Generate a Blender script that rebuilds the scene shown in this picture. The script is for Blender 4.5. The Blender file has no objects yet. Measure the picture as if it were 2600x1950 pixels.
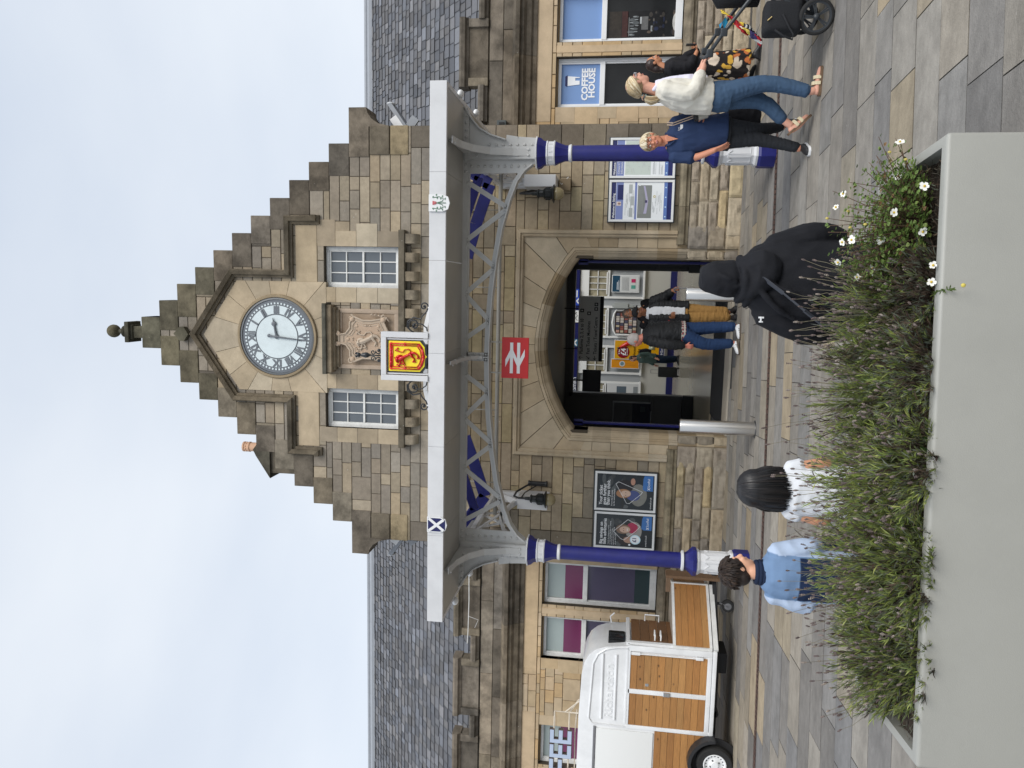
import bpy, bmesh, math, random
import numpy as np
from mathutils import Vector, Matrix, Quaternion, noise
R=math.radians; PI=math.pi
sc=bpy.context.scene
COL=bpy.data.collections.new('Scene'); sc.collection.children.link(COL)

# ---------------------------------------------------------------- camera (photo is a portrait shot stored on its side)
ph,th,ro=R(7.5),R(8.0),R(2.2)
F=Vector((-math.sin(ph)*math.cos(th),math.cos(ph)*math.cos(th),math.sin(th)))
R0=Vector((math.cos(ph),math.sin(ph),0)); U0=R0.cross(F)
iv=R0*math.cos(ro)+U0*math.sin(ro); jv=-U0*math.cos(ro)+R0*math.sin(ro)
cam_d=bpy.data.cameras.new('camera'); cam=bpy.data.objects.new('camera',cam_d); COL.objects.link(cam)
M=Matrix((jv,iv,-F)).transposed().to_4x4(); M.translation=Vector((0.92,-12.0,1.75)); cam.matrix_world=M
cam_d.sensor_width=36; cam_d.sensor_fit='HORIZONTAL'; cam_d.lens=36*1900/2600; cam_d.clip_end=2000; cam_d.clip_start=.05
sc.camera=cam
# ---------------------------------------------------------------- world and sun (bright overcast)
w=bpy.data.worlds.new('World'); sc.world=w; w.use_nodes=True; nt=w.node_tree; nt.nodes.clear()
N=nt.nodes.new; L=nt.links.new
out=N('ShaderNodeOutputWorld'); sky=N('ShaderNodeTexSky'); sky.sky_type='NISHITA'; sky.sun_disc=False
SUN_EL,SUN_AZ=R(40),R(143)
sky.sun_elevation=SUN_EL; sky.sun_rotation=SUN_AZ
b1=N('ShaderNodeBackground'); b1.inputs[1].default_value=.10; L(sky.outputs[0],b1.inputs[0])
tc=N('ShaderNodeTexCoord'); nz=N('ShaderNodeTexNoise'); nz.inputs['Scale'].default_value=1.6; nz.inputs['Detail'].default_value=5; nz.inputs['Roughness'].default_value=.45
mp=N('ShaderNodeMapping'); mp.inputs['Scale'].default_value=(1,1,2.2); L(tc.outputs['Generated'],mp.inputs[0]); L(mp.outputs[0],nz.inputs[0])
cr=N('ShaderNodeValToRGB'); cr.color_ramp.elements[0].position=.34; cr.color_ramp.elements[0].color=(.55,.61,.70,1)
cr.color_ramp.elements[1].position=.66; cr.color_ramp.elements[1].color=(.71,.75,.80,1); L(nz.outputs[0],cr.inputs[0])
b2=N('ShaderNodeBackground'); b2.inputs[1].default_value=.77; L(cr.outputs[0],b2.inputs[0])
mx=N('ShaderNodeMixShader'); mx.inputs[0].default_value=.88; L(b1.outputs[0],mx.inputs[1]); L(b2.outputs[0],mx.inputs[2]); L(mx.outputs[0],out.inputs[0])
sd=bpy.data.lights.new('sun','SUN'); sd.energy=1.5; sd.angle=R(35); sd.color=(1,.965,.91)
so=bpy.data.objects.new('sun',sd); COL.objects.link(so)
dirv=Vector((math.sin(SUN_AZ)*math.cos(SUN_EL),math.cos(SUN_AZ)*math.cos(SUN_EL),math.sin(SUN_EL)))
so.rotation_euler=dirv.to_track_quat('Z','Y').to_euler()
vs=sc.view_settings; vs.view_transform='Standard'; vs.look='None'; vs.gamma=1; vs.exposure=.74; vs.use_curve_mapping=False
sc.render.engine='CYCLES'; sc.cycles.max_bounces=6; sc.cycles.diffuse_bounces=4

# ---------------------------------------------------------------- materials
MT={}
def srgb(r,g,b):
    f=lambda c:(c/255/12.92) if c/255<=.04045 else ((c/255+.055)/1.055)**2.4
    return (f(r),f(g),f(b))
def mat(name,color=(.5,.5,.5),rough=.6,metal=0,attr=False,var=.0,vscale=8,bump=0,bscale=60,spec=.5,stretch=(1,1,1),dark=None,dscale=1.5,trans=0,emit=0,alpha=1,fleck=0,coat=0):
    """procedural principled material; attr=True multiplies the mesh colour attribute; var = value variation by noise; dark=(amount) = large soft stains"""
    if name in MT: return MT[name]
    m=bpy.data.materials.new(name); m.use_nodes=True; t=m.node_tree; t.nodes.clear(); N=t.nodes.new; L=t.links.new
    o=N('ShaderNodeOutputMaterial'); p=N('ShaderNodeBsdfPrincipled'); L(p.outputs[0],o.inputs[0])
    p.inputs['Roughness'].default_value=rough; p.inputs['Metallic'].default_value=metal; p.inputs['Specular IOR Level'].default_value=spec
    p.inputs['Coat Weight'].default_value=coat
    tc=N('ShaderNodeTexCoord'); mp=N('ShaderNodeMapping'); mp.inputs['Scale'].default_value=stretch; L(tc.outputs['Object'],mp.inputs[0])
    if attr:
        a=N('ShaderNodeVertexColor'); a.layer_name='Col'; csock=a.outputs[0]
    else:
        a=N('ShaderNodeRGB'); a.outputs[0].default_value=(*color,1); csock=a.outputs[0]
    def mul(cs,fac,lo,hi):
        mr=N('ShaderNodeMapRange'); mr.inputs['To Min'].default_value=lo; mr.inputs['To Max'].default_value=hi; L(fac,mr.inputs[0])
        mm=N('ShaderNodeVectorMath'); mm.operation='SCALE'; L(cs,mm.inputs[0]); L(mr.outputs[0],mm.inputs['Scale']); return mm.outputs[0]
    def nzn(scale,detail=6,rgh=.6):
        n=N('ShaderNodeTexNoise'); n.inputs['Scale'].default_value=scale; n.inputs['Detail'].default_value=detail; n.inputs['Roughness'].default_value=rgh
        L(mp.outputs[0],n.inputs[0]); return n.outputs[0]
    if var: csock=mul(csock,nzn(vscale),1-var*1.6,1+var*1.6)
    if dark:
        n=nzn(dscale,8,.65); r=N('ShaderNodeMapRange'); r.inputs['From Min'].default_value=.42; r.inputs['From Max'].default_value=.62; L(n,r.inputs[0]); csock=mul(csock,r.outputs[0],1,1-dark)
    if fleck:
        v=N('ShaderNodeTexVoronoi'); v.inputs['Scale'].default_value=9; L(mp.outputs[0],v.inputs[0])
        r=N('ShaderNodeMapRange'); r.inputs['From Min'].default_value=.10; r.inputs['From Max'].default_value=.05; L(v.outputs['Distance'],r.inputs[0])
        n2=nzn(2.3,3); r2=N('ShaderNodeMapRange'); r2.inputs['From Min'].default_value=.55; r2.inputs['From Max'].default_value=.62; L(n2,r2.inputs[0])
        mm=N('ShaderNodeMath'); mm.operation='MULTIPLY'; L(r.outputs[0],mm.inputs[0]); L(r2.outputs[0],mm.inputs[1])
        m3=N('ShaderNodeMath'); m3.operation='MULTIPLY'; L(mm.outputs[0],m3.inputs[0]); m3.inputs[1].default_value=fleck
        mixc=N('ShaderNodeMix'); mixc.data_type='RGBA'; L(m3.outputs[0],mixc.inputs[0]); L(csock,mixc.inputs[6]); mixc.inputs[7].default_value=(.62,.6,.55,1); csock=mixc.outputs[2]
    L(csock,p.inputs['Base Color'])
    if bump:
        bn=N('ShaderNodeBump'); bn.inputs['Strength'].default_value=bump; bn.inputs['Distance'].default_value=.02; L(nzn(bscale,4),bn.inputs['Height']); L(bn.outputs[0],p.inputs['Normal'])
    if emit:
        L(csock,p.inputs['Emission Color']); p.inputs['Emission Strength'].default_value=emit
    if trans: p.inputs['Transmission Weight'].default_value=trans
    if alpha<1: p.inputs['Alpha'].default_value=alpha
    MT[name]=m; return m
stone=mat('sandstone_ashlar',rough=.92,attr=True,var=.20,vscale=14,bump=.35,bscale=55,spec=.2,dark=.22,dscale=1.1,fleck=.5)
stone_s=mat('sandstone_smooth',rough=.9,attr=True,var=.12,vscale=7,bump=.15,bscale=40,spec=.2,dark=.2,dscale=1.6)
stone_w=mat('sandstone_weathered',rough=.95,attr=True,var=.25,vscale=9,bump=.4,bscale=40,spec=.2,dark=.5,dscale=2.2,fleck=.35)
stone_r=mat('sandstone_rockface',rough=.95,attr=True,var=.22,vscale=11,bump=.6,bscale=26,spec=.2,dark=.22,dscale=2.6)
slate=mat('roof_slate',rough=.55,attr=True,var=.14,vscale=20,bump=.25,bscale=50,spec=.4)
flag=mat('paving_stone',rough=.8,attr=True,var=.20,vscale=9,bump=.35,bscale=45,spec=.3,dark=.22,dscale=2.4,stretch=(1,1.6,1),fleck=.35)
earth=mat('earth_soil',(.055,.04,.03),rough=1,var=.4,vscale=60,bump=1,bscale=90)
asph=mat('asphalt_ground',(.11,.11,.11),rough=.95,var=.2,vscale=40,bump=.3)
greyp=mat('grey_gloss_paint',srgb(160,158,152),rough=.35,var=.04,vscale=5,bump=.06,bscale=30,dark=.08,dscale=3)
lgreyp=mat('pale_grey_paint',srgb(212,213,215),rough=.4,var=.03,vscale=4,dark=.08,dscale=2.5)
whitep=mat('white_paint',(.78,.79,.80),rough=.4,var=.03,vscale=5,bump=.04)
whiteold=mat('old_white_paint',(.72,.72,.70),rough=.6,var=.08,vscale=12,bump=.2,dark=.12,dscale=8)
ironp=mat('pale_iron_paint',srgb(192,192,190),rough=.35,var=.04,vscale=5,bump=.05,bscale=30,dark=.08,dscale=3)
bluep=mat('royal_blue_paint',srgb(28,32,108),rough=.42,var=.14,vscale=9,dark=.2,dscale=5,bump=.08)
navy=mat('navy_enamel',srgb(22,26,84),rough=.35)
blackp=mat('black_paint',(.02,.022,.025),rough=.35,var=.1)
blackm=mat('matt_black',(.012,.012,.013),rough=.7)
dgrey=mat('dark_grey_panel',(.085,.085,.086),rough=.5,var=.05)
glassd=mat('dark_window_glass',(.016,.017,.018),rough=.06,spec=.3,var=.4,vscale=2.5)
glassb=mat('blinded_pane',(.11,.125,.14),rough=.12,spec=.7,var=.05)
steel=mat('brushed_steel',(.62,.60,.57),rough=.28,metal=1,var=.06,vscale=40,stretch=(1,1,.05))
lead=mat('lead_sheet',(.30,.32,.35),rough=.6,var=.1)
def brass(): return mat('brass',(.6,.45,.2),.3,1)

# ---------------------------------------------------------------- mesh builder
class MB:
    def __init__(s): s.v=[]; s.f=[]; s.c=[]; s.mi=[]; s.col=(.5,.5,.5); s.m=0
    def face(s,idx,col=None,m=None): s.f.append(idx); s.c.append(col or s.col); s.mi.append(s.m if m is None else m)
    def poly(s,pts,col=None,m=None):
        n=len(s.v); s.v+= [tuple(p) for p in pts]; s.face(list(range(n,n+len(pts))),col,m)
    def box(s,x0,x1,y0,y1,z0,z1,col=None,m=None,bev=0):
        if bev:
            b=min(bev,(x1-x0)*.4,(y1-y0)*.4,(z1-z0)*.4)
            bm=bmesh.new(); bmesh.ops.create_cube(bm,size=1)
            for q in bm.verts: q.co=Vector((x0+(q.co.x+.5)*(x1-x0),y0+(q.co.y+.5)*(y1-y0),z0+(q.co.z+.5)*(z1-z0)))
            bmesh.ops.bevel(bm,geom=bm.edges[:],offset=b,segments=2,profile=.7,affect='EDGES'); s.bm(bm,col,m); return
        n=len(s.v)
        s.v+=[(x0,y0,z0),(x1,y0,z0),(x1,y1,z0),(x0,y1,z0),(x0,y0,z1),(x1,y0,z1),(x1,y1,z1),(x0,y1,z1)]
        for q in ((0,3,2,1),(4,5,6,7),(0,1,5,4),(1,2,6,5),(2,3,7,6),(3,0,4,7)): s.face([n+i for i in q],col,m)
    def bm(s,bm,col=None,m=None,mtx=None):
        n=len(s.v)
        bm.verts.ensure_lookup_table(); bm.verts.index_update()
        for q in bm.verts: s.v.append(tuple(mtx@q.co if mtx else q.co))
        for fc in bm.faces: s.face([n+q.index for q in fc.verts],col,m)
        bm.free()
    def prism(s,pts,y0,y1,col=None,m=None):
        """xz outline (counter-clockwise seen from -y) extruded in y"""
        n=len(s.v); k=len(pts)
        s.v+=[(p[0],y0,p[1]) for p in pts]+[(p[0],y1,p[1]) for p in pts]
        s.face(list(range(n,n+k)),col,m); s.face(list(range(n+2*k-1,n+k-1,-1)),col,m)
        for i in range(k): j=(i+1)%k; s.face([n+j,n+i,n+k+i,n+k+j],col,m)
    def obox(s,a,b,w,h,col=None,m=None,up=(0,0,1)):
        """square bar from a to b"""
        a=Vector(a);b=Vector(b);d=(b-a).normalized();u=Vector(up)
        if abs(d.dot(u))>.97: u=Vector((0,1,0))
        x=d.cross(u).normalized()*w/2; z=x.cross(d).normalized()*h/2
        n=len(s.v)
        for q in (a,b):
            for sx,sz in ((-1,-1),(1,-1),(1,1),(-1,1)): s.v.append(tuple(q+x*sx+z*sz))
        for q in ((0,3,2,1),(4,5,6,7),(0,1,5,4),(1,2,6,5),(2,3,7,6),(3,0,4,7)): s.face([n+i for i in q],col,m)
    def tube(s,pts,r,n=10,col=None,m=None,cap=True,flat=1):
        pts=[Vector(p) for p in pts]; rs=r if isinstance(r,(list,tuple)) else [r]*len(pts)
        base=len(s.v); t0=(pts[1]-pts[0]).normalized(); u=Vector((0,0,1)) if abs(t0.z)<.9 else Vector((1,0,0))
        x=t0.cross(u).normalized()
        for i,p in enumerate(pts):
            t=((pts[min(i+1,len(pts)-1)]-pts[max(i-1,0)])).normalized()
            x=(x-t*x.dot(t)).normalized(); y=t.cross(x)
            for k in range(n):
                a=2*PI*k/n; s.v.append(tuple(p+(x*math.cos(a)+y*math.sin(a)*flat)*rs[i]))
        for i in range(len(pts)-1):
            for k in range(n):
                k2=(k+1)%n; s.face([base+i*n+k,base+i*n+k2,base+(i+1)*n+k2,base+(i+1)*n+k],col,m)
        if cap:
            s.face([base+k for k in range(n)][::-1],col,m); s.face([base+(len(pts)-1)*n+k for k in range(n)],col,m)
    def lathe(s,prof,c=(0,0),n=24,col=None,m=None,axis='z',cz=0,cap=True):
        """prof list of (r,z)"""
        base=len(s.v)
        for r,z in prof:
            for k in range(n):
                a=2*PI*(k+.5)/n; X,Y=r*math.cos(a),r*math.sin(a)
                s.v.append((c[0]+X,c[1]+Y,z+cz) if axis=='z' else ((c[0]+X,z+cz,c[1]+Y) if axis=='y' else (z+cz,c[0]+X,c[1]+Y)))
        fl=(axis=='y')
        for i in range(len(prof)-1):
            for k in range(n):
                k2=(k+1)%n; q=[base+i*n+k,base+i*n+k2,base+(i+1)*n+k2,base+(i+1)*n+k]; s.face(q[::-1] if fl else q,col,m)
        if not cap: return
        a=[base+k for k in range(n)][::-1]; b=[base+(len(prof)-1)*n+k for k in range(n)]
        s.face(a[::-1] if fl else a,col,m); s.face(b[::-1] if fl else b,col,m)
    def sphere(s,c,r,col=None,m=None,seg=12,rings=8,sc3=(1,1,1)):
        bm=bmesh.new(); bmesh.ops.create_uvsphere(bm,u_segments=seg,v_segments=rings,radius=r)
        s.bm(bm,col,m,Matrix.Translation(c)@Matrix.Diagonal((*sc3,1)))
    def build(s,name,mats,parent=None,smooth=False,local=False,angle=None):
        me=bpy.data.meshes.new(name)
        off=Vector((0,0,0)) if (parent is None or local) else WL(parent)
        vv=np.array(s.v,dtype=np.float64)-np.array(off)
        me.from_pydata(vv.tolist(),[],s.f)
        mats=mats if isinstance(mats,(list,tuple)) else [mats]
        for q in mats: me.materials.append(q)
        if len(mats)>1: me.polygons.foreach_set('material_index',s.mi)
        ca=me.color_attributes.new('Col','FLOAT_COLOR','CORNER')
        cnt=np.array([len(f) for f in s.f]); cc=np.array(s.c,dtype=np.float32)
        cc=np.concatenate([cc,np.ones((len(cc),1),np.float32)],1)
        ca.data.foreach_set('color',np.repeat(cc,cnt,axis=0).ravel())
        if smooth: me.polygons.foreach_set('use_smooth',[True]*len(s.f))
        if angle:
            me.polygons.foreach_set('use_smooth',[True]*len(s.f)); me.set_sharp_from_angle(angle=R(angle))
        me.update()
        o=bpy.data.objects.new(name,me); COL.objects.link(o)
        if parent is not None: o.parent=parent
        return o
def WL(o):
    v=Vector(o.location)
    while o.parent: o=o.parent; v+=Vector(o.location)
    return v
def thing(name,label,cat,loc=(0,0,0),group=None,rz=0):
    o=bpy.data.objects.new(name,None); o.empty_display_size=.1; COL.objects.link(o); o.location=loc; o.rotation_euler=(0,0,rz)
    tag(o,label,cat,group); return o
def tag(o,label=None,cat=None,group=None,kind=None):
    if label: o['label']=label
    if cat: o['category']=cat
    if group: o['group']=group
    if kind: o['kind']=kind
    return o
def copy_tree(o,parent=None):
    c=o.copy(); COL.objects.link(c)
    if parent: c.parent=parent
    for ch in list(o.children): copy_tree(ch,c)
    return c
def text(s,name,m,parent,loc,size,ax='l',ext=.002,bold=0,rz=0,font_sx=1,rot=None,track=1):
    """lettering standing in the xz plane, read from -y; loc = baseline start/centre in world"""
    cu=bpy.data.curves.new(name,'FONT'); cu.body=s; cu.size=size; cu.extrude=ext; cu.offset=bold; cu.resolution_u=2; cu.space_character=track
    cu.align_x={'l':'LEFT','c':'CENTER','r':'RIGHT'}[ax]
    to=bpy.data.objects.new(name,cu); COL.objects.link(to); bpy.context.view_layer.update()
    me=bpy.data.meshes.new_from_object(to.evaluated_get(bpy.context.evaluated_depsgraph_get()))
    bpy.data.objects.remove(to)
    Mx=Matrix.Translation(Vector(loc)-(WL(parent) if parent else Vector()))@(rot or Matrix.Identity(4))@Matrix.Rotation(R(90),4,'X')@Matrix.Diagonal((font_sx,1,1,1))
    me.transform(Mx); me.materials.clear(); me.materials.append(m)
    o=bpy.data.objects.new(name,me); COL.objects.link(o)
    if parent: o.parent=parent
    return o
def vary(c,rng,a=.12,hue=.03):
    k=1+rng.uniform(-a,a); h=rng.uniform(-hue,hue)
    return (max(0,c[0]*k*(1+h)),max(0,c[1]*k),max(0,c[2]*k*(1-h*1.5)))
def pick(pal,rng,a=.07): return vary(pal[int(rng.random()*len(pal))%len(pal)],rng,a)
# ================================================================ STATION BUILDING
TAN=[(0.395,0.324,0.231),(0.357,0.294,0.214),(0.319,0.269,0.197),(0.384,0.304,0.212),(0.291,0.249,0.190),(0.414,0.338,0.238)]
MIDT=[(0.311,0.269,0.215),(0.268,0.234,0.188),(0.244,0.213,0.175),(0.330,0.279,0.216),(0.286,0.244,0.194)]
DARK=[(.21,.178,.14),(.175,.15,.12),(.235,.20,.15),(.15,.13,.105)]
SMOOTH=[(0.482,0.398,0.285),(0.453,0.373,0.264),(0.502,0.418,0.300)]
WING=[(.54,.415,.27),(.50,.385,.245),(.56,.43,.285),(.53,.375,.21),(.48,.37,.24)]
PLIN=[(0.387,0.328,0.244),(0.320,0.274,0.211),(0.425,0.353,0.252),(0.282,0.244,0.198),(0.441,0.357,0.222),(0.348,0.289,0.222)]
MORT=(.085,.07,.052)
def block(mb,x0,x1,z0,z1,y,col,j=.004,b=.007,rock=0,rng=random,m=None):
    x0+=j/2;x1-=j/2;z0+=j/2;z1-=j/2
    if x1-x0<.012: return
    yf=y-rng.uniform(0,.004); yb=y+.013
    if rock:
        nx=max(4,int((x1-x0)/.035)); nzz=max(4,int((z1-z0)/.028)); n=len(mb.v); sd=rng.uniform(0,100)
        for i in range(nzz+1):
            for k in range(nx+1):
                X=x0+(x1-x0)*k/nx; Z=z0+(z1-z0)*i/nzz; e=(i in(0,nzz) or k in (0,nx))
                uu,vv=k/nx,i/nzz; d=0 if e else rock*((math.sin(PI*uu)*math.sin(PI*vv))**.28*(.55+.75*noise.noise((X*9+sd,Z*14,sd)))+.12*noise.noise((X*31,Z*31,sd)))
                mb.v.append((X,yb if e else y-d,Z))
        for i in range(nzz):
            for k in range(nx):
                a=n+i*(nx+1)+k; mb.face([a,a+1,a+nx+2,a+nx+1],col,m)
        return
    n=len(mb.v)
    mb.v+=[(x0+b,yf,z0+b),(x1-b,yf,z0+b),(x1-b,yf,z1-b),(x0+b,yf,z1-b),(x0,yb,z0),(x1,yb,z0),(x1,yb,z1),(x0,yb,z1)]
    for q in ((0,1,2,3),(4,5,1,0),(5,6,2,1),(6,7,3,2),(7,4,0,3)): mb.face([n+i for i in q],col,m)
def cut(a,b,z0,z1,holes):
    zm=(z0+z1)/2; iv=[(a,b)]
    for hx0,hx1,hz0,hz1 in holes:
        if hz0<zm<hz1:
            nv=[]
            for p,q in iv:
                if hx1<=p or hx0>=q: nv.append((p,q)); continue
                if hx0>p: nv.append((p,hx0))
                if hx1<q: nv.append((hx1,q))
            iv=nv
    return iv
def row(mb,a,b,z0,z1,y,rng,pal,wmin,wmax,rock=0):
    x=a
    while x<b-.001:
        wd=rng.uniform(wmin,wmax)
        if b-x-wd<wmin*.7: wd=b-x
        block(mb,x,x+wd,z0,z1,y,pick(pal,rng),rock=rock,rng=rng); x+=wd
def ashlar(mb,x0,x1,zs,y,holes,rng,palf,depth=.4,wmin=.25,wmax=.68,snk=.22,rock=0,trim=None,ends=None):
    """zs: list of (z0,zmid or None,z1)"""
    for z0,zm,z1 in zs:
        a0,b0=(x0,x1) if trim is None else trim((z0+z1)/2)
        hs=set([z0,z1]+[h for q in holes for h in q[2:] if z0<h<z1]); hs=sorted(hs)
        for za,zb in zip(hs,hs[1:]):
            for a,b in cut(a0,b0,za,zb,holes):
                mb.box(a,b,y+.010,y+depth,za,zb,MORT)
                pal=palf((za+zb)/2)
                aa,bb=a,b
                if ends and len(hs)==2:
                    ew=ends((za+zb)/2)
                    if a==a0: block(mb,a,a+ew,za,zb,y,pick(DARK,rng),rng=rng); aa=a+ew
                    if b==b0: block(mb,b-ew,b,za,zb,y,pick(DARK,rng),rng=rng); bb=b-ew
                if zm is None or len(hs)>2: row(mb,aa,bb,za,zb,y,rng,pal,wmin,wmax,rock); continue
                x=aa
                while x<bb-.001:
                    if rng.random()<snk: wd=rng.uniform(.22,.42); full=True
                    else: wd=rng.uniform(.6,1.5); full=False
                    if bb-x-wd<.25: wd=bb-x
                    if full: block(mb,x,x+wd,za,zb,y,pick(pal,rng),rock=rock,rng=rng)
                    else:
                        row(mb,x,x+wd,za,zm,y,rng,pal,wmin,wmax,rock); row(mb,x,x+wd,zm,zb,y,rng,pal,wmin,wmax,rock)
                    x+=wd
def offpath(path,d):
    out=[]; n=len(path)
    for i in range(n):
        p=Vector(path[i]); ns=[]
        if i>0: t=(p-Vector(path[i-1])).normalized(); ns.append(Vector((-t.y,t.x)))
        if i<n-1: t=(Vector(path[i+1])-p).normalized(); ns.append(Vector((-t.y,t.x)))
        if len(ns)==2:
            m=(ns[0]+ns[1]).normalized(); k=1/max(.35,m.dot(ns[0]))
        else: m=ns[0]; k=1
        out.append(tuple(p+m*d*k))
    return out
def sweep(mb,path,prof,colf,seg=None):
    """prof: list (offset to the left of travel, y)"""
    cols=[offpath(path,o) for o,_ in prof]
    for i in range(len(path)-1):
        c=colf(i)
        for k in range(len(prof)-1):
            a,b=cols[k][i],cols[k][i+1]; d,e=cols[k+1][i],cols[k+1][i+1]
            mb.poly([(a[0],prof[k][1],a[1]),(b[0],prof[k][1],b[1]),(e[0],prof[k+1][1],e[1]),(d[0],prof[k+1][1],d[1])][::-1],c)
    for i in (0,len(path)-1):
        mb.poly([(cols[k][i][0],prof[k][1],cols[k][i][1]) for k in range(len(prof))],colf(0))
def rayhit(c,ang,pts,closed=True):
    dx,dz=math.cos(ang),math.sin(ang); best=None
    n=len(pts)
    for i in range(n if closed else n-1):
        x1,z1=pts[i];x2,z2=pts[(i+1)%n]; ex,ez=x2-x1,z2-z1; den=dx*ez-dz*ex
        if abs(den)<1e-9: continue
        t=((x1-c[0])*ez-(z1-c[1])*ex)/den; u=((x1-c[0])*dz-(z1-c[1])*dx)/den
        if t>0 and -1e-6<=u<=1+1e-6 and (best is None or t<best): best=t
    return None if best is None else (c[0]+dx*best,c[1]+dz*best)
def sectors(mb,c,angs,inner,outer,y0,y1,pal,rng,gap=.004,iclosed=True):
    ca=[math.atan2(p[1]-c[1],p[0]-c[0])%(2*PI) for p in outer]
    for a,b in zip(angs,angs[1:]):
        g=gap/1.0; A,B=a+g,b-g
        ss=[A+(B-A)*i/6 for i in range(7)]
        for q in ca:
            for k in (q,q+2*PI,q-2*PI):
                if A<k<B: ss.append(k)
        ss.sort(); ins=[rayhit(c,s,inner,iclosed) for s in ss]; outs=[rayhit(c,s,outer) for s in ss]
        if any(p is None for p in ins+outs): continue
        mb.prism((ins+outs[::-1])[::-1],y0,y1,pick(pal,rng,.07))
rng=random.Random(7)
BL=thing('station_building','sandstone railway station with crow-stepped clock gable and slate-roofed wings','station',(0,0,0))
# --- gable wall
STEP=.344
def halfw(z):
    k=math.floor((9.975-z)/STEP); return min(.27+.289*k,3.43)
zs=[]; z=9.975
while z-STEP>.90: zs.append((round(z-STEP,4),round(z-STEP/2,4),round(z,4))); z-=STEP
zs.append((.90,None,round(z,4)))
WIN=[(.85,1.52,5.33,6.64),(-1.52,-.85,5.33,6.64)]
arch_hole=(-1.71,1.71,-1,3.30)
LOW=[(.44,.365,.25),(.41,.335,.235),(.46,.375,.26),(.42,.35,.22),(.38,.315,.225)]
def palg(z): return (MIDT+TAN[:3]) if z>4.9 else LOW+LOW+TAN
g=MB()
def endw(z): return .50 if z>6.2 else .36
ashlar(g,-3.43,3.43,zs,0,WIN+[arch_hole],rng,palg,trim=lambda z:(-halfw(z),halfw(z)),ends=lambda z:endw(z) if z>5.2 else .34,depth=.42)
g.build('wall',stone,BL)
for k in range(0,11):
    wd=.27+.289*k; zt=9.975-STEP*k
    if k==0: g=MB(); g.box(-.27,.27,-.012,.44,zt-STEP,zt+.004,(.15,.14,.10),bev=.012); g.build('crow_step',stone_w,BL); continue
    for s in (-1,1):
        g=MB(); a,b=sorted((s*(wd-.46-.05*(k%3)),s*(wd+.004))); c=pick(DARK,rng,.14)
        if k<4: c=(c[0]*.85,c[1]*.88,c[2]*.78)
        g.box(a,b,-.012,.44,zt-STEP+.003,zt+.003,c,bev=.014); g.build('crow_step',stone_w,BL)

# skewputts
for s in (-1,1):
    g=MB()
    pts=[(3.42,6.19),(2.9,6.19),(2.9,5.86),(3.42,5.5),(3.44,5.56),(3.50,5.78),(3.60,5.87),(3.72,5.90),(3.72,6.19)]
    pts=[(s*x,zv) for x,zv in pts]
    pts=[(s*3.72,6.19),(s*2.95,6.19),(s*2.95,5.86),(s*3.42,5.86),(s*3.43,5.52),(s*3.47,5.70),(s*3.55,5.82),(s*3.64,5.88),(s*3.72,5.90)]
    if s>0: pts=pts[::-1] if False else pts
    g.prism(pts if s>0 else pts[::-1],-.016,.46,pick(DARK,rng))
    g.box(*sorted((s*2.98,s*3.435)),-.02,.3,5.20,5.50,(.30,.24,.15),bev=.02)
    g.box(*sorted((s*2.98,s*3.43)),-.03,.3,5.515,5.84,(.16,.135,.10),bev=.02)
    g.build('skewputt',stone_w,BL)

# --- smooth panels round windows, lintels, clock
g=MB()
for s in (-1,1):
    for a,b in ((.60,.85),(1.52,1.77)):
        zz=5.32
        for h in (.40,.36,.36,.32):
            ww=0 if b<1 else rng.choice((0,.12,.0,.18)); a2,b2=(a,b+ww)
            x0,x1=sorted((s*a2,s*b2)); g.box(x0,x1,-.008,.1,zz+.003,min(zz+h,6.757)-.003,pick(SMOOTH+TAN[:2],rng),bev=.006); zz+=h
    g.box(*sorted((s*.93,s*1.86)),-.010,.1,6.762,7.13,pick(SMOOTH,rng),bev=.006)
    # chamfered lintel soffit
    x0,x1=sorted((s*.80,s*1.57))
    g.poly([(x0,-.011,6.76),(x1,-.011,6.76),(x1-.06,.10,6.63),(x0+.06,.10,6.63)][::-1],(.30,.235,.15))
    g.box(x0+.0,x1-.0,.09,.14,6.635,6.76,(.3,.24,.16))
outer=[(-.93,6.61),(.93,6.61),(.93,8.19),(0,8.82),(-.93,8.19)]
circ=[(.675*math.cos(2*PI*i/72),7.48+.675*math.sin(2*PI*i/72)) for i in range(72)]
sectors(g,(0,7.48),[R(a) for a in (-90,-66,-42,-14,8,31,52,75,105,128,149,172,194,222,246,270)],circ,outer,-.014,.08,SMOOTH,rng)
g.build('dressed_stone',stone_s,BL)
# clock
ck=thing('clock','',None,(0,-.03,7.48)); ck.parent=BL
for k in ('label','category'):
    if k in ck: del ck[k]
ck['label']='round station clock with Roman numerals and white centre disc'
CL=(0,-.03,7.48)
g=MB(); g.lathe([(.70,.03),(.715,-.005),(.70,-.03),(.665,-.03),(.655,.02)],(0,7.48),n=96,axis='y',cz=-.02,col=(.33,.26,.17)); g.build('stone_ring',stone_s,ck,angle=40)
g=MB(); g.lathe([(.655,.01),(.655,-.015),(.625,-.02),(.62,.005),(.62,.008)],(0,7.48),n=96,axis='y',cz=-.02,col=(.2,.2,.2)); g.build('bezel',mat('clock_bezel',(.13,.14,.15),.4),ck,angle=40)
dark=mat('clock_dark',(.135,.15,.17),.45); lite=mat('clock_opal',(.66,.74,.76),.35,var=.03,dark=.08,dscale=3)
g=MB(); g.lathe([(.62,.0),(.62,-.004)],(0,7.48),n=96,axis='y',cz=-.022); g.build('chapter_ring',dark,ck)
g=MB(); g.lathe([(.365,.0),(.365,-.004)],(0,7.48),n=72,axis='y',cz=-.030)
def cpt(r,a,y=-.032): return (r*math.sin(a),y,7.48+r*math.cos(a))
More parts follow.
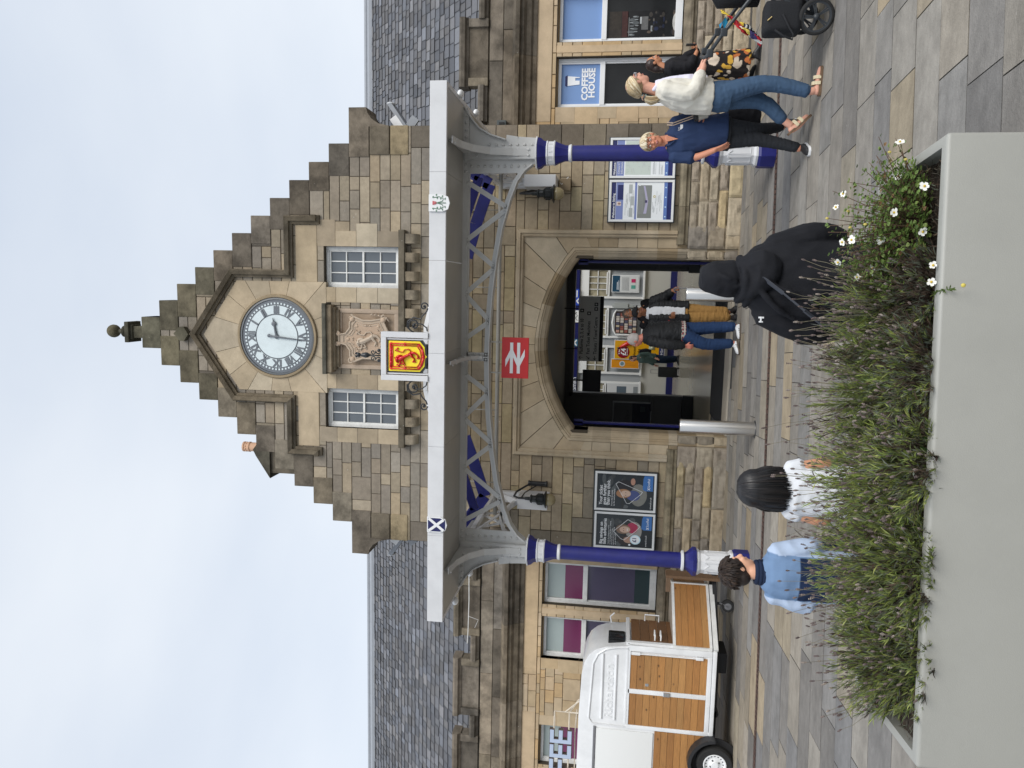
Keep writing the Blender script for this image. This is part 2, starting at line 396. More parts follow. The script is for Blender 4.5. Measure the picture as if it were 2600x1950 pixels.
for i in range(60):
    a=2*PI*(i+.5)/60; d=.026; g.poly([cpt(.545,a-d),cpt(.575,a-d*.95),cpt(.575,a+d*.95),cpt(.545,a+d)][::-1])
for h in range(12):
    a0=2*PI*h/12+.02; a1=2*PI*(h+1)/12-.02; n=8
    ins=[cpt(.385,a0+(a1-a0)*i/n) for i in range(n+1)]; ou=[cpt(.525,a0+(a1-a0)*i/n) for i in range(n+1)]
    g.poly((ins+ou[::-1]))
g.build('dial',lite,ck)
for h,s in enumerate(['XII','I','II','III','IV','V','VI','VII','VIII','IX','X','XI']):
    a=2*PI*h/12
    rot=Matrix.Translation((0,0,0))@Matrix.Rotation(a,4,'Y')
    text(s,'numeral',dark,ck,(.395*math.sin(a),-.036,7.48+.395*math.cos(a)),.165,'c',ext=.002,bold=.008,font_sx={4:.75,3:.85}.get(len(s),1.0)*1.0,rot=rot)
g=MB()
def hand(a,l,wd,tail,y):
    d=Vector((math.sin(a),0,math.cos(a))); c=Vector((0,y,7.48)); g.tube([c-d*(tail+.01),c,c+d*l*.7,c+d*l],[wd*1.1,wd,wd*.8,wd*.25],n=6); g.sphere(c-d*tail,wd*2,seg=10,rings=6,sc3=(1,.4,1))
    return c,d
c,d=hand(R(186),.43,.016,.13,-.062)
c,d=hand(R(79),.32,.02,.0,-.052); g.sphere(c+d*.22,.045,seg=10,rings=6,sc3=(1,.3,1)); g.sphere(c,.035,seg=12,rings=8,sc3=(1,.6,1))
g.build('clock_hand',dark,ck,smooth=True)
# label mould over clock
g=MB()
half=[(2.02,6.70),(1.87,6.70),(1.87,7.17),(.985,7.17),(.985,8.21),(0,8.88)]
path=half+[(-x,zv) for x,zv in half[:-1]][::-1]
sweep(g,path,[(-.005,.01),(-.005,-.05),(-.045,-.06),(-.05,-.10),(-.115,-.125),(-.135,-.09),(-.135,.01)],lambda i:vary((.155,.13,.095),rng,.1))
# ledge + corbels, shelf
g.box(-1.79,1.79,-.16,.05,5.225,5.325,(.15,.128,.095),bev=.015)
for k in range(12):
    x=-1.65+.3*k
    pr=[]; 
    for i in range(7):
        a=PI/2*i/6; pr.append((.13*math.cos(a),.19*math.sin(a)))
    n=len(g.v); X0,X1=x-.077,x+.077
    side=[(-.135,5.22)]+[(-.135*math.cos(PI/2*i/6)+0,5.10-.09*math.sin(PI/2*i/6)) for i in range(7)]+[(.02,5.01),(.02,5.22)]
    for X in (X0,X1): g.v+=[(X,yy,zz2) for yy,zz2 in side]
    m_=len(side); c=vary((.27,.225,.165),rng,.12)
    g.face(list(range(n,n+m_)),c); g.face(list(range(n+2*m_-1,n+m_-1,-1)),c)
    for i in range(m_): j=(i+1)%m_; g.face([n+i,n+m_+i,n+m_+j,n+j],c)
g.box(-.585,.585,-.24,.03,6.535,6.60,(.11,.105,.085),bev=.01)
for i,(e,zz) in enumerate(((.20,6.50),(.13,6.46),(.08,6.41))): g.box(-.56+i*.04,.56-i*.04,-e,.03,zz-.045,zz+.036,(.25,.2,.14),bev=.008)
# diamond boss and finial
g.prism([(-.12,9.14),(0,9.06),(.12,9.14),(.12,9.22),(0,9.33),(-.12,9.22)],-.10,.02,(.13,.12,.085))
g.build('stone_moulding',stone_w,BL,angle=30)
g=MB()
g.box(-.10,.10,.0,.2,9.975,10.15,(.13,.12,.085),bev=.01)
for zz,wd,hh in ((10.15,.13,.04),(10.19,.18,.075)): g.box(-wd,wd,.10-wd,.10+wd,zz,zz+hh,(.10,.095,.07),bev=.012)
g.lathe([(.07,10.265),(.04,10.32),(.10,10.37),(.10,10.39),(.045,10.43),(.04,10.49)],(0,.10),n=16,col=(.10,.095,.07)); g.sphere((0,.10,10.59),.115,(.14,.125,.08),seg=20,rings=14)
g.build('finial',stone_w,BL,angle=50)
# relief panel
cr_=MB()
pk=(.41,.325,.25)
cr_.box(-.50,-.43,-.03,.03,5.36,6.40,pk,bev=.01); cr_.box(.43,.50,-.03,.03,5.36,6.40,pk,bev=.01); cr_.box(-.43,.43,-.03,.03,5.36,5.43,pk,bev=.01); cr_.box(-.43,.43,-.03,.03,6.33,6.40,pk,bev=.01)
cr_.box(-.43,.43,-.012,.03,5.43,6.33,(.34,.26,.19))
sh_=[(-.30,5.62),(-.12,5.52),(0,5.46),(.12,5.52),(.30,5.62),(.27,5.8),(.27,5.95),(.32,6.10),(.24,6.17),(.16,6.17),(.08,6.24),(.06,6.36),(-.06,6.36),(-.08,6.24),(-.16,6.17),(-.24,6.17),(-.32,6.10),(-.27,5.95),(-.27,5.8)]
sh=[(x*1.16,zz) for x,zz in sh_]
cr_.prism(sh,-.09,.0,(.46,.37,.285))
cr_.prism([(x*.80,5.86+(zz-5.86)*.78) for x,zz in sh],-.075-.02,-.08,(.45,.335,.245))
def lion(mb,T,rs,y,th,col):
    """rampant lion facing left, unit box 0..1 in x and z; T maps to world"""
    P=lambda x,z_:(T(x,z_)[0],y,T(x,z_)[1])
    S=lambda pts,rad: mb.tube([P(*p) for p in pts],[r*rs for r in rad],n=8,col=col,flat=th)
    S([(.66,.30),(.56,.42),(.47,.56),(.42,.66),(.38,.76)],[.10,.085,.10,.13,.10])    # trunk
    S([(.40,.78),(.34,.84),(.26,.83),(.20,.80)],[.12,.10,.06,.035])                  # head
    S([(.27,.77),(.22,.745)],[.035,.025])
    S([(.44,.84),(.50,.76),(.52,.66)],[.08,.09,.06])                                  # mane
    S([(.40,.92),(.44,.90)],[.03,.04]); 
    S([(.42,.60),(.30,.62),(.20,.56),(.15,.62)],[.055,.05,.04,.045])                  # fore legs
    S([(.42,.66),(.28,.70),(.14,.72),(.10,.78)],[.055,.045,.038,.045])
    S([(.62,.34),(.48,.28),(.40,.20),(.30,.22)],[.095,.06,.045,.05])                  # hind legs
    S([(.66,.30),(.66,.18),(.56,.08),(.46,.06)],[.095,.06,.045,.055])
    S([(.70,.32),(.82,.40),(.80,.55),(.68,.62),(.70,.76),(.80,.86),(.72,.90)],[.03,.028,.026,.028,.03,.045,.02])
    for q in ((.12,.56),(.17,.66),(.06,.76),(.12,.82),(.27,.25),(.27,.18),(.43,.09),(.43,.02),(.74,.82),(.84,.80)): mb.sphere(P(*q),.028*rs,col,seg=8,rings=6,sc3=(1,.6,1))
lion(cr_,lambda x,z_:(-.20+.40*x,5.62+.48*z_),.50,-.105,.8,(.50,.41,.32))
for sc_,rr_ in ((1.0,.016),(.84,.009),(.72,.009)):
    pp=[(x*sc_,-.095,5.88+(zz-5.88)*sc_) for x,zz in sh]; cr_.tube(pp+pp[:1],rr_,n=6,col=(.47,.385,.30),cap=False)
for (x,zz,r_,sg) in ((-.36,6.15,.05,1),(.36,6.15,.05,-1),(-.36,5.58,.055,-1),(.36,5.58,.055,1),(-.09,6.385,.035,1),(.09,6.385,.035,-1)):
    cr_.tube([(x+(r_*(1-i/16))*math.cos(sg*i*.55),-.10,zz+(r_*(1-i/16))*math.sin(sg*i*.55)) for i in range(15)],[.014-.0005*i for i in range(15)],n=6,col=(.48,.39,.30))
for i in range(9):
    t_=i/8; cr_.tube([(.30+.10*math.sin(t_*3),-.07,5.50+.5*t_),(.36+.06*math.sin(t_*3),-.09,5.54+.5*t_),(.40,-.05,5.60+.48*t_)],[.006,.016,.004],n=6,col=(.46,.37,.29)) if t_<.6 else None
rq=random.Random(3)
for i in range(26):
    a_=rq.uniform(0,2*PI); cr_.sphere((.235*math.cos(a_),-.105,5.87+.25*math.sin(a_)),rq.uniform(.008,.016),(.48,.39,.30),seg=7,rings=5)
for (x,zz,r_) in ((-.33,6.13,.045),(.33,6.13,.045),(-.33,5.60,.05),(.33,5.60,.05),(-.08,6.37,.04),(.08,6.37,.04),(0,6.2,.035),(-.22,6.05,.03),(.22,6.05,.03),(-.22,5.68,.03),(.22,5.68,.03),(0,5.52,.03)): cr_.sphere((x,-.085,zz),r_,(.5,.38,.28),seg=12,rings=8,sc3=(1,.8,1))
cr_.build('heraldic_relief',mat('pink_stone_relief',rough=.9,attr=True,var=.12,vscale=10,bump=.2,bscale=50,spec=.2),BL,angle=40)
# --- doorway arch: moulded ring and fan of voussoirs
ap=[(1.385,2.43),(1.30,2.50),(1.08,2.635),(.85,2.745),(.61,2.83),(.35,2.89),(.1,2.922)]
arc=[(1.385,-.02)]+[(1.385,zz) for zz in (.19,.46,.76,.90,1.21,1.52,1.82,2.12)]+ap
arc=arc+[(-x,zz) for x,zz in arc][::-1]
g=MB(); cs=[pick(SMOOTH+[(.36,.28,.18)],rng,.12) for _ in range(60)]
for i in range(len(arc)-1):
    seg=[arc[i],arc[i+1]]
full=[(0,.42),(0,.12),(-.03,.07),(-.085,.035),(-.09,.02),(-.115,.015),(-.12,-.002),(-.165,-.006),(-.17,.02)]
sweep(g,arc,full,lambda i:cs[i])
ringout=offpath(arc,-.172)
# joints in the ring (thin dark strips set proud)
# fan
po=[(-1.705,1.0),(1.705,1.0),(1.705,3.295),(-1.705,3.295)]
ro_=[p for p in ringout if p[1]>2.2]
ro_=[(ro_[0][0],2.0)]+ro_+[(ro_[-1][0],2.0)]
fan=[R(a) for a in (23.8,36,47,58,69,80,90.1,101,112,123,134,145,156.2)]
sectors(g,(0,1.55),fan,ro_,po,-.004,.3,SMOOTH,rng,gap=.0025,iclosed=False)
for s in (-1,1):
    for za,zb in ((-.02,.19),(.19,.46),(.46,.76),(.76,.90),(.90,1.21),(1.21,1.52),(1.52,1.82),(1.82,2.12),(2.12,2.30)):
        x0,x1=sorted((s*1.557,s*1.71)); g.box(x0,x1,.0,.4,za+.003,zb-.003,pick(SMOOTH+[(.36,.28,.18)],rng),bev=.004)
    # infill triangle between fan and side
    g.box(*sorted((s*1.385,s*1.71)),.06,.40,2.2,3.3,MORT)
g.box(-1.71,1.71,.02,.25,3.06,3.31,MORT)
g.build('doorway_arch',stone_s,BL)
g=MB()
dp=[(1.705,.92),(1.705,3.295),(-1.705,3.295),(-1.705,.92)]
prof=[(.0,.01),(.0,-.02),(-.02,-.045),(-.05,-.045),(-.06,-.07),(-.10,-.07),(-.115,-.05),(-.115,.01)]
dpp=[(1.705,.92)]+[(1.705,zz) for zz in (1.21,1.52,1.82,2.12,2.42,2.72,3.0)]+[(1.705,3.295)]+[(x,3.295) for x in (1.2,.6,0,-.6,-1.2)]+[(-1.705,3.295)]+[(-1.705,zz) for zz in (3.0,2.72,2.42,2.12,1.82,1.52,1.21)]+[(-1.705,.92)]
sweep(g,dpp,prof,lambda i:pick(SMOOTH,rng))
g.build('hood_mould',stone_s,BL)
# --- plinth of the gable: rock-faced stones under a moulded string
for s in (-1,1):
    g=MB()
    a,b=sorted((s*1.72,s*3.43))
    for za,zb in ((.19,.33),(.33,.475),(.475,.62),(.62,.755)):
        g.box(a,b,-.03,.4,za,zb,MORT)
        rr=random.Random(int(za*100)+s); row(g,a,b,za,zb,-.045,rr,PLIN,.3,.75,rock=.035)
    g.box(a,b,-.05,.4,-.06,.19,MORT); row(g,a,b,-.06,.19,-.07,rng,PLIN,.5,.95,rock=.03)
    for za,zb in ((-.04,.2),(.2,.46),(.46,.76)):
        block(g,*sorted((s*1.385,s*1.55)),za,zb,.0,pick(PLIN,rng),rock=.025,rng=rng); block(g,*sorted((s*1.55,s*1.9)),za,zb,-.055,pick(PLIN,rng),rock=.03,rng=rng)
        g.box(*sorted((s*1.40,s*1.9)),.01,.4,za,zb,MORT)
    g.build('plinth',stone_r,BL)
for s in (-1,1):
    g=MB(); x=1.61
    while x<3.42:
        x2=min(3.44,x+rng.uniform(.5,.9)); c=pick([(.34,.29,.20),(.30,.25,.17)],rng); a,b=sorted((s*x,s*(x2-.004)))
        n=len(g.v); sd=[(.02,.765),(-.05,.765),(-.055,.80),(-.09,.83),(-.095,.875),(-.085,.905),(-.01,.93),(.02,.93)]
        for X in (a,b): g.v+=[(X,p,q) for p,q in sd]
        k_=len(sd); g.face(list(range(n,n+k_)),c); g.face(list(range(n+2*k_-1,n+k_-1,-1)),c)
        for i in range(k_): j=(i+1)%k_; g.face([n+i,n+k_+i,n+k_+j,n+j],c)
        x=x2
    g.build('string_course',stone_w,BL)
# --- upper windows
def sash(x0,x1,z0,z1,y,rows,cols,parent,fm,gm):
    f=MB(); t=.06; f.box(x0,x0+t,y,y+.07,z0,z1,bev=.006); f.box(x1-t,x1,y,y+.07,z0,z1,bev=.006); f.box(x0+t,x1-t,y,y+.07,z1-t,z1,bev=.006); f.box(x0+t,x1-t,y,y+.07,z0,z0+t*1.4,bev=.006)
    a,b,c,d=x0+t,x1-t,z0+t*1.4,z1-t
    t2=.028; f.box(a,a+t2,y+.02,y+.06,c,d); f.box(b-t2,b,y+.02,y+.06,c,d); f.box(a+t2,b-t2,y+.02,y+.06,c,c+t2); f.box(a+t2,b-t2,y+.02,y+.06,d-t2,d)
    for i in range(1,cols): X=a+(b-a)*i/cols; f.box(X-.009,X+.009,y+.026,y+.058,c+t2,d-t2)
    for i in range(1,rows): Z=c+(d-c)*i/rows; f.box(a+t2,b-t2,y+.024 if i!=rows//2 else y+.016,y+.055,Z-(.009 if i!=rows//2 else .016),Z+(.009 if i!=rows//2 else .016))
    wd=f.build('window',fm,parent)
    p=MB(); p.box(a+.005,b-.005,y+.045,y+.05,c+.005,d-.005); p.build('pane',gm,wd)
    return wd
for s in (1,-1):
    x0,x1=sorted((s*.845,s*1.525)); sash(x0,x1,5.33,6.65,.09,4,3,BL,whiteold,glassb)
# --- wings
def wing(s):
    Y=.30; xe=12.2 if s<0 else 9.0
    ops=[(3.75,4.51),(4.735,5.50)]+([(6.74,7.50),(7.73,8.48)] if s<0 else [])
    holes=[(*sorted((s*a,s*b)),.96,2.89) for a,b in ops]
    zz=[(.96,1.07,1.27),(1.27,1.42,1.57),(1.57,1.72,1.88),(1.88,2.03,2.18),(2.18,2.33,2.49),(2.49,2.64,2.80),(2.80,2.86,2.955),(2.955,3.1,3.26)]
    g=MB(); a,b=sorted((s*3.44,s*xe))
    ashlar(g,a,b,zz,Y,holes,rng,lambda z:WING,wmin=.14,wmax=.42,snk=.5)
    g.build('wing_wall',stone_s,BL)
    g=MB()
    for za,zb in ((.21,.36),(.36,.50),(.50,.63),(.63,.76)): g.box(a,b,Y-.02,Y+.4,za,zb,MORT); row(g,a,b,za,zb,Y-.04,rng,PLIN,.3,.8,rock=.035)
    g.box(a,b,Y-.03,Y+.4,-.06,.21,MORT); row(g,a,b,-.06,.21,Y-.06,rng,PLIN,.5,1.0,rock=.03)
    g.build('plinth',stone_r,BL)
    g=MB()
    def hprof(sd,x0,x1,pal,step=(1.0,1.6)):
        x=x0
        while x<x1-.01:
            x2=min(x1,x+rng.uniform(*step)); c=pick(pal,rng); n=len(g.v)
            for X in (x,x2-.004): g.v+=[(X,Y+p,q) for p,q in sd]
            k_=len(sd); g.face(list(range(n,n+k_)),c); g.face(list(range(n+2*k_-1,n+k_-1,-1)),c)
            for i in range(k_): j=(i+1)%k_; g.face([n+i,n+k_+i,n+k_+j,n+j],c)
            x=x2
    hprof([(.02,.765),(-.045,.765),(-.05,.80),(-.085,.82),(-.09,.86),(-.04,.93),(.02,.955)],a,b,[(.24,.20,.145)])
    # cornice
    hprof([(.02,3.20),(-.03,3.20),(-.035,3.26),(-.07,3.29),(-.09,3.36),(-.14,3.40),(-.145,3.44),(-.20,3.46),(-.205,3.52),(-.12,3.56),(.02,3.60)],a,b,[(.20,.165,.12),(.26,.21,.15),(.15,.125,.095)])
    for za,zb in ((3.56,3.74),(3.74,3.96)):
        g.box(a,b,Y+.015,Y+.5,za,zb,MORT); row(g,a,b,za,zb,Y,rng,DARK+MIDT,.9,1.7)
    # crenellated parapet
    mer=[(4.15,5.17),(5.64,6.67),(7.08,8.1),(8.55,9.6),(10.1,11.1)] if s<0 else [(4.10,5.10),(5.55,6.58),(7.0,8.0)]
    mer=[sorted((s*p,s*q)) for p,q in mer]; mer.sort()
    cop=[(.21,.0),(-.01,.0),(-.03,.03),(-.075,.055),(-.085,.11),(-.07,.14),(-.02,.155),(.21,.155)]
    def coping(x0,x1,z0,c):
        n=len(g.v)
        for X in (x0,x1): g.v+=[(X,Y+p,z0+q) for p,q in cop]
        k_=len(cop); g.face(list(range(n,n+k_)),c); g.face(list(range(n+2*k_-1,n+k_-1,-1)),c)
        for i in range(k_): j=(i+1)%k_; g.face([n+i,n+k_+i,n+k_+j,n+j],c)
    x=a if s<0 else a+.10
    e=b-.10 if s<0 else b
    g.box(a,b,Y+.05,Y+.45,3.96,3.99,pick(DARK,rng))
    cur=x
    for p,q in mer+[[e,e+1]]:
        if p-cur>.02: coping(cur,min(p,e)-.002,3.985,pick(DARK,rng))
        if p>=e: break
        q=min(q,b)
        g.box(p+.06,q-.06,Y+.006,Y+.20,3.985,4.30,pick(DARK,rng,.15),bev=.006)
        coping(p-.03,q+.03,4.295,pick(DARK,rng))
        for X in (p,q-.10): g.box(X-.015,X+.115,Y-.045,Y+.19,3.975,4.297,pick(DARK,rng),bev=.02)
        cur=q+.002
    g.build('parapet',stone_w,BL)
    # dressed window surrounds
    g=MB()
    for i in range(0,len(ops),2):
        o1,o2=ops[i],ops[i+1]; gap=(o2[0]+o1[1])/2
        x0,x1=sorted((s*(o1[1]+.002),s*(o2[0]-.002)))
        xm=(x0+x1)/2; n=len(g.v)
        mp_=[(x0,Y+.2),(x0,Y+.10),(x0+.06,Y-.012),(x1-.06,Y-.012),(x1,Y+.10),(x1,Y+.2)]
        for zz_ in (.96,2.89): g.v+=[(X,yy,zz_) for X,yy in mp_]
        for k in range(5): g.face([n+k,n+k+1,n+6+k+1,n+6+k],pick(WING[:3],rng,.04))
        for ox,sgn in ((o1[0],-1),(o2[1],1)):
            z_=.96
            for h in (.33,.29,.34,.30,.36,.31):
                z2=min(z_+h,2.89); ww=rng.choice((.0,.10,.05))
                A,B=ox+sgn*(.18+ww),ox
                X0,X1=sorted((s*A,s*B)); cin=s*sgn
                c=pick(WING[:3],rng,.06)
                g.box(X0+(.05 if cin<0 and False else 0),X1,Y-.006,Y+.15,z_+.003,z2-.003,c,bev=.005); z_=z2
        X0,X1=sorted((s*(o1[0]-.22),s*(o2[1]+.2)))
        g.box(X0,X1,Y-.008,Y+.15,2.962,3.198,pick(WING[:3],rng,.04),bev=.006)
        for (p,q) in (o1,o2):
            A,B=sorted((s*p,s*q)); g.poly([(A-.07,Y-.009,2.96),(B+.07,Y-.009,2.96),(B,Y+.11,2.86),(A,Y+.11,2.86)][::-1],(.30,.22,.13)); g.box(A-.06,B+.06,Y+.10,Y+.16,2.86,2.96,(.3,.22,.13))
    g.build('dressed_stone',stone_s,BL)
    # windows
    for i,(p,q) in enumerate(ops):
        A,B=sorted((s*p,s*q)); A-=.02; B+=.02; y=Y+.11; z0,zm,z1=.965,2.17,2.885
        f=MB(); t=.07
        f.box(A,A+t,y,y+.08,z0,z1,bev=.006); f.box(B-t,B,y,y+.08,z0,z1,bev=.006); f.box(A+t,B-t,y,y+.08,z0,z0+.11,bev=.006); f.box(A+t,B-t,y,y+.08,z1-t,z1,bev=.006)
        f.box(A+t,B-t,y-.005,y+.08,zm-.045,zm+.035,bev=.006)
        for (c,d) in ((z0+.11,zm-.045),(zm+.035,z1-t)):
            f.box(A+t,A+t+.025,y+.02,y+.06,c,d); f.box(B-t-.025,B-t,y+.02,y+.06,c,d)
        wd=f.build('window',whitep if s>0 else whiteold,BL)
        a2,b2=A+t+.01,B-t-.01
        lo,up=MB(),MB(); lo.box(a2,b2,y+.05,y+.055,z0+.10,zm-.03); up.box(a2,b2,y+.05,y+.055,zm+.02,z1-.06)
        if s>0:
            lo.build('lower_pane',glassd,wd); up.build('blue_film',mat('blue_window_film',srgb(118,150,200),.35,var=.02,vscale=1),wd)
            it=MB(); rr=random.Random(i+3); yq=y+.0468
            def IX(q): return a2+.02+(430-q)/430*.40
            def IZ(q): return 2.10-(q-680)/790*1.10
            def ie(cx,cz,ra,rb,col,l): it.poly([(cx+ra*math.cos(k*PI/9),yq-l*.0002,cz+rb*math.sin(k*PI/9)) for k in range(18)],col)
            def ib(xa,xb,ya,yb,col,l): it.poly([(IX(yb),yq-l*.0002,IZ(xb)),(IX(ya),yq-l*.0002,IZ(xb)),(IX(ya),yq-l*.0002,IZ(xa)),(IX(yb),yq-l*.0002,IZ(xa))],col)
            ib(690,825,0,425,(.035,.028,.022),0); ib(830,900,0,415,(.055,.022,.02),1); ib(895,1300,0,405,(.012,.012,.013),1)
            for k in range(7): ie(IX(380-k*48),IZ(rr.uniform(930,990)),rr.uniform(.015,.03),rr.uniform(.03,.06),(.10,.11,.115),2); ie(IX(375-k*48),IZ(rr.uniform(920,1000)),.008,.03,(.24,.26,.27),3)
            ib(1045,1120,90,300,(.13,.13,.13),3); ib(1030,1048,95,205,(.45,.47,.48),4); ib(1150,1170,240,330,(.25,.26,.26),4); ib(1395,1405,0,400,(.10,.08,.07),2)
            for k in range(22): ie(IX(rr.uniform(20,400)),IZ(rr.uniform(1130,1420)),rr.uniform(.01,.045),rr.uniform(.01,.04),rr.choice(((.02,.025,.05),(.05,.045,.04),(.09,.07,.055),(.015,.015,.016),(.03,.03,.035),(.13,.12,.11))),5+k*.1)
            ie(IX(190),IZ(1440),.15,.075,(.42,.41,.39),8)
            ib(905,912,100,400,(.2,.2,.2),6)
            if i==1: it.build('dim_interior',mat('dim_interior',rough=.1,attr=True,var=.4,vscale=14,spec=.3),wd)
        else:
            lo.build('lower_pane',mat('lilac_frosted_pane',srgb(84,80,102),.12,var=.08,vscale=2),wd)
            l2=MB(); l2.box(a2,b2,y+.046,y+.049,z0+.10,z0+.36); l2.build('dark_band',mat('dark_teal_glass',srgb(52,68,72),.1),wd)
            up.build('upper_pane',mat('frosted_pale_pane',srgb(158,170,168),.2,var=.03),wd)
            u2=MB(); u2.box(a2,b2,y+.044,y+.049,zm+.025,zm+.345); u2.build('plum_band',mat('plum_film',srgb(108,44,82),.15,var=.06,vscale=3),wd)
        if s>0 and i==0:
            xc=(a2+b2)/2; wt=mat('white_vinyl',(.85,.87,.9),.4)
            text('COFFEE','lettering',wt,wd,(xc,y+.046,2.395),.138,'c',bold=.005,font_sx=1.02)
            text('HOUSE','lettering',wt,wd,(xc+.02,y+.046,2.285),.138,'c',bold=.005,font_sx=1.02)
            cp=MB(); cp.prism([(xc+.01,2.525),(xc+.06,2.525),(xc+.06,2.595),(xc+.10,2.595),(xc+.10,2.525),(xc+.112,2.525),(xc+.13,2.715),(xc-.02,2.715),(xc+.0,2.525)][::-1],y+.042,y+.046,(.85,.87,.9)); cp.build('cup_logo',wt,wd)
            cp=MB(); cp.prism([(xc-.035,2.720),(xc+.145,2.720),(xc+.125,2.755),(xc-.015,2.755)],y+.042,y+.046); cp.build('cup_lid_logo',navy,wd)
    # roof: individual slates
    g=MB(); rr=random.Random(40+s)
    e0,e1=Vector((.74,3.93)),Vector((4.0,7.25)); L_=(e1-e0).length; dv=(e1-e0)/L_; nv=Vector((-dv.y,dv.x))
    g.poly([(a,e0.x,e0.y-.02),(b,e0.x,e0.y-.02),(b,e1.x,e1.y-.02),(a,e1.x,e1.y-.02)],(.05,.05,.055)); g.poly([(a,e1.x,e1.y-.02),(b,e1.x,e1.y-.02),(b,7.2,4.0),(a,7.2,4.0)],(.1,.1,.11))
    d=0; k=0
    while d<L_-.05:
        ex=.185-.06*d/L_; x=a-rr.uniform(0,.2)
        while x<b:
            wd=rr.uniform(.14,.30)-.05*d/L_; v=rr.choice((.10,.115,.125,.135,.15,.18)); c=vary((v*.97,v*.985,v*1.06),rr,.18,.04)
            xa,xb=max(x,a),min(x+wd-.013,b)
            if xb-xa>.02:
                dd=d+rr.uniform(-.012,.012); lift=.018+rr.uniform(0,.008); t2=dd+ex*1.25
                p0=e0+dv*dd+nv*lift; p1=e0+dv*min(t2,L_)+nv*.004; sk=rr.uniform(-.01,.01)
                ps=[(xa,p0.x,p0.y),(xb,p0.x+sk*dv.x,p0.y+sk*dv.y),(xb,p1.x,p1.y),(xa,p1.x,p1.y)]
                g.poly(ps,c); q0=p0-nv*.014
                g.poly([(xa,q0.x,q0.y),(xb,q0.x,q0.y),(xb,p0.x+sk*dv.x,p0.y+sk*dv.y),(xa,p0.x,p0.y)],(c[0]*.6,c[1]*.6,c[2]*.6))
            x+=wd
        d+=ex; k+=1
    rf=g.build('roof',slate,BL)
    g=MB(); g.tube([(a,4.0,7.27),(b,4.0,7.27)],.05,n=10); g.box(a,b,3.84,3.9,7.08,7.16); g.poly([(a,3.83,7.10),(b,3.83,7.10),(b,4.0,7.29),(a,4.0,7.29)]); g.build('lead_ridge',lead,rf,smooth=False)
    # closing volume
    g=MB(); g.box(a,b,Y+.45,7.2,-.05,3.9,(.3,.25,.18)); g.build('rear_wall',stone_s,BL)
wing(-1); wing(1)
# rear roof of the gable block, side cheeks, hoppers, chimney
g=MB()
for s in (-1,1):
    P=[(0,.43,9.55),(s*3.40,.43,5.75),(s*3.40,6.5,5.75),(0,6.5,9.55)]; g.poly(P if s<0 else P[::-1],(.12,.12,.13))
g.build('cross_roof',slate,BL)
g=MB()
for s in (-1,1): g.box(*sorted((s*3.0,s*3.42)),.43,.9,3.9,5.72,(.25,.21,.15))
g.box(-3.0,3.0,.43,.5,5.3,5.75,(.2,.17,.12)); g.build('cheek_wall',stone_w,BL)
for s in (-1,1):
    g=MB(); g.obox((s*3.40,.62,5.32),(s*3.88,.62,5.66),.34,.07,(.3,.3,.3)); g.obox((s*3.42,.50,5.40),(s*3.66,.50,5.22),.05,.14); ho=g.build('gutter_end',lead,BL)
    g=MB(); g.obox((s*3.44,.46,5.44),(s*3.66,.46,5.60),.03,.13); g.sphere((s*3.90,.56,5.66),.05,seg=10,rings=6,sc3=(.5,2,1.5)); g.build('white_fascia_end',whitep,ho)
g=MB(); g.box(-2.75,-1.9,1.35,1.75,7.5,8.35,(.15,.13,.1)); g.prism([(-2.85,8.32),(-1.85,8.32),(-2.3,8.66),(-2.42,8.60)],1.3,1.8,(.12,.11,.085))
ch=g.build('chimney',stone_w,BL)
g=MB(); g.lathe([(.088,8.4),(.088,8.82),(.10,8.83),(.10,8.86),(.088,8.87),(.088,8.93),(.099,8.94),(.099,8.97),(.08,8.97),(.075,8.9)],(-2.305,1.55),n=24)
for k in range(10): a=2*PI*k/10; g.box(-2.305+.086*math.cos(a)-.012,-2.305+.086*math.cos(a)+.012,1.55+.086*math.sin(a)-.012,1.55+.086*math.sin(a)+.012,8.90,8.925,)
g.build('chimney_pot',mat('terracotta_pot',srgb(208,168,138),.7,var=.06),ch,angle=40)
# --- lobby behind the arch
g=MB()
g.box(-3.2,-2.3,.45,5.55,0,3.1); g.box(1.62,3.2,.45,5.55,0,3.1); g.box(-2.3,1.62,.45,5.55,2.98,3.1)
g.box(-3.4,-1.58,5.6,5.75,.0,3.6); g.box(1.375,3.4,5.6,5.75,0,3.6); g.box(-1.58,1.375,5.6,5.75,2.835,3.6)
g.box(-1.90,-1.56,5.50,5.78,.9,.96,bev=.01); g.box(1.36,1.7,5.50,5.78,.9,.96,bev=.01)
g.box(-1.62,-1.53,5.55,5.80,.25,2.9,bev=.005); g.box(1.335,1.40,5.55,5.80,.25,2.9,bev=.005); g.box(-1.62,1.40,5.55,5.80,2.79,2.87,bev=.005)
g.box(-2.34,-1.385,.40,.46,2.3,3.1); g.box(1.385,1.7,.40,.46,2.3,3.1)
g.build('lobby_wall',dgrey,BL)
g=MB(); g.box(-3.2,-1.50,5.44,5.60,0.006,.25,bev=.01); g.box(1.30,1.9,5.44,5.60,.006,.25,bev=.01); g.box(-2.3,-2.24,.5,5.4,.006,.25); g.build('skirting',blackp,BL)
for s in (-1,1):
    g=MB(); x=s*1.352
    g.box(x-.02,x+.02,.60,.68,.14,2.46,bev=.006); g.box(x-.05,x+.05,.60,.66,2.30,2.46,bev=.01)
    for z_ in (.66,.80): g.box(*sorted((x,s*1.385)),.62,.64,z_,z_+.012)
    g.build('gate_post',bluep,BL,angle=40)
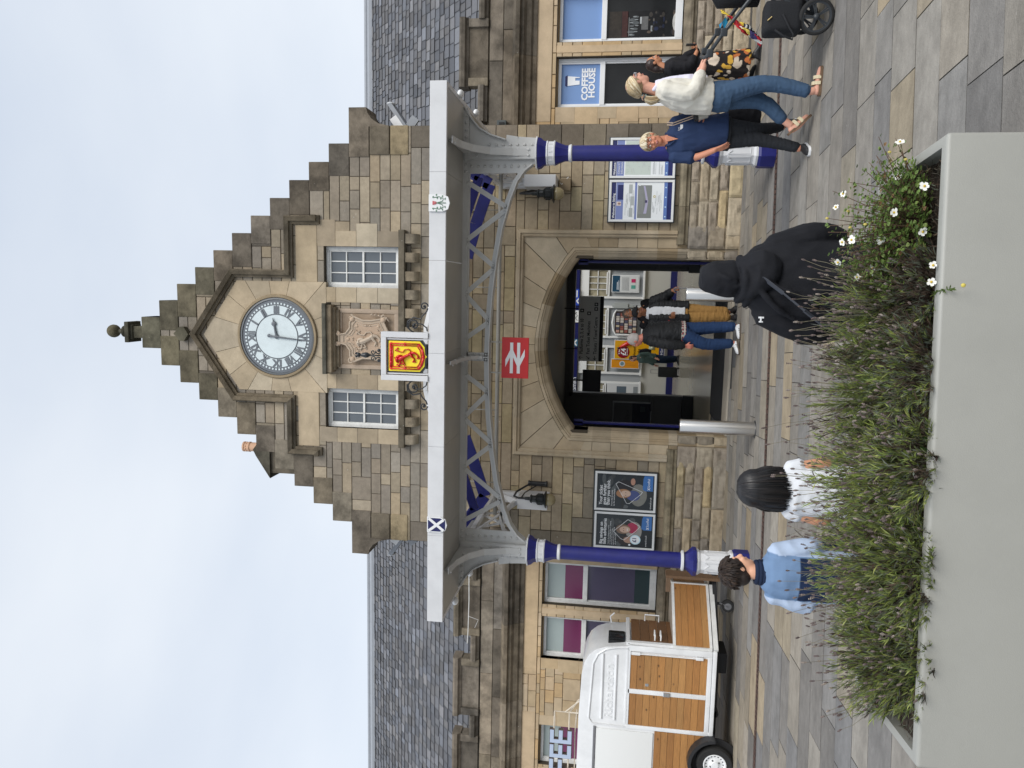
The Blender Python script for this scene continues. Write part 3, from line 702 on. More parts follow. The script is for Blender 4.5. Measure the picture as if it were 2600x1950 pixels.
# concourse beyond
cw=mat('concourse_cream_wall',srgb(178,177,170),.6,var=.03,vscale=3); cp_=mat('concourse_white_panel',(.74,.745,.73),.5,var=.02); cg=mat('concourse_grey_panel',srgb(158,162,165),.5)
g=MB(); g.box(-8,8,12.3,12.5,.2,1.02); g.box(-8,-7.8,5.8,12.3,0,4); g.box(7.8,8,5.8,12.3,0,4); g.build('concourse_wall',cw,BL)
g=MB(); g.box(-8,8,12.26,12.42,-.01,.205); g.box(-8,8,12.16,12.3,3.06,3.22); g.build('blue_band',navy,BL)
g=MB()
g.box(-8,8,12.3,12.5,1.02,3.3); g.build('shopfront_backing',cg,BL)
sf=[]
for (x0,x1) in ((.60,1.56),(-.66,.37),(-1.82,-.90),(-3.0,-2.06),(1.8,2.8)):
    g=MB(); y=12.22
    g.box(x0,x0+.07,y,12.3,1.0,3.04,bev=.008); g.box(x1-.07,x1,y,12.3,1.0,3.04,bev=.008); g.box(x0+.07,x1-.07,y,12.3,2.10,2.17,bev=.008); g.box(x0+.07,x1-.07,y,12.3,2.76,3.04,bev=.008); g.box(x0-.02,x1+.02,y-.03,12.3,1.0,1.06,bev=.008)
    g.box(x0+.13,x1-.13,y-.02,y+.02,2.17,2.21,bev=.006)
    a,b=x0+.09,x1-.09
    for i in range(1,4): X=a+(b-a)*i/4; g.box(X-.012,X+.012,12.25,12.28,2.2,2.76)
    g.box(a,b,12.25,12.28,2.47,2.495)
    fr=g.build('shopfront_bay',cp_,BL)
    g=MB(); g.box(x0+.07,x1-.07,12.285,12.299,2.17,2.76,(.30,.27,.20)); g.build('pane',mat('warm_lit_glass',(.30,.27,.19),.2,var=.5,vscale=6),fr)
g=MB(); g.box(-8,8,12.1,12.3,3.25,3.33); g.build('white_cornice',cp_,BL)
# shop sign lettering on band
wl=mat('white_letters',(.75,.77,.78),.5); wo=thing('shop_sign','white serif shop name lettering on dark blue band above the inner shopfront','shop sign',(-2.1,12.15,3.1))
text('WHSmith','lettering',wl,wo,(-2.72,12.12,3.075),.19,'l',bold=.002,font_sx=1.0)
bs=thing('ticket_logo_sign','small blue sign with white arrow mark beside the hanging direction board','sign',(.63,12.1,3.1))
g=MB(); g.box(.36,.88,12.11,12.15,3.06,3.22); g.build('plate',mat('sign_blue',srgb(40,70,170),.4),bs)
g=MB(); g.prism([(.40,3.07),(.50,3.16),(.60,3.07),(.54,3.07),(.50,3.11),(.46,3.07)],12.10,12.105); g.box(.62,.84,12.10,12.105,3.11,3.145); g.build('arrow_mark',wl,bs)
bs=thing('white_route_sign','small white sign with black scribbled mark on the blue band','sign',(-.05,12.1,3.1))
g=MB(); g.box(-.18,.20,12.11,12.15,3.06,3.20); g.build('plate',cp_,bs); g=MB(); g.tube([(-.12,12.105,3.10),(-.04,12.105,3.16),(.03,12.105,3.10),(.1,12.105,3.16),(.15,12.105,3.12)],.008,n=6); g.build('mark',blackm,bs)
bs=thing('arrow_sign','pale arrow plate pointing up in the middle of the blue band','sign',(-.82,12.1,3.1))
g=MB(); g.prism([(-.95,3.06),(-.72,3.06),(-.72,3.20),(-.95,3.20)],12.11,12.15); g.build('plate',mat('teal_plate',srgb(60,110,140),.4),bs); g=MB(); g.prism([(-.95,3.09),(-.835,3.20),(-.72,3.09),(-.78,3.09),(-.835,3.145),(-.89,3.09)],12.10,12.105); g.build('arrow_mark',wl,bs)
# floors
fl=MB(); fl.box(-3.2,3.2,2.35,5.8,-.02,.006); fl.box(-7.9,7.9,5.8,12.3,-.02,.006); o=fl.build('floor',mat('polished_floor',srgb(168,158,136),.18,var=.06,vscale=.8,spec=.5)); tag(o,kind='structure')
fl=MB(); fl.box(-1.385,1.385,.62,2.348,-.02,.004); o=fl.build('door_mat',mat('coir_mat',(.022,.023,.025),.95,bump=.6,bscale=120)); tag(o,'wide black entrance mat behind the pale doorway threshold','mat')
fl=MB(); fl.box(-1.385,1.385,.10,.615,-.02,.022,(.46,.41,.33),bev=.006); o=fl.build('threshold',mat('threshold_stone',(.46,.41,.33),.7,var=.1,vscale=20)); tag(o,kind='structure')
# ================================================================ GROUND
rng=random.Random(21)
g=MB(); g.poly([(-300,-60,-.035),(300,-60,-.035),(300,400,-.035),(-300,400,-.035)]); o=g.build('ground',asph); tag(o,kind='structure')
ROT=.14; cr2,sr2=math.cos(ROT),math.sin(ROT)
def pv(u,v,z=0): return (u*cr2,u*sr2+v,z)      # u along the rows, v across; joints stay square to the facade
g=MB(); PG=[(0.234,0.221,0.205),(0.262,0.246,0.223),(0.202,0.194,0.185),(0.305,0.281,0.245),(0.245,0.231,0.210),(0.327,0.296,0.251),(0.278,0.256,0.223)]; PT=[(.36,.30,.215),(.33,.28,.205),(.30,.26,.20)]
DR0=-2.93; rows=[]
v=DR0-.075
hs=[.36,.38,.40,.34,.42,.37]
k=0
while v>-13.5: h=hs[k%6]; rows.append((v-h,v)); v-=h; k+=1
v=DR0+.075; k=2
while v<5.2: h=hs[k%6]*.92; rows.append((v,v+h)); v+=h; k+=1
for (v0,v1) in rows:
    x=-10.5+rng.uniform(0,.8)
    while x<11:
        L_=rng.choice((.5,.7,.9,1.1,1.3)); tan=rng.random()<.17
        c=pick(PT if tan else PG,rng,.12); j=.004; x1=x+L_
        ym=(v0+v1)/2+x*sr2
        yy1=x1*sr2+v1
        if x*sr2+v0<.25 or abs(x)<1.3:
            z_=rng.uniform(-.0015,.0015); sk=.10*(v1-v0)
            q=[pv(x+j+sk,v0+j,z_),pv(x1-j+sk,v0+j,z_),pv(x1-j,v1-j,z_),pv(x+j,v1-j,z_)]
            yc=sum(p[1] for p in q)/4
            if yc<.08:
                q=[(p[0],min(p[1],.09),p[2]) for p in q]; g.poly(q,c)
                b=[(p[0],p[1],-.02) for p in q]
                for i in range(4): i2=(i+1)%4; g.poly([q[i],b[i],b[i2],q[i2]],(c[0]*.6,c[1]*.6,c[2]*.6))
        x=x1
pvm=g.build('pavement',flag); tag(pvm,kind='structure')
g=MB(); g.poly([pv(-10.5,-13.4,-.012),pv(10.5,-13.4,-.012),pv(10.5,DR0-.07,-.012),pv(-10.5,DR0-.07,-.012)]); g.poly([(-10.5,-4.2,-.013),(10.5,-1.5,-.013),(10.5,.3,-.013),(-10.5,.3,-.013)]); o=g.build('joint_sand',mat('joint_sand',(.07,.065,.06),.95)); tag(o,kind='structure')
g=MB(); c1=(.10,.055,.042)
g.poly([pv(-10.5,DR0-.07,-.008),pv(10.5,DR0-.07,-.008),pv(10.5,DR0+.07,-.008),pv(-10.5,DR0+.07,-.008)],(.03,.025,.022))
u=-8.0
while u<8: 
    for dv in (-.035,.035):
        a,b=pv(u,DR0+dv-.028,.001),pv(u+.045,DR0+dv-.028,.001); c,d=pv(u+.045,DR0+dv+.028,.001),pv(u,DR0+dv+.028,.001); g.poly([a,b,c,d],vary(c1,rng,.2))
    u+=.06
o=g.build('drain_channel',mat('rusty_iron',rough=.8,attr=True,var=.2,vscale=30)); tag(o,kind='structure')
# ================================================================ ENTRANCE CANOPY
CN=thing('entrance_canopy','grey riveted iron entrance canopy on two royal blue columns over the arched doorway','canopy',(0,-1.7,0))
for s in (1,-1):
    col_=thing('column','',None,(s*2.575,-2.4,0)); col_.parent=CN; col_.location=(s*2.575,-.7,0)
    cx=(s*2.575,-2.4)
    g=MB(); g.lathe([(.19,0),(.19,.17),(.175,.195),(.17,.20)],cx,n=8); g.build('base',bluep,col_)
    g=MB(); g.lathe([(.175,.20),(.175,.225),(.150,.25),(.143,.60),(.165,.63),(.165,.655)],cx,n=8)
    for k in range(8):
        a=2*PI*k/8; nx,ny=math.cos(a),math.sin(a); tx,ty=-ny,nx; r=.139
        def Q(u,z_): return (cx[0]+nx*r+tx*u,cx[1]+ny*r+ty*u,z_)
        pts=[Q(-.035,.29),Q(-.035,.54),Q(-.02,.50),Q(-.02,.33),Q(.02,.33),Q(.035,.29)]
        for (p,q) in ((Q(-.036,.285),Q(-.036,.55)),(Q(.036,.285),Q(.036,.55)),(Q(-.036,.55),Q(0,.50)),(Q(.036,.55),Q(0,.50)),(Q(-.036,.285),Q(.036,.285))): g.tube([p,q],.006,n=5)
    g.build('pedestal',lgreyp,col_)
    g=MB(); g.lathe([(.185,.655),(.188,.70),(.15,.735),(.115,.78),(.108,.82)],cx,n=8); g.lathe([(.106,.83),(.094,2.42)],cx,n=16); g.lathe([(.097,2.45),(.10,2.50),(.125,2.57),(.15,2.62)],cx,n=8); g.lathe([(.148,2.725),(.155,2.76),(.19,2.80),(.20,2.84)],cx,n=8); g.build('shaft',bluep,col_,angle=30)
    g=MB(); g.lathe([(.11,.81),(.135,.815),(.135,.835),(.108,.85)],cx,n=16); g.build('ring',lgreyp,col_,angle=40); g=MB(); g.lathe([(.096,2.41),(.108,2.42),(.108,2.435),(.098,2.455)],cx,n=16); g.build('ring',lgreyp,col_,angle=40); g=MB(); g.lathe([(.152,2.62),(.158,2.635),(.146,2.645),(.146,2.705),(.158,2.715),(.152,2.73)],cx,n=8); g.lathe([(.20,2.838),(.208,2.842),(.208,2.855),(.19,2.862)],cx,n=8)
    for k in range(8):
        a=2*PI*k/8; nx,ny=math.cos(a),math.sin(a); g.tube([(cx[0]+nx*.137,cx[1]+ny*.137,2.655),(cx[0]+nx*.137,cx[1]+ny*.137,2.695)],.008,n=5)
    g.build('collar',lgreyp,col_,angle=40)
g=MB(); Yb=-2.4; riv=[]
out_c=[(2.70,2.862),(2.715,3.1),(2.74,3.25),(2.80,3.44),(2.88,3.58),(2.98,3.67),(3.14,3.775)]
low_c=[(2.45,2.862),(2.44,2.90),(2.36,3.0),(2.23,3.09),(2.0,3.175),(1.65,3.27),(1.22,3.34),(.8,3.385),(.4,3.41),(0,3.42)]
tk=.065
for s in (1,-1):
    # solid knee plate
    pl=[(2.45,2.862),(2.70,2.862)]+out_c[1:]+[(2.33,3.775),(2.33,3.72),(2.335,3.10)]+[(2.30,3.06),(2.36,3.0),(2.44,2.90)]
    pts=[(s*x,z_) for x,z_ in pl]; g.prism(pts if s>0 else pts[::-1],Yb-.012,Yb+.012)
    # flanges along outer curve and post
    for a,b in zip(out_c,out_c[1:]): g.obox((s*a[0],Yb,a[1]),(s*b[0],Yb,b[1]),.13,.016,up=(0,0,1))
    for xx in (2.50,2.575,2.645): g.box(*sorted((s*(xx-.006),s*(xx+.006))),Yb-.07,Yb+.07,2.862,3.76)
    g.box(*sorted((s*2.50,s*2.65)),Yb-.085,Yb-.07,2.862,3.76); 
    # lower chord
    for a,b in zip(low_c[1:],low_c[2:]):
        g.obox((s*a[0],Yb,a[1]),(s*b[0],Yb,b[1]),.15,.016)
        p=[(s*a[0],a[1]+.008),(s*b[0],b[1]+.008),(s*b[0],b[1]+tk),(s*a[0],a[1]+tk)]; g.prism(p if s<0 else p[::-1],Yb-.02,Yb+.02)
    nd=[(.22,1),(.47,0),(.81,1),(1.155,0),(1.48,1),(1.90,0),(2.24,1)]
    def zl_(x):
        for a,b in zip(low_c,low_c[1:]):
            if b[0]<=x<=a[0]: return a[1]+(b[1]-a[1])*(a[0]-x)/(a[0]-b[0])
        return 3.42
    for (x1,t1),(x2,t2) in zip(nd,nd[1:]):
        z1_=3.72 if t1 else zl_(x1)+.035; z2_=3.72 if t2 else zl_(x2)+.035
        dx=.025; xa=x1+dx;xb=x2-dx
        g.obox((s*xa,Yb-.03,z1_),(s*xb,Yb-.03,z2_),.014,.062,up=(0,0,1)) if False else g.obox((s*xa,Yb-.028,z1_),(s*xb,Yb-.028,z2_),.016,.06)
        for x_,z_ in ((xa,z1_),(xb,z2_)): riv.append((s*x_,Yb-.042,z_))
    for i in range(9): riv.append((s*2.42,Yb-.018,3.0+.085*i)); riv.append((s*2.68,Yb-.018,2.92+.09*i)) if i<7 else None
    for i in range(6): riv.append((s*2.54,Yb-.09,2.95+.13*i)); riv.append((s*2.61,Yb-.09,2.95+.13*i))
    for i in range(10): riv.append((s*(2.35+.085*i),Yb-.05,3.745)) 
g.box(-3.14,3.14,Yb-.075,Yb+.075,3.775,3.79); g.box(-2.34,2.34,Yb-.02,Yb+.02,3.70,3.775); g.box(-3.1,3.1,Yb-.045,Yb-.02,3.715,3.775)
g.box(-.055,.055,Yb-.02,Yb+.02,3.42,3.72); g.box(-.008,.008,Yb-.07,Yb+.02,3.42,3.72)
for i in range(4):
    for x_ in (-.03,.03): riv.append((x_,Yb-.024,3.46+.075*i))
g.build('beam',ironp,CN)
g=MB()
for p in riv: g.sphere(p,.019,seg=8,rings=5,sc3=(1,.7,1))
g.build('rivet',ironp,CN,smooth=True)
# forward cantilever brackets
for x0 in (2.575,-2.575,0):
    g=MB(); zb=2.95 if x0 else 3.5
    cv=[(-2.48,zb),(-2.50,zb+.25*(3.7-zb)),(-2.60,zb+.62*(3.7-zb)),(-2.80,zb+.86*(3.7-zb)),(-3.05,3.69),(-3.34,3.725)]
    for a,b in zip(cv,cv[1:]):
        g.obox((x0,a[0],a[1]),(x0,b[0],b[1]),.085 if x0 else .045,.014,up=(0,1,.2)); n=len(g.v)
        g.v+=[(x0-.006,a[0],a[1]),(x0-.006,b[0],b[1]),(x0-.006,b[0],3.77),(x0-.006,a[0],3.77)]; g.v+=[(x0+.006,p[1],p[2]) for p in g.v[n:n+4]]
        g.face([n,n+1,n+2,n+3]); g.face([n+7,n+6,n+5,n+4])
    for i in range(7): t=i/6; g.sphere((x0+(.03 if i%2 else -.03),-2.7-.6*t,3.70 if i>2 else 3.66),.011,seg=6,rings=4)
    g.build('bracket',ironp,CN)
# fascia, soffit
g=MB()
xs=[-3.2,-2.1,-1.0,.12,1.2,2.2,3.2]
for a,b in zip(xs,xs[1:]): g.box(a+.001,b-.001,-3.44,-3.385,3.77,3.965,bev=.004)
for s in (-1,1): g.box(*sorted((s*3.15,s*3.2)),-3.384,-.05,3.775,3.96)
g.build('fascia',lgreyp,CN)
g=MB()
for a,b in zip(xs,xs[1:]): g.box(max(a,-3.15)+.002,min(b,3.15)-.002,-3.384,-2.48,3.778,3.80)
for s in (-1,1):
    g.box(*sorted((s*2.62,s*3.149)),-2.32,-.1,3.778,3.80); g.box(*sorted((s*2.60,s*2.64)),-2.32,-.1,3.74,3.90)
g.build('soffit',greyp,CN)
# side lattice girders back to the wall and wall posts
for s in (1,-1):
    g=MB(); x=s*2.52
    g.obox((x,-2.3,3.70),(x,-.12,3.70),.08,.06)
    lc=[(-2.3,2.98),(-1.9,3.25),(-1.3,3.40),(-.7,3.36),(-.12,3.22)]
    for a,b in zip(lc,lc[1:]): g.obox((x,a[0],a[1]),(x,b[0],b[1]),.08,.035)
    nn=[(-2.1,3.12),(-1.75,3.70),(-1.45,3.36),(-1.1,3.70),(-.8,3.37),(-.45,3.70),(-.2,3.24)]
    for a,b in zip(nn,nn[1:]): g.obox((x-.02,a[0],a[1]),(x-.02,b[0],b[1]),.02,.05)
    for a,b in (((-2.1,3.66),(-1.0,3.38)),((-1.6,3.3),(-.2,3.66))): g.obox((x+.03,a[0],a[1]),(x+.03,b[0],b[1]),.02,.04)
    g.build('side_girder',lgreyp,CN)
    g=MB(); g.box(*sorted((s*2.42,s*2.60)),-.50,-.02,2.78,3.26,bev=.01); g.box(*sorted((s*2.44,s*2.58)),-.14,-.02,3.26,3.70,bev=.01); g.obox((s*2.5,-.46,3.26),(s*2.5,-.14,3.62),.10,.03); g.build('wall_bracket',lgreyp,CN)
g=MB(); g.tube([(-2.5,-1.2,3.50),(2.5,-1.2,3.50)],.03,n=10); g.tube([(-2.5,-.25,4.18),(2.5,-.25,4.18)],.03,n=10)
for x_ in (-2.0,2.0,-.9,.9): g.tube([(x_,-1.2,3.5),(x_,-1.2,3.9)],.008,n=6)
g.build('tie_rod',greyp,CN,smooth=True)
# blue valley boards and glazing
for s,pts in ((-1,[(-1.32,3.98),(-1.66,3.85),(-2.22,3.66),(-2.60,3.92)]),(1,[(1.32,3.98),(1.80,3.85),(2.36,3.66),(2.52,3.92)])):
    g=MB()
    for a,b in zip(pts,pts[1:]): g.obox((a[0],-1.20,a[1]),(b[0],-1.20,b[1]),.03,.17)
    g.build('blue_valley_board',bluep,CN); g=MB()
    for a,b in zip(pts,pts[1:]): g.obox((a[0],-1.9,a[1]+.02),(b[0],-1.9,b[1]+.02),.03,.12)
    g.build('blue_valley_board',bluep,CN)
gl=mat('canopy_glass',(.55,.60,.60),.15,alpha=.55)
g=MB()
for i in range(9):
    x0=-2.5+i*.556; g.poly([(x0+.01,-2.28,4.0),(x0+.54,-2.28,4.0),(x0+.54,-.12,4.36),(x0+.01,-.12,4.36)])
g.build('roof_glazing',gl,CN)
g=MB()
for i in range(10): x0=-2.5+i*.556; g.obox((x0,-2.3,3.99),(x0,-.12,4.35),.024,.06)
g.box(-3.14,3.14,-2.33,-2.29,3.80,4.04); g.box(-2.6,2.6,-.14,-.10,4.30,4.40)
for s in (-1,1): g.obox((s*.40,-2.9,4.14),(s*1.05,-2.9,3.985),.03,.05); g.obox((s*.40,-2.9,4.06),(s*.75,-2.9,3.975),.03,.03)
g.obox((-.4,-2.9,4.14),(.4,-2.9,4.14),.03,.05)
g.build('glazing_bar',whitep,CN)
for s in (-1,1):
    for y_ in (-2.75,-1.75): 
        g=MB(); g.sphere((s*3.22,y_,3.76),.05,seg=12,rings=8,sc3=(1,1.3,.8)); g.build('gutter_outlet',whitep,CN,smooth=True)
# ---- crest sign on the fascia
CS=thing('crest_sign','white-framed yellow shield with red rampant lion and black iron scrolls standing on the canopy edge','crest',(.07,-3.4,3.965))
g=MB(); X0,X1,Z0,Z1=-.215,.36,3.967,4.54
g.box(X0,X0+.065,-3.46,-3.34,Z0,Z1,bev=.006); g.box(X1-.065,X1,-3.46,-3.34,Z0,Z1,bev=.006); g.box(X0+.065,X1-.065,-3.46,-3.34,Z1-.065,Z1,bev=.006)
g.box(X0+.075,X0+.09,-3.44,-3.36,Z0,Z1-.07); g.box(X1-.09,X1-.075,-3.44,-3.36,Z0,Z1-.07); g.build('frame',lgreyp,CS)
g=MB(); g.box(X0+.14,X1-.14,-3.37,-3.36,Z0,4.05); g.build('mesh_panel',mat('dark_mesh',(.12,.12,.12),.7),CS)
def shield(k,zt,dz): 
    c=.075; return [(c-.2*k,zt),(c-.2*k,zt-.40*k+dz),(c-.12*k,zt-.445*k+dz),(c-.03*k,zt-.455*k+dz),(c,zt-.49*k+dz),(c+.03*k,zt-.455*k+dz),(c+.12*k,zt-.445*k+dz),(c+.2*k,zt-.40*k+dz),(c+.2*k,zt)]
g=MB(); g.prism([(-.13,4.465),(-.125,4.05),(-.05,3.995),(.04,3.985),(.075,3.968),(.11,3.985),(.2,3.995),(.275,4.05),(.28,4.465)],-3.43,-3.39); g.build('black_edge',blackp,CS)
g=MB(); g.prism([(-.105,4.45),(-.105,4.07),(-.04,4.015),(.05,4.005),(.075,3.985),(.10,4.005),(.19,4.015),(.255,4.07),(.255,4.45)],-3.436,-3.431); g.build('yellow_field',mat('heraldic_yellow',srgb(246,226,40),.45),CS)
red=mat('heraldic_red',srgb(206,26,30),.4,coat=.3)
g=MB()
def fleur(x,z_,r): g.sphere((x,-3.445,z_),r,seg=8,rings=6,sc3=(1,.5,1)); g.sphere((x+r,-3.445,z_),r*.5,seg=6,rings=5,sc3=(1,.5,1)); g.sphere((x-r,-3.445,z_),r*.5,seg=6,rings=5,sc3=(1,.5,1)); g.sphere((x,-3.445,z_+r),r*.5,seg=6,rings=5,sc3=(1,.5,1)); g.sphere((x,-3.445,z_-r),r*.5,seg=6,rings=5,sc3=(1,.5,1))
ed=[(-.075,4.425),(-.075,4.085),(-.02,4.045),(.075,4.02),(.17,4.045),(.225,4.085),(.225,4.425)]
for a,b in zip(ed,ed[1:]+ed[:1]): g.obox((a[0],-3.442,a[1]),(b[0],-3.442,b[1]),.012,.026)
ed2=[(.075+(x-.075)*.84,4.245+(z_-4.245)*.87) for x,z_ in ed]
for a,b in zip(ed2,ed2[1:]+ed2[:1]): g.obox((a[0],-3.442,a[1]),(b[0],-3.442,b[1]),.010,.010)
for x_,z_ in ((-.07,4.42),(.22,4.42),(-.07,4.25),(.22,4.25),(.075,4.42),(-.06,4.08),(.21,4.08),(.075,4.03),(0,4.42),(.15,4.42)): fleur(x_,z_,.014)
g.build('red_tressure',red,CS,smooth=True)
g=MB(); lion(g,lambda x,z_:(-.06+.27*x,4.065+.34*z_),.40,-3.448,.5,(.5,.5,.5)); g.build('lion',red,CS,smooth=True)
g=MB()
def spiral(cx_,cz_,r0,a0,turns,sg,r1=.008,n=22): return [(cx_+(r0+(r1-r0)*i/n)*math.cos(a0+sg*turns*2*PI*i/n),-3.4,cz_+(r0+(r1-r0)*i/n)*math.sin(a0+sg*turns*2*PI*i/n)) for i in range(n+1)]
def scroll(s,x0):
    X=lambda d:x0+s*d
    g.tube([(X(.01),-3.4,3.99),(X(.05),-3.4,4.0),(X(.09),-3.4,4.05),(X(.10),-3.4,4.12)]+[(X(.07)+s*q[0],-3.4,4.14+q[1]) for q in [(.03*math.cos(a),.03*math.sin(a)) for a in (0,1,2,3,4,5)]],.008,n=6)
    pts=spiral(X(.08),4.15,.085,PI if s>0 else 0,1.4,-s); g.tube(pts[:],.009,n=6)
    g.tube([(X(0),-3.4,4.17),(X(.05),-3.4,4.235),(X(.12),-3.4,4.23),(X(.17),-3.4,4.16),(X(.15),-3.4,4.07),(X(.19),-3.4,4.05),(X(.24),-3.4,4.0),(X(.28),-3.4,3.985)],.009,n=6)
    g.tube(spiral(X(.30),4.03,.05,-PI/2,1.3,s),.009,n=6); g.sphere((X(.30),-3.4,4.03),.014,seg=8,rings=6); g.sphere((X(.08),-3.4,4.15),.02,seg=8,rings=6)
scroll(1,.365); g.build('iron_scroll',blackp,CS,smooth=True); g=MB(); scroll(-1,-.22); g.build('iron_scroll',blackp,CS,smooth=True); g=MB()
# crown finial on top
for s in (-1,1): g.tube(spiral(.07+s*.055,4.585,.04,PI/2,1.1,s,n=14),.008,n=6); g.tube(spiral(.07+s*.04,4.655,.03,-PI/2,1.1,-s,n=14),.007,n=6); g.sphere((.07+s*.055,-3.4,4.585),.016,seg=8,rings=6)
g.tube([(.07,-3.4,4.54),(.07,-3.4,4.70)],.009,n=6); g.lathe([(.008,0),(.03,.03),(.035,.06),(.02,.10),(.012,.12),(.026,.13),(.03,.16),(.02,.165)],(.07,-3.4),n=12,cz=4.69)
for k in range(6): a=k*PI/3; g.sphere((.07+.026*math.cos(a),-3.4+.026*math.sin(a),4.865),.010,seg=6,rings=5)
g.build('iron_crown',blackp,CS,smooth=True)
# shields on fascia
def small_shield(x,label,kind):
    t=thing('shield_sign',label,'shield',(x,-3.45,3.83)); z0=3.965
    ol=lambda k:[(x-.095*k,z0-.0+(-.012 if k<1 else 0)),(x-.095*k,z0-.16),(x-.07*k,z0-.215-.01*k),(x,z0-.245*k-.015*(1-k)*6),(x+.07*k,z0-.215-.01*k),(x+.095*k,z0-.16),(x+.095*k,z0-.0+(-.012 if k<1 else 0))]
    g=MB(); g.prism(ol(1),-3.462,-3.442); g.build('plate',whitep,t)
    if kind=='saltire':
        g=MB(); g.prism(ol(.86),-3.466,-3.463); g.build('blue_field',navy,t)
        g=MB(); g.obox((x-.078,-3.468,z0-.02),(x+.068,-3.468,z0-.205),.006,.032); g.obox((x+.078,-3.468,z0-.02),(x-.068,-3.468,z0-.205),.0065,.032); g.build('white_cross',whitep,t)
    else:
        g=MB(); g.sphere((x,-3.466,z0-.075),.018,(.45,.12,.13),seg=10,rings=8,sc3=(1,.3,1)); g.prism([(x-.018,z0-.07),(x+.018,z0-.07),(x+.022,z0-.045),(x-.022,z0-.045)],-3.468,-3.463,(.5,.1,.12)); g.build('thistle_flower',mat('painted_emblem',rough=.6,attr=True),t)
        g=MB()
        gc=(.12,.22,.15)
        for s in (-1,1):
            g.tube([(x,-3.465,z0-.09),(x+s*.02,-3.465,z0-.16),(x+s*.05,-3.465,z0-.17),(x+s*.07,-3.465,z0-.12),(x+s*.06,-3.465,z0-.06)],.004,n=5,col=gc)
            for q in ((.04,-.10),(.06,-.16),(.03,-.19),(.075,-.09),(.05,-.05),(.035,-.14)): g.poly([(x+s*q[0],-3.4655,z0+q[1]),(x+s*(q[0]+.016),-3.4655,z0+q[1]+.010),(x+s*(q[0]+.03),-3.4655,z0+q[1]-.008),(x+s*(q[0]+.012),-3.4655,z0+q[1]-.008)],gc)
        g.tube([(x,-3.465,z0-.09),(x,-3.465,z0-.2)],.005,n=5,col=gc)
        g.build('thistle_leaves',mat('painted_emblem',rough=.6,attr=True),t)
small_shield(1.85,'small white shield with a red-headed thistle on the right of the canopy fascia','thistle')
small_shield(-1.955,'small blue shield with white diagonal cross on the left of the canopy fascia','saltire')
# ---- rail logo sign
RS=thing('rail_sign','red square sign with white double arrow hanging under the canopy beam','sign',(0,-2.4,3.08))
g=MB(); g.box(-.265,.265,-2.42,-2.38,2.90,3.25,bev=.004); g.build('panel',mat('signal_red',srgb(196,28,30),.4),RS)
g=MB()
k_=.40/62; Tz=lambda x,y:(-.20+x*k_,3.20-y*k_-.0+ -.0)
off=(3.075+39*k_/2)
Tz=lambda x,y:(-.20+x*k_, off-y*k_)
def clipz(p):
    return p
def stroke(a,b,w_):
    a=Vector(a);b=Vector(b);d=(b-a).normalized();n_=Vector((-d.y,d.x))*w_/2; return [a+n_,b+n_,b-n_,a-n_]
def clip(poly,ylo,yhi):
    for sgn,lim in ((1,ylo),(-1,-yhi)):
        outp=[]
        for i in range(len(poly)):
            a=poly[i];b=poly[(i+1)%len(poly)]; fa=sgn*a.y-lim; fb=sgn*b.y-lim
            if fa>=0: outp.append(a)
            if (fa>=0)!=(fb>=0): t=fa/(fa-fb); outp.append(a+(b-a)*t)
        poly=outp
    return poly
yy=-2.4245
for i,(a,b) in enumerate((((1,-8.9),(46,12.4)),((46,12.4),(16,26.6)),((16,26.6),(61,47.9)),((0,12.4),(62,12.4)),((0,26.6),(62,26.6)))):
    pg=clip(stroke(a,b,6.2),0,39); g.prism([Tz(p.x,p.y) for p in pg],yy-i*.0004,-2.4205)
g.build('double_arrow_logo',whitep,RS)
g=MB()
for x_ in (-.20,.20): g.box(x_-.008,x_+.008,-2.41,-2.39,3.25,3.44); g.sphere((x_,-2.4,3.30),.014,seg=8,rings=6)
g.build('hanger',greyp,RS)
# ---- wall lanterns
def lantern(x,lab):
    t=thing('wall_lantern',lab,'lamp',(x,-.5,2.6),'lanterns on brackets under the canopy')
    g=MB(); g.lathe([(.135,2.795),(.14,2.80),(.13,2.812),(.09,2.83),(.075,2.85),(.075,2.93),(.083,2.94),(.06,2.96),(.055,2.97),(.055,3.02),(.07,3.03),(.06,3.05),(.03,3.06),(.025,3.13),(.02,3.14)],(x,-.5),n=24)
    for k in range(10): a=2*PI*k/10; g.obox((x+.088*math.cos(a),-.5+.088*math.sin(a),2.85),(x+.088*math.cos(a),-.5+.088*math.sin(a),2.93),.012,.012)
    g.build('housing',mat('lantern_iron',(.010,.013,.013),.4),t,angle=35)
    g=MB(); g.lathe([(.095,2.795),(.098,2.75),(.086,2.70),(.06,2.66),(.01,2.645)],(x,-.5),n=20); g.build('globe',mat('lamp_globe',srgb(150,138,105),.15,coat=.5),t,smooth=True)
    g=MB(); g.tube([(x,-.5,3.12),(x,-.5,3.24),(x+.01,-.44,3.32),(x+.04,-.28,3.30),(x+.09,-.12,3.18),(x+.12,-.04,3.10)],.017,n=8); g.tube([(x,-.5,3.2),(x+.04,-.3,3.16),(x+.1,-.06,3.0)],.010,n=6); g.lathe([(.045,-.16),(.05,-.14),(.04,-.12),(.04,.12),(.05,.14),(.045,.16)],(x+.13,-.05),n=12,cz=2.98); g.build('arm',blackp,t,smooth=False)
lantern(-2.42,'black bracket lantern on the left, above the adventure posters')
lantern(2.315,'black bracket lantern on the right, above the information boards')
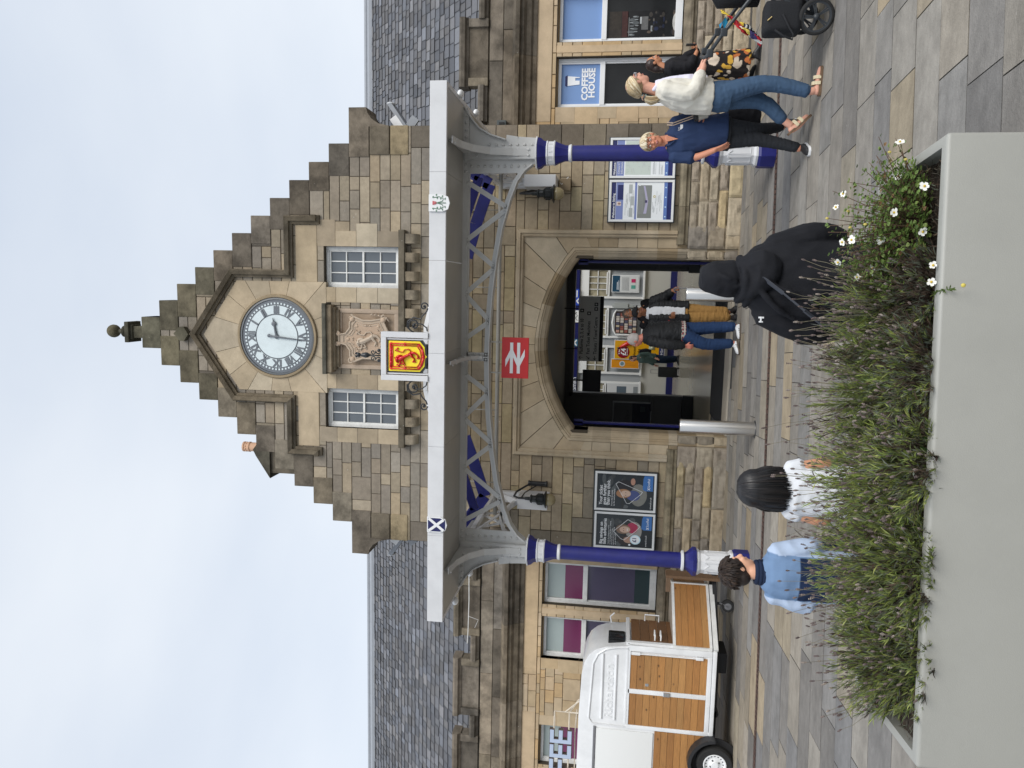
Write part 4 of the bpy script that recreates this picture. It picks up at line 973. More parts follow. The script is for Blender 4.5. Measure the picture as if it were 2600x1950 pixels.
# ---- bollards
def bollard(x,y,lab):
    t=thing('bollard',lab,'bollard',(x,y,0),'steel bollards before the doorway')
    g=MB(); g.lathe([(.088,.0),(.088,.925),(.084,.935)],(x,y),n=40); g.build('post',steel,t,angle=40)
    g=MB(); g.lathe([(.11,.0),(.11,.006),(.09,.012)],(x,y),n=32); g.sphere((x-.10,y-.04,.012),.012,seg=8,rings=5); g.build('base_ring',mat('dull_metal',(.12,.12,.12),.5,.8),t)
bollard(-.815,-2.30,'stainless steel bollard standing clear in front of the left side of the doorway')
bollard(.87,-2.30,'stainless steel bollard partly hidden behind the hooded person on the right')
# ---- poster cases
def pcase(x0,x1,z0,z1,lab,draw,frame_m=None):
    t=thing('poster_case',lab,'poster',((x0+x1)/2,-.03,z0),'poster cases on the station wall')
    g=MB(); g.box(x0-.012,x1+.012,-.085,-.006,z0-.02,z1+.02,bev=.006); g.build('case',mat('case_dark',(.035,.042,.045),.4),t)
    g=MB(); f=.035; y0,y1=-.105,-.087
    g.box(x0,x0+f,y0,y1,z0,z1,bev=.005); g.box(x1-f,x1,y0,y1,z0,z1,bev=.005); g.box(x0+f,x1-f,y0,y1,z0,z0+f,bev=.005); g.box(x0+f,x1-f,y0,y1,z1-f,z1,bev=.005); g.build('frame',mat('silver_frame',srgb(222,224,224),.35,.0),t)
    draw(t,x0+f,x1-f,z0+f,z1-f,-.090)
ink=mat('poster_ink',rough=.25,attr=True,var=.12,vscale=18); inkp=mat('poster_print',rough=.25,attr=True); pw=mat('poster_white',(.78,.80,.82),.3)
def ell(g,x,z_,a,b,y,c,rot=0,n=20): g.poly([(x+a*math.cos(q)*math.cos(rot)-b*math.sin(q)*math.sin(rot),y,z_+a*math.cos(q)*math.sin(rot)+b*math.sin(q)*math.cos(rot)) for q in [2*PI*i/n for i in range(n)]],c)
def adv(kind):
    def d(t,x0,x1,z0,z1,y):
        W,H=x1-x0,z1-z0; X=lambda u:x0+u*W; Zz=lambda v:z0+v*H
        g=MB(); g.box(x0,x1,y,y+.003,z0,z1,(.022,.028,.033)); rr=random.Random(kind)
        for i in range(26):
            v=rr.uniform(.02,.10); a=rr.uniform(.05,.16)*W; b=rr.uniform(.02,.06)*H; cx_=rr.uniform(x0+a,x1-a); cz_=rr.uniform(Zz(.35),Zz(.9)); ell(g,cx_,cz_,a,b,y-.0006-i*.00002,(v,v*1.12,v*1.15))
        y-=.002
        if kind==1:
            ell(g,X(.50),Zz(.33),.30*W,.14*H,y,(.30,.29,.27)); ell(g,X(.60),Zz(.36),.17*W,.10*H,y-.0004,(.36,.03,.08))
            ell(g,X(.20),Zz(.48),.16*W,.13*H,y-.0006,(.035,.03,.03)); ell(g,X(.22),Zz(.42),.10*W,.09*H,y-.0008,(.42,.26,.19)); ell(g,X(.55),Zz(.52),.15*W,.13*H,y-.0010,(.20,.13,.09)); ell(g,X(.54),Zz(.49),.10*W,.095*H,y-.0012,(.55,.38,.29)); g.poly([(X(.49),y-.0014,Zz(.455)),(X(.59),y-.0014,Zz(.455)),(X(.57),y-.0014,Zz(.435)),(X(.51),y-.0014,Zz(.435))],(.65,.6,.58)); ell(g,X(.50),Zz(.51),.014*W,.008*H,y-.0014,(.05,.03,.03)); ell(g,X(.58),Zz(.51),.014*W,.008*H,y-.0014,(.05,.03,.03))
        else:
            ell(g,X(.42),Zz(.27),.32*W,.15*H,y,(.20,.20,.18)); ell(g,X(.40),Zz(.36),.15*W,.12*H,y-.0004,(.06,.08,.22)); ell(g,X(.66),Zz(.50),.18*W,.14*H,y-.0006,(.02,.018,.02)); ell(g,X(.45),Zz(.53),.13*W,.13*H,y-.0008,(.35,.18,.09)); ell(g,X(.45),Zz(.49),.09*W,.09*H,y-.0010,(.55,.40,.31)); ell(g,X(.80),Zz(.37),.10*W,.04*H,y-.0012,(.45,.25,.18)); ell(g,X(.40),Zz(.49),.012*W,.007*H,y-.0014,(.05,.03,.03)); ell(g,X(.48),Zz(.49),.012*W,.007*H,y-.0014,(.05,.03,.03))
        g.build('print',ink,t)
        g=MB(); dm=[(.47,.69),(.86,.44),(.66,.22),(.50,.30),(.21,.50),(.25,.56)] if kind==1 else [(.72,.67),(.78,.62),(.52,.20),(.46,.22),(.17,.42),(.17,.47)]
        P=[(X(a),y-.002,Zz(b)) for a,b in dm]; 
        for a,b in zip(P,P[1:]+P[:1]): g.tube([a,b],.0035,n=5)
        g.build('white_outline',pw,t)
        g=MB(); g.poly([(X(.55),y-.003,Zz(.02)),(X(.985),y-.003,Zz(.02)),(X(.985),y-.003,Zz(.17)),(X(.9),y-.003,Zz(.19)),(X(.6),y-.003,Zz(.2)),(X(.55),y-.003,Zz(.16))],(.05,.16,.42)); g.build('blue_badge',inkp,t)
        text('ScotRail','lettering',pw,t,(X(.66),y-.004,Zz(.075)),.055,'l',ext=.0005,font_sx=.8)
        g=MB(); g.obox((X(.585),y-.005,Zz(.07)),(X(.64),y-.005,Zz(.115)),.001,.008); g.obox((X(.585),y-.006,Zz(.115)),(X(.64),y-.006,Zz(.07)),.001,.008); g.build('cross_logo',pw,t)
        if kind==1:
            for i,s in enumerate(('Big savings on','little adventures')): text(s,'lettering',pw,t,(X(.05),y-.003,Zz(.885-.065*i)),.072,'l',ext=.0005,bold=.0012,font_sx=.92)
            for i,s in enumerate(('Unlock the adventure, unwind','on train all year. For just £1 rewards,','discounts this of journeys.','Pay your place more seeing','all our visits today.')): text(s,'lettering',pw,t,(X(.05),y-.003,Zz(.77-.032*i)),.026,'l',ext=.0004)
            g=MB(); ell(g,X(.24),Zz(.30),.15*W,.095*H,y-.004,(.55,.75,.85)); ell(g,X(.24),Zz(.30),.12*W,.076*H,y-.0046,(.8,.84,.86)); ell(g,X(.07),Zz(.40),.03*W,.02*H,y-.004,(.8,.84,.86)); g.build('price_disc',inkp,t)
            text('£1','lettering',navy,t,(X(.24),y-.006,Zz(.285)),.085,'c',ext=.0005,bold=.002)
            text('scotrail.co.uk','lettering',pw,t,(X(.04),y-.003,Zz(.10)),.035,'l',ext=.0004)
        else:
            for i,s in enumerate(('Your ticket','goes further','than you think.')): text(s,'lettering',pw,t,(X(.10),y-.003,Zz(.90-.065*i)),.076,'l',ext=.0005,bold=.0012,font_sx=.92)
            for i,s in enumerate(('From the everyday','to the extraordinary')): text(s,'lettering',pw,t,(X(.08),y-.003,Zz(.72-.04*i)),.034,'l',ext=.0004)
            text('scotrail.co.uk','lettering',pw,t,(X(.04),y-.003,Zz(.04)),.036,'l',ext=.0004)
    return d
pcase(-3.285,-2.68,1.06,2.035,'dark travel poster headed Big savings on little adventures, with a blue £1 disc',adv(1))
pcase(-2.655,-2.01,1.065,2.045,'dark travel poster headed Your ticket goes further than you think',adv(2))
def info(kind):
    def d(t,x0,x1,z0,z1,y):
        W,H=x1-x0,z1-z0; X=lambda u:x0+u*W; Zz=lambda v:z0+v*H
        g=MB(); bx=lambda a,b,c,e,col,l: g.box(X(a),X(b),y-.0006*l-.0006,y-.0006*l,Zz(c),Zz(e),col)
        nv=(.022,.028,.12); lv=(.20,.25,.50); pl=(.80,.83,.85); gr=(.30,.32,.33); bx(0,1,0,1,pl,0); bx(0,1,.925,1,nv,1)
        bx(0,1,.80,.92,lv,1); bx(0,1,0,.13,nv,1); bx(0,1,.075,.13,(.12,.20,.48),2)
        rr=random.Random(kind)
        for i in range(4): u=.08+.26*i; ell(g,X(u),Zz(.10),.018*W,.012*H,y-.004,(.5,.7,.85)) if u<.9 else None
        if kind==1:
            bx(.53,.93,.80,.895,nv,2); bx(.37,.48,.835,.91,(.7,.6,.55),3); ell(g,X(.425),Zz(.865),.03*W,.025*H,y-.0035,(.35,.22,.17)); bx(0,1,.575,.61,lv,1); bx(.04,.92,.33,.56,(.22,.235,.225),2)
            g.poly([(X(.16),y-.003,Zz(.46)),(X(.5),y-.003,Zz(.42)),(X(.9),y-.003,Zz(.47)),(X(.9),y-.003,Zz(.44)),(X(.5),y-.003,Zz(.385)),(X(.16),y-.003,Zz(.41))],(.42,.40,.55)); bx(.45,.52,.40,.44,(.08,.07,.14),5)
            for i in range(4): bx(.15,.8,.475+.02*i,.478+.02*i,(.4,.4,.42),4)
            for i in range(14): a=rr.uniform(.04,.6); v=.76-.012*i; bx(a,a+rr.uniform(.15,.35),v,v+.005,gr,2)
            for (u,v) in ((.07,.70),(.38,.68),(.70,.71)): bx(u,u+.24,v-.06,v,(.42,.45,.45),3)
            for i in range(14): a=rr.uniform(.1,.5); v=.31-.011*i; bx(a,a+rr.uniform(.1,.3),v,v+.004,gr,2)
            ell(g,X(.62),Zz(.285),.035*W,.021*H,y-.003,(.5,.42,.1)); ell(g,X(.62),Zz(.285),.022*W,.013*H,y-.0036,(.7,.7,.65)); ell(g,X(.93),Zz(.53),.03*W,.018*H,y-.003,(.75,.78,.8))
        else:
            bx(.03,.97,.36,.78,(.55,.62,.57),2)
            for i in range(40):
                x_=rr.uniform(.05,.9); v=rr.uniform(.38,.74); g.obox((X(x_),y-.0035,Zz(v)),(X(min(.95,x_+rr.uniform(-.03,.14))),y-.0035,Zz(min(.77,v+rr.uniform(-.03,.06)))),.0006,.003,rr.choice(((.35,.5,.38),(.5,.45,.4),(.42,.42,.45))))
            for i in range(16): v=.33-.011*i; a=rr.choice((.04,.52)); bx(a,a+rr.uniform(.2,.4),v,v+.004,gr,2)
        g.build('print',inkp,t)
        text('Welcome to Stirling','lettering',pw,t,(X(.03),y-.004,Zz(.94)),.048,'l',ext=.0005,bold=.001,font_sx=.95)
        if kind==2:
            for i,s in enumerate(('Onward Travel','Information')): text(s,'lettering',pw,t,(X(.05),y-.004,Zz(.87-.05*i)),.046,'l',ext=.0005)
    return d
pcase(1.945,2.575,1.0,1.985,'station information board showing a grey aerial picture of the station layout',info(1))
pcase(2.60,3.20,1.005,1.99,'station information board with a pale street map, partly behind the blue column',info(2))
# small wall fittings
t=thing('wall_sensor','small dark box fitting on the wing parapet beside the gable corner','sensor',(3.50,.28,3.74)); g=MB(); g.box(3.455,3.545,.20,.30,3.66,3.81,bev=.01); g.build('box',mat('bronze_box',(.06,.07,.07),.5),t); g=MB(); g.box(3.475,3.51,.19,.20,3.69,3.77); g.build('lens',blackm,t)
t=thing('junction_box','brown boxed fitting on the wall below the right lantern bracket','junction box',(2.5,-.1,2.65)); g=MB(); g.box(2.41,2.59,-.12,-.005,2.58,2.77,bev=.01); g.build('box',mat('brown_box',(.20,.15,.09),.8,var=.15),t); g=MB(); g.tube([(2.62,-.08,2.62),(2.50,-.12,2.72),(2.60,-.1,2.80)],.008,n=6); g.build('cable',whiteold,t)
g=MB(); g.tube([(-3.9,.22,4.17),(-4.5,.22,4.16),(-5.1,.21,4.17),(-5.3,.2,4.18)],.008,n=6); g.tube([(-4.8,.2,4.16),(-4.85,.2,3.99),(-5.0,.2,4.05)],.004,n=5); tag(g.build('wall_cable',whiteold),'thin pale cable strung along the left wing parapet','cable')
# ---- inside the doorway
t=thing('direction_sign','dark hanging sign listing Platforms, Fast Ticket Machines and Tickets / Travel Centre','sign',(0,4.8,2.12))
g=MB(); g.box(-.71,.74,4.8,4.9,2.19,2.66,bev=.005); g.build('panel',mat('sign_grey',(.8,.8,.77),.5),t)
g=MB(); g.box(-.71,.74,4.79,4.9,2.11,2.188,bev=.005); g.box(-.45,-.43,4.84,4.86,2.66,2.98); g.box(.45,.47,4.84,4.86,2.66,2.98); g.build('casing',blackm,t)
for i,(s,z_) in enumerate((('Platforms 2, 3, 6 to 10',2.545),('Fast Ticket Machines',2.395),('Tickets / Travel Centre',2.238))): text(s,'lettering',blackm,t,(-.55,4.797,z_),.105,'l',ext=.001,bold=.0012,font_sx=.83)
g=MB()
for i,z_ in enumerate((2.58,2.43,2.275)):
    c=Vector((-.63,4.797,z_)); d=Vector((0,0,1)) if i==0 else (Vector((-.7,0,-.7)) if i==1 else Vector((-1,0,0))); p=Vector((d.z,0,-d.x))
    g.obox(c-d*.045,c+d*.045,.004,.013); g.obox(c+d*.045,c+d*.01+p*.035,.004,.012); g.obox(c+d*.045,c+d*.01-p*.035,.0045,.012)
for x_,z_ in ((.42,2.585),(.36,2.43),(.46,2.275),(.56,2.275)): g.box(x_-.038,x_+.038,4.795,4.799,z_-.04,z_+.04)
g.build('pictogram',blackm,t)
g=MB()
for x_,z_ in ((.42,2.585),(.36,2.43),(.46,2.275),(.56,2.275)): g.box(x_-.018,x_+.018,4.793,4.7945,z_-.02,z_+.02)
g.build('pictogram_mark',mat('sign_grey'),t)
t=thing('display_screen','blank black screen hanging in the concourse at the left of the direction sign','screen',(-1.36,6.5,2.16)); g=MB(); g.box(-1.63,-1.09,6.5,6.58,2.16,2.61,bev=.008); g.box(-1.38,-1.34,6.53,6.56,2.6,3.6); g.build('casing',blackm,t); g=MB(); g.box(-1.60,-1.12,6.494,6.499,2.19,2.58); g.build('glass',mat('screen_black',(.012,.012,.014),.3),t)
t=thing('ticket_poster','dim dark notice board on the lobby wall left of the entrance opening','poster',(-1.98,5.5,.93))
g=MB(); g.box(-2.27,-1.70,5.53,5.595,.93,1.84,bev=.008); g.build('frame',mat('silver_dim',(.25,.26,.27),.4,.5),t); g=MB(); g.box(-2.24,-1.73,5.522,5.53,.96,1.38,(.012,.014,.03)); g.box(-2.24,-1.73,5.522,5.53,1.38,1.81,(.07,.072,.078)); g.box(-1.93,-1.80,5.518,5.521,1.08,1.2,(.03,.04,.05)); g.build('print',inkp,t); text('Dyce','lettering',blackm,t,(-2.12,5.52,1.46),.11,'l',ext=.0005)
# posters beyond
def ip(name,lab,x0,x1,z0,z1,base,parts,cat='poster',y=12.2):
    t=thing(name,lab,cat,((x0+x1)/2,y,z0)); g=MB(); g.box(x0-.02,x1+.02,y+.0,y+.03,z0-.02,z1+.02,(.7,.7,.7)); g.build('frame',mat('silver_frame'),t)
    g=MB(); g.box(x0,x1,y-.006,y-.001,z0,z1,base)
    for i,(a,b,c,d,col) in enumerate(parts): g.box(x0+a*(x1-x0),x0+b*(x1-x0),y-.008-.0005*i,y-.0062,z0+c*(z1-z0),z0+d*(z1-z0),col)
    g.build('print',inkp,t); return t
t=ip('notice_poster','white notice with dark teal heading and two coloured squares at the right of the shopfront',.82,1.33,1.20,2.02,(.62,.64,.64),[(0,1,.72,1,(.015,.06,.11)),(.12,.6,.80,.83,(.6,.65,.7)),(.12,.7,.75,.77,(.6,.65,.7))]+[(.08,.9,.62-.04*i,.635-.04*i,(.35,.36,.37)) for i in range(7)]+[(.2,.42,.12,.28,(.10,.35,.28)),(.58,.80,.12,.28,(.5,.03,.12))])
t=ip('offer_poster','large yellow meal offer poster with maroon price circle in the middle of the shopfront',-1.30,-.72,.33,1.87,srgb(214,158,22),[(0,1,0,.10,(.02,.03,.13))],y=12.10)
g=MB(); ell(g,-1.08,1.60,.20,.20,12.088,srgb(130,16,32)); g.build('price_circle',inkp,t)
text('£4','lettering',pw,t,(-1.08,12.084,1.52),.22,'c',ext=.001,bold=.006); text('2 for','lettering',pw,t,(-1.08,12.084,1.70),.08,'c',ext=.001,bold=.002); text('Mix & Match','lettering',pw,t,(-1.08,12.084,1.46),.045,'c',ext=.001,bold=.001)
text('Selected','lettering',inkp,t,(-1.27,12.084,1.22),.11,'l',ext=.001); text('Drinks','lettering',inkp,t,(-1.27,12.084,1.08),.11,'l',ext=.001); text('WHSmith','lettering',wl,t,(-1.27,12.084,.36),.12,'l',ext=.001)
g=MB(); g.tube([(-.74,12.08,1.25),(-.80,12.08,1.45),(-.88,12.08,1.62),(-.93,12.08,1.72)],[.07,.08,.05,.022],n=10,col=srgb(200,40,30)); g.tube([(-.94,12.08,1.73),(-.97,12.08,1.79)],.024,n=8,col=(.03,.03,.04)); g.box(-.98,-.78,12.075,12.085,.62,.80,(.45,.5,.3)); g.box(-.95,-.82,12.07,12.076,.66,.74,(.7,.68,.5)); g.build('product_picture',inkp,t,smooth=True)
t=ip('orange_poster','smaller orange poster with a pale round emblem beside the yellow offer poster',-1.60,-1.33,1.10,1.96,srgb(214,140,30),[(.3,.32,.1,.5,(.4,.2,.02)),(.5,.52,.1,.5,(.4,.2,.02))],y=12.14); g=MB(); ell(g,-1.465,1.62,.09,.09,12.128,(.6,.62,.6)); ell(g,-1.465,1.62,.06,.06,12.127,(.15,.25,.3)); g.build('emblem',inkp,t)
t=ip('rail_poster','grey poster with dark curved picture at the far left of the shopfront',-2.95,-2.12,1.03,2.05,(.60,.61,.61),[(.45,.9,.42,.72,(.10,.13,.16)),(.1,.5,.86,.93,(.3,.32,.35)),(.55,.9,.06,.2,(.25,.27,.28)),(.1,.45,.1,.16,(.3,.3,.32))])
t=thing('magazine_rack','wooden shelf of magazines in the arched white shop window','shelf',(-.13,12.15,1.2))
g=MB(); rr=random.Random(5); g.box(-.50,.20,12.16,12.21,1.2,1.90,(.05,.03,.025))
for r_ in range(5):
    x=-.47
    while x<.15: w_=rr.uniform(.04,.09); c=rr.choice(((.5,.3,.25),(.55,.5,.45),(.3,.1,.08),(.08,.08,.12),(.5,.42,.3))); g.box(x,x+w_,12.145,12.158,1.23+r_*.132,1.33+r_*.132,c); x+=w_+.012
g.build('magazines',inkp,t); g=MB(); pts=[(-.54,12.14,1.15),(-.54,12.14,1.86),(-.42,12.14,1.93),(-.15,12.14,1.98),(.12,12.14,1.93),(.24,12.14,1.86),(.24,12.14,1.15)]; g.tube(pts,.03,n=8); g.build('arch_frame',cp_,t)
g=MB(); g.box(.34,.44,12.05,12.2,1.35,2.0,bev=.01); g.box(.30,.48,12.02,12.06,1.5,1.95,bev=.01); tag(g.build('card_stand',mat('stand_grey',(.35,.37,.36),.5)),'narrow grey leaflet stand next to the magazine shelf','stand')
# added glowing strips, out of view, that brighten the concourse
for i,x in enumerate((-3,-.6,1.8)):
    t=thing('added_light_strip','added unseen light strip over the %s of the concourse'%(('left','middle','right')[i]),'added light',(x,8.8,3.75)); g=MB(); g.box(x-.5,x+.5,8.7,8.9,3.72,3.76); g.build('housing',whitep,t); g=MB(); g.box(x-.48,x+.48,8.72,8.88,3.70,3.718); g.build('tube',mat('added_strip_glow',(1,.95,.86),.5,emit=3.0),t)
# ================================================================ COFFEE TRAILER (converted horse box)
rng=random.Random(5)
def wood_mat():
    m=bpy.data.materials.new('pine_boards'); m.use_nodes=True; t=m.node_tree; p=t.nodes['Principled BSDF']; p.inputs['Roughness'].default_value=.5
    N=t.nodes.new; L=t.links.new; a=N('ShaderNodeVertexColor'); a.layer_name='Col'; tc=N('ShaderNodeTexCoord')
    mp=N('ShaderNodeMapping'); mp.inputs['Scale'].default_value=(1.2,1.2,16); L(tc.outputs['Object'],mp.inputs[0])
    n=N('ShaderNodeTexNoise'); n.inputs['Scale'].default_value=5; n.inputs['Detail'].default_value=7; n.inputs['Distortion'].default_value=1.2; L(mp.outputs[0],n.inputs[0])
    mr=N('ShaderNodeMapRange'); mr.inputs['To Min'].default_value=.55; mr.inputs['To Max'].default_value=1.45; L(n.outputs[0],mr.inputs[0])
    v=N('ShaderNodeTexVoronoi'); v.inputs['Scale'].default_value=5.2; mp2=N('ShaderNodeMapping'); mp2.inputs['Scale'].default_value=(1,1,1.4); L(tc.outputs['Object'],mp2.inputs[0]); L(mp2.outputs[0],v.inputs[0])
    r2=N('ShaderNodeMapRange'); r2.inputs['From Min'].default_value=.04; r2.inputs['From Max'].default_value=.13; r2.inputs['To Min'].default_value=.22; L(v.outputs['Distance'],r2.inputs[0])
    mm=N('ShaderNodeMath'); mm.operation='MULTIPLY'; L(mr.outputs[0],mm.inputs[0]); L(r2.outputs[0],mm.inputs[1])
    s=N('ShaderNodeVectorMath'); s.operation='SCALE'; L(a.outputs[0],s.inputs[0]); L(mm.outputs[0],s.inputs['Scale']); L(s.outputs[0],p.inputs['Base Color'])
    return m
pine=wood_mat(); PINE=[(.36,.175,.055),(.40,.20,.065),(.33,.155,.048)]
TR=thing('coffee_trailer','white converted horse trailer clad with pine boards parked against the left wing','trailer',(-5.4,-1.7,0))
YS=-2.167
prof=[(-7.3,.34),(-3.90,.34),(-3.915,1.0),(-3.93,1.50),(-3.97,1.78),(-4.02,1.90),(-4.10,1.99),(-4.22,2.05),(-4.40,2.085),(-5.0,2.11),(-7.3,2.13)]
bm=bmesh.new(); v1=[bm.verts.new((x,YS,z)) for x,z in prof]; v2=[bm.verts.new((x-(.05 if x>-4.3 else 0),YS+.86,z)) for x,z in prof]
bm.faces.new(v1); bm.faces.new(v2[::-1])
for i in range(len(prof)): j=(i+1)%len(prof); bm.faces.new([v1[j],v1[i],v2[i],v2[j]])
bm.edges.ensure_lookup_table()
eg=[e for e in bm.edges if abs(e.verts[0].co.y-e.verts[1].co.y)<1e-6 and max(e.verts[0].co.z,e.verts[1].co.z)>1.45]
bmesh.ops.recalc_face_normals(bm,faces=bm.faces[:])
bmesh.ops.bevel(bm,geom=eg,offset=.09,segments=4,profile=.5,affect='EDGES',clamp_overlap=True)
g=MB(); g.bm(bm); body=g.build('body',mat('trailer_white',(.80,.81,.82),.28,var=.04,vscale=5,coat=.3,dark=.12,dscale=2.2),TR,angle=35)
tw=MT['trailer_white']
g=MB()
g.box(-5.06,-3.97,YS-.016,YS,1.455,1.475); g.tube([(-4.06,YS-.004,1.80),(-5.02,YS-.004,1.80)],.017,n=8); g.tube([(-4.06,YS-.004,1.615),(-5.02,YS-.004,1.615)],.017,n=8)
g.tube([(-3.955,YS-.002,1.46),(-3.965,YS-.002,1.62),(-4.0,YS-.002,1.76),(-4.08,YS-.002,1.87),(-4.22,YS-.002,1.93),(-5.03,YS-.002,1.97),(-5.10,YS-.002,1.92),(-5.12,YS-.002,.34)],.014,n=6)
g.box(-3.985,-3.905,YS-.02,YS,.34,1.45,bev=.006); g.box(-5.12,-5.065,YS-.02,YS,.30,1.45,bev=.006); g.box(-5.065,-3.985,YS-.02,YS,.34,.40,bev=.006); g.box(-4.60,-4.535,YS-.02,YS,.40,1.45,bev=.006); g.box(-5.065,-3.985,YS-.02,YS,1.425,1.452,bev=.004)
g.box(-4.03,-3.99,YS-.045,YS-.02,1.30,1.42,bev=.008); g.box(-4.03,-3.99,YS-.045,YS-.02,.46,.56,bev=.008); g.tube([(-4.008,YS-.04,.50),(-4.008,YS-.04,1.38)],.008,n=6)
g.box(-5.11,-3.90,YS-.03,YS+.05,.28,.335,bev=.01)
g.build('side_frame',tw,TR,angle=35)
text('Richardson','embossed_lettering',tw,TR,(-5.01,YS-.002,1.652),.165,'l',ext=.004,bold=.002,font_sx=1.08)
def planks(name,x0,x1,z0,z1,n,y,par,hor=True):
    g=MB()
    for i in range(n):
        za=z0+(z1-z0)*i/n; zb=z0+(z1-z0)*(i+1)/n; g.box(x0,x1,y,y+.02,za+.0015,zb-.0015,pick(PINE,rng,.12),bev=.004)
    g.box(x0,x1,y+.012,y+.022,z0,z1,(.06,.03,.012)); return g.build(name,pine,par)
planks('wood_panel',-4.535,-4.02,.40,1.425,11,YS-.012,TR); planks('wood_panel',-5.065,-4.60,.40,1.425,11,YS-.012,TR); planks('wood_panel',-7.3,-5.13,.34,1.06,8,YS-.012,TR)
g=MB(); g.box(-7.3,-5.16,YS-.022,YS-.002,1.08,1.86,bev=.012); g.build('serving_hatch',mat('hatch_white',(.76,.77,.76),.35),TR,angle=35)
g=MB(); g.box(-7.3,-5.14,YS-.03,YS,1.868,1.90,bev=.005)
for i in range(12): g.box(-5.28-i*.17,-5.26-i*.17,YS-.034,YS-.028,1.872,1.89)
g.build('hatch_hinge',mat('galvanised',(.25,.25,.26),.5,.6),TR)
g=MB(); g.box(-4.60,-4.54,YS-.04,YS-.02,.88,.97,bev=.008); g.box(-4.48,-4.44,YS-.018,YS-.011,1.17,1.215,bev=.004); g.build('door_latch',mat('chrome',(.7,.7,.7),.2,1),TR)
# wheel and mudguard
def wheel(x,y,z,r,par,n=28):
    w=bpy.data.objects.new('wheel',None); COL.objects.link(w); w.parent=par; w.location=Vector((x,y,z))-WL(par)
    g=MB(); g.lathe([(r*.62,-.07),(r*.92,-.075),(r*.99,-.05),(r,0),(r*.99,.05),(r*.92,.075),(r*.62,.07)],(x,z),n=n,axis='y',cz=y,cap=False); g.build('tyre',mat('tyre_rubber',(.018,.018,.018),.8,bump=.3),w,angle=35)
    g=MB(); g.lathe([(r*.62,-.03),(r*.63,-.076),(r*.58,-.078),(r*.55,-.05),(r*.40,-.045),(r*.25,-.06),(r*.18,-.08),(r*.02,-.082)],(x,z),n=n,axis='y',cz=y); g.build('rim',whitep,w,angle=35)
    g=MB()
    for k in range(16): a=2*PI*k/16; g.sphere((x+r*.47*math.cos(a),y-.048,z+r*.47*math.sin(a)),.010,seg=6,rings=4,sc3=(1,.4,1))
    for k in range(4): a=2*PI*k/4+.5; g.sphere((x+r*.26*math.cos(a),y-.062,z+r*.26*math.sin(a)),.013,seg=6,rings=4)
    g.build('wheel_bolt',mat('dark_bolt',(.06,.06,.06),.5,.5),w)
wheel(-5.47,YS-.045,.245,.245,TR)
g=MB()
for k in range(12):
    a,b=PI*(.02+.96*k/12),PI*(.02+.96*(k+1)/12); g.obox((-5.47+.345*math.cos(a),YS-.01,.235+.345*math.sin(a)),(-5.47+.345*math.cos(b),YS-.01,.235+.345*math.sin(b)),.20,.02,up=(0,0,1) if abs(math.cos((a+b)/2))<.7 else (0,1,0)) if False else None
    p=[(-5.47+.33*math.cos(a),.235+.33*math.sin(a)),(-5.47+.375*math.cos(a),.235+.375*math.sin(a)),(-5.47+.375*math.cos(b),.235+.375*math.sin(b)),(-5.47+.33*math.cos(b),.235+.33*math.sin(b))]; g.prism(p,YS-.15,YS+.02)
g.build('mudguard',mat('black_plastic',(.02,.02,.022),.45),TR)
g=MB(); g.lathe([(.33,-.02),(.33,.0)],(-5.47,.24),n=28,axis='y',cz=YS-.003); g.build('wheel_arch',blackm,TR)
g=MB(); g.box(-7.2,-4.0,-2.0,-1.4,.22,.33); g.tube([(-4.9,-2.0,.24),(-4.9,-.6,.24)],.05,n=10); g.box(-4.35,-4.05,-1.9,-1.5,.10,.24,bev=.04); g.build('chassis',blackm,TR)
# nose: window, dark boards, handles
g=MB(); y=-1.80; g.box(-4.0,-3.922,-2.04,-1.72,1.50,1.74,bev=.035); g.build('nose_window',glassd,TR,angle=40)
g=MB()
for i in range(8): za=.42+.125*i; g.box(-3.915+.0,-3.895,YS+.10,YS+.80,za+.002,za+.123,vary((.16,.08,.035),rng,.15),bev=.003)
g.build('front_boards',mat('dark_boards',rough=.6,attr=True,var=.2,vscale=12,stretch=(1,1,8)),TR)
g=MB(); g.box(-3.92,-3.885,YS+.03,YS+.10,.40,1.47,bev=.008); g.box(-3.93,-3.89,YS+.03,YS+.84,1.44,1.49,bev=.008)
for z_ in (1.02,1.10,): g.tube([(-3.90,-2.0,z_),(-3.82,-2.0,z_),(-3.82,-1.85,z_),(-3.90,-1.85,z_)],.011,n=6)
g.tube([(-3.90,-1.40,1.02),(-3.80,-1.40,1.02),(-3.80,-1.40,1.22),(-3.90,-1.40,1.22)],.011,n=6); g.tube([(-3.99,-1.34,1.70),(-3.90,-1.33,1.72),(-3.84,-1.33,1.66)],.010,n=6)
g.build('grab_handle',whitep,TR)
# drawbar box
fp=[(-3.885,YS+.01),(-3.30,-1.35),(-3.36,-1.05),(-3.885,-1.15)]
g=MB()
for i in range(5):
    za=.375+.092*i; a,b=Vector((*fp[0],0)),Vector((*fp[1],0)); d=(b-a).normalized(); n_=Vector((d.y,-d.x,0))
    for (p,q) in ((fp[0],fp[1]),(fp[1],fp[2]),(fp[2],fp[3])):
        A=Vector((p[0],p[1],za+.045));B=Vector((q[0],q[1],za+.045)); g.obox(A,B,.02,.089,pick(PINE,rng,.12))
g.build('box_boards',pine,TR)
g=MB()
for (p,q) in ((fp[0],fp[1]),(fp[1],fp[2])):
    for z_ in (.36,.845): g.obox((p[0],p[1],z_),(q[0],q[1],z_),.034,.036)
for p in fp[:3]: g.obox((p[0],p[1],.345),(p[0],p[1],.86),.036,.036)
g.obox((-3.885,-2.18,.30),(-3.30,-1.36,.30),.05,.06)
g.build('box_frame',whiteold,TR)
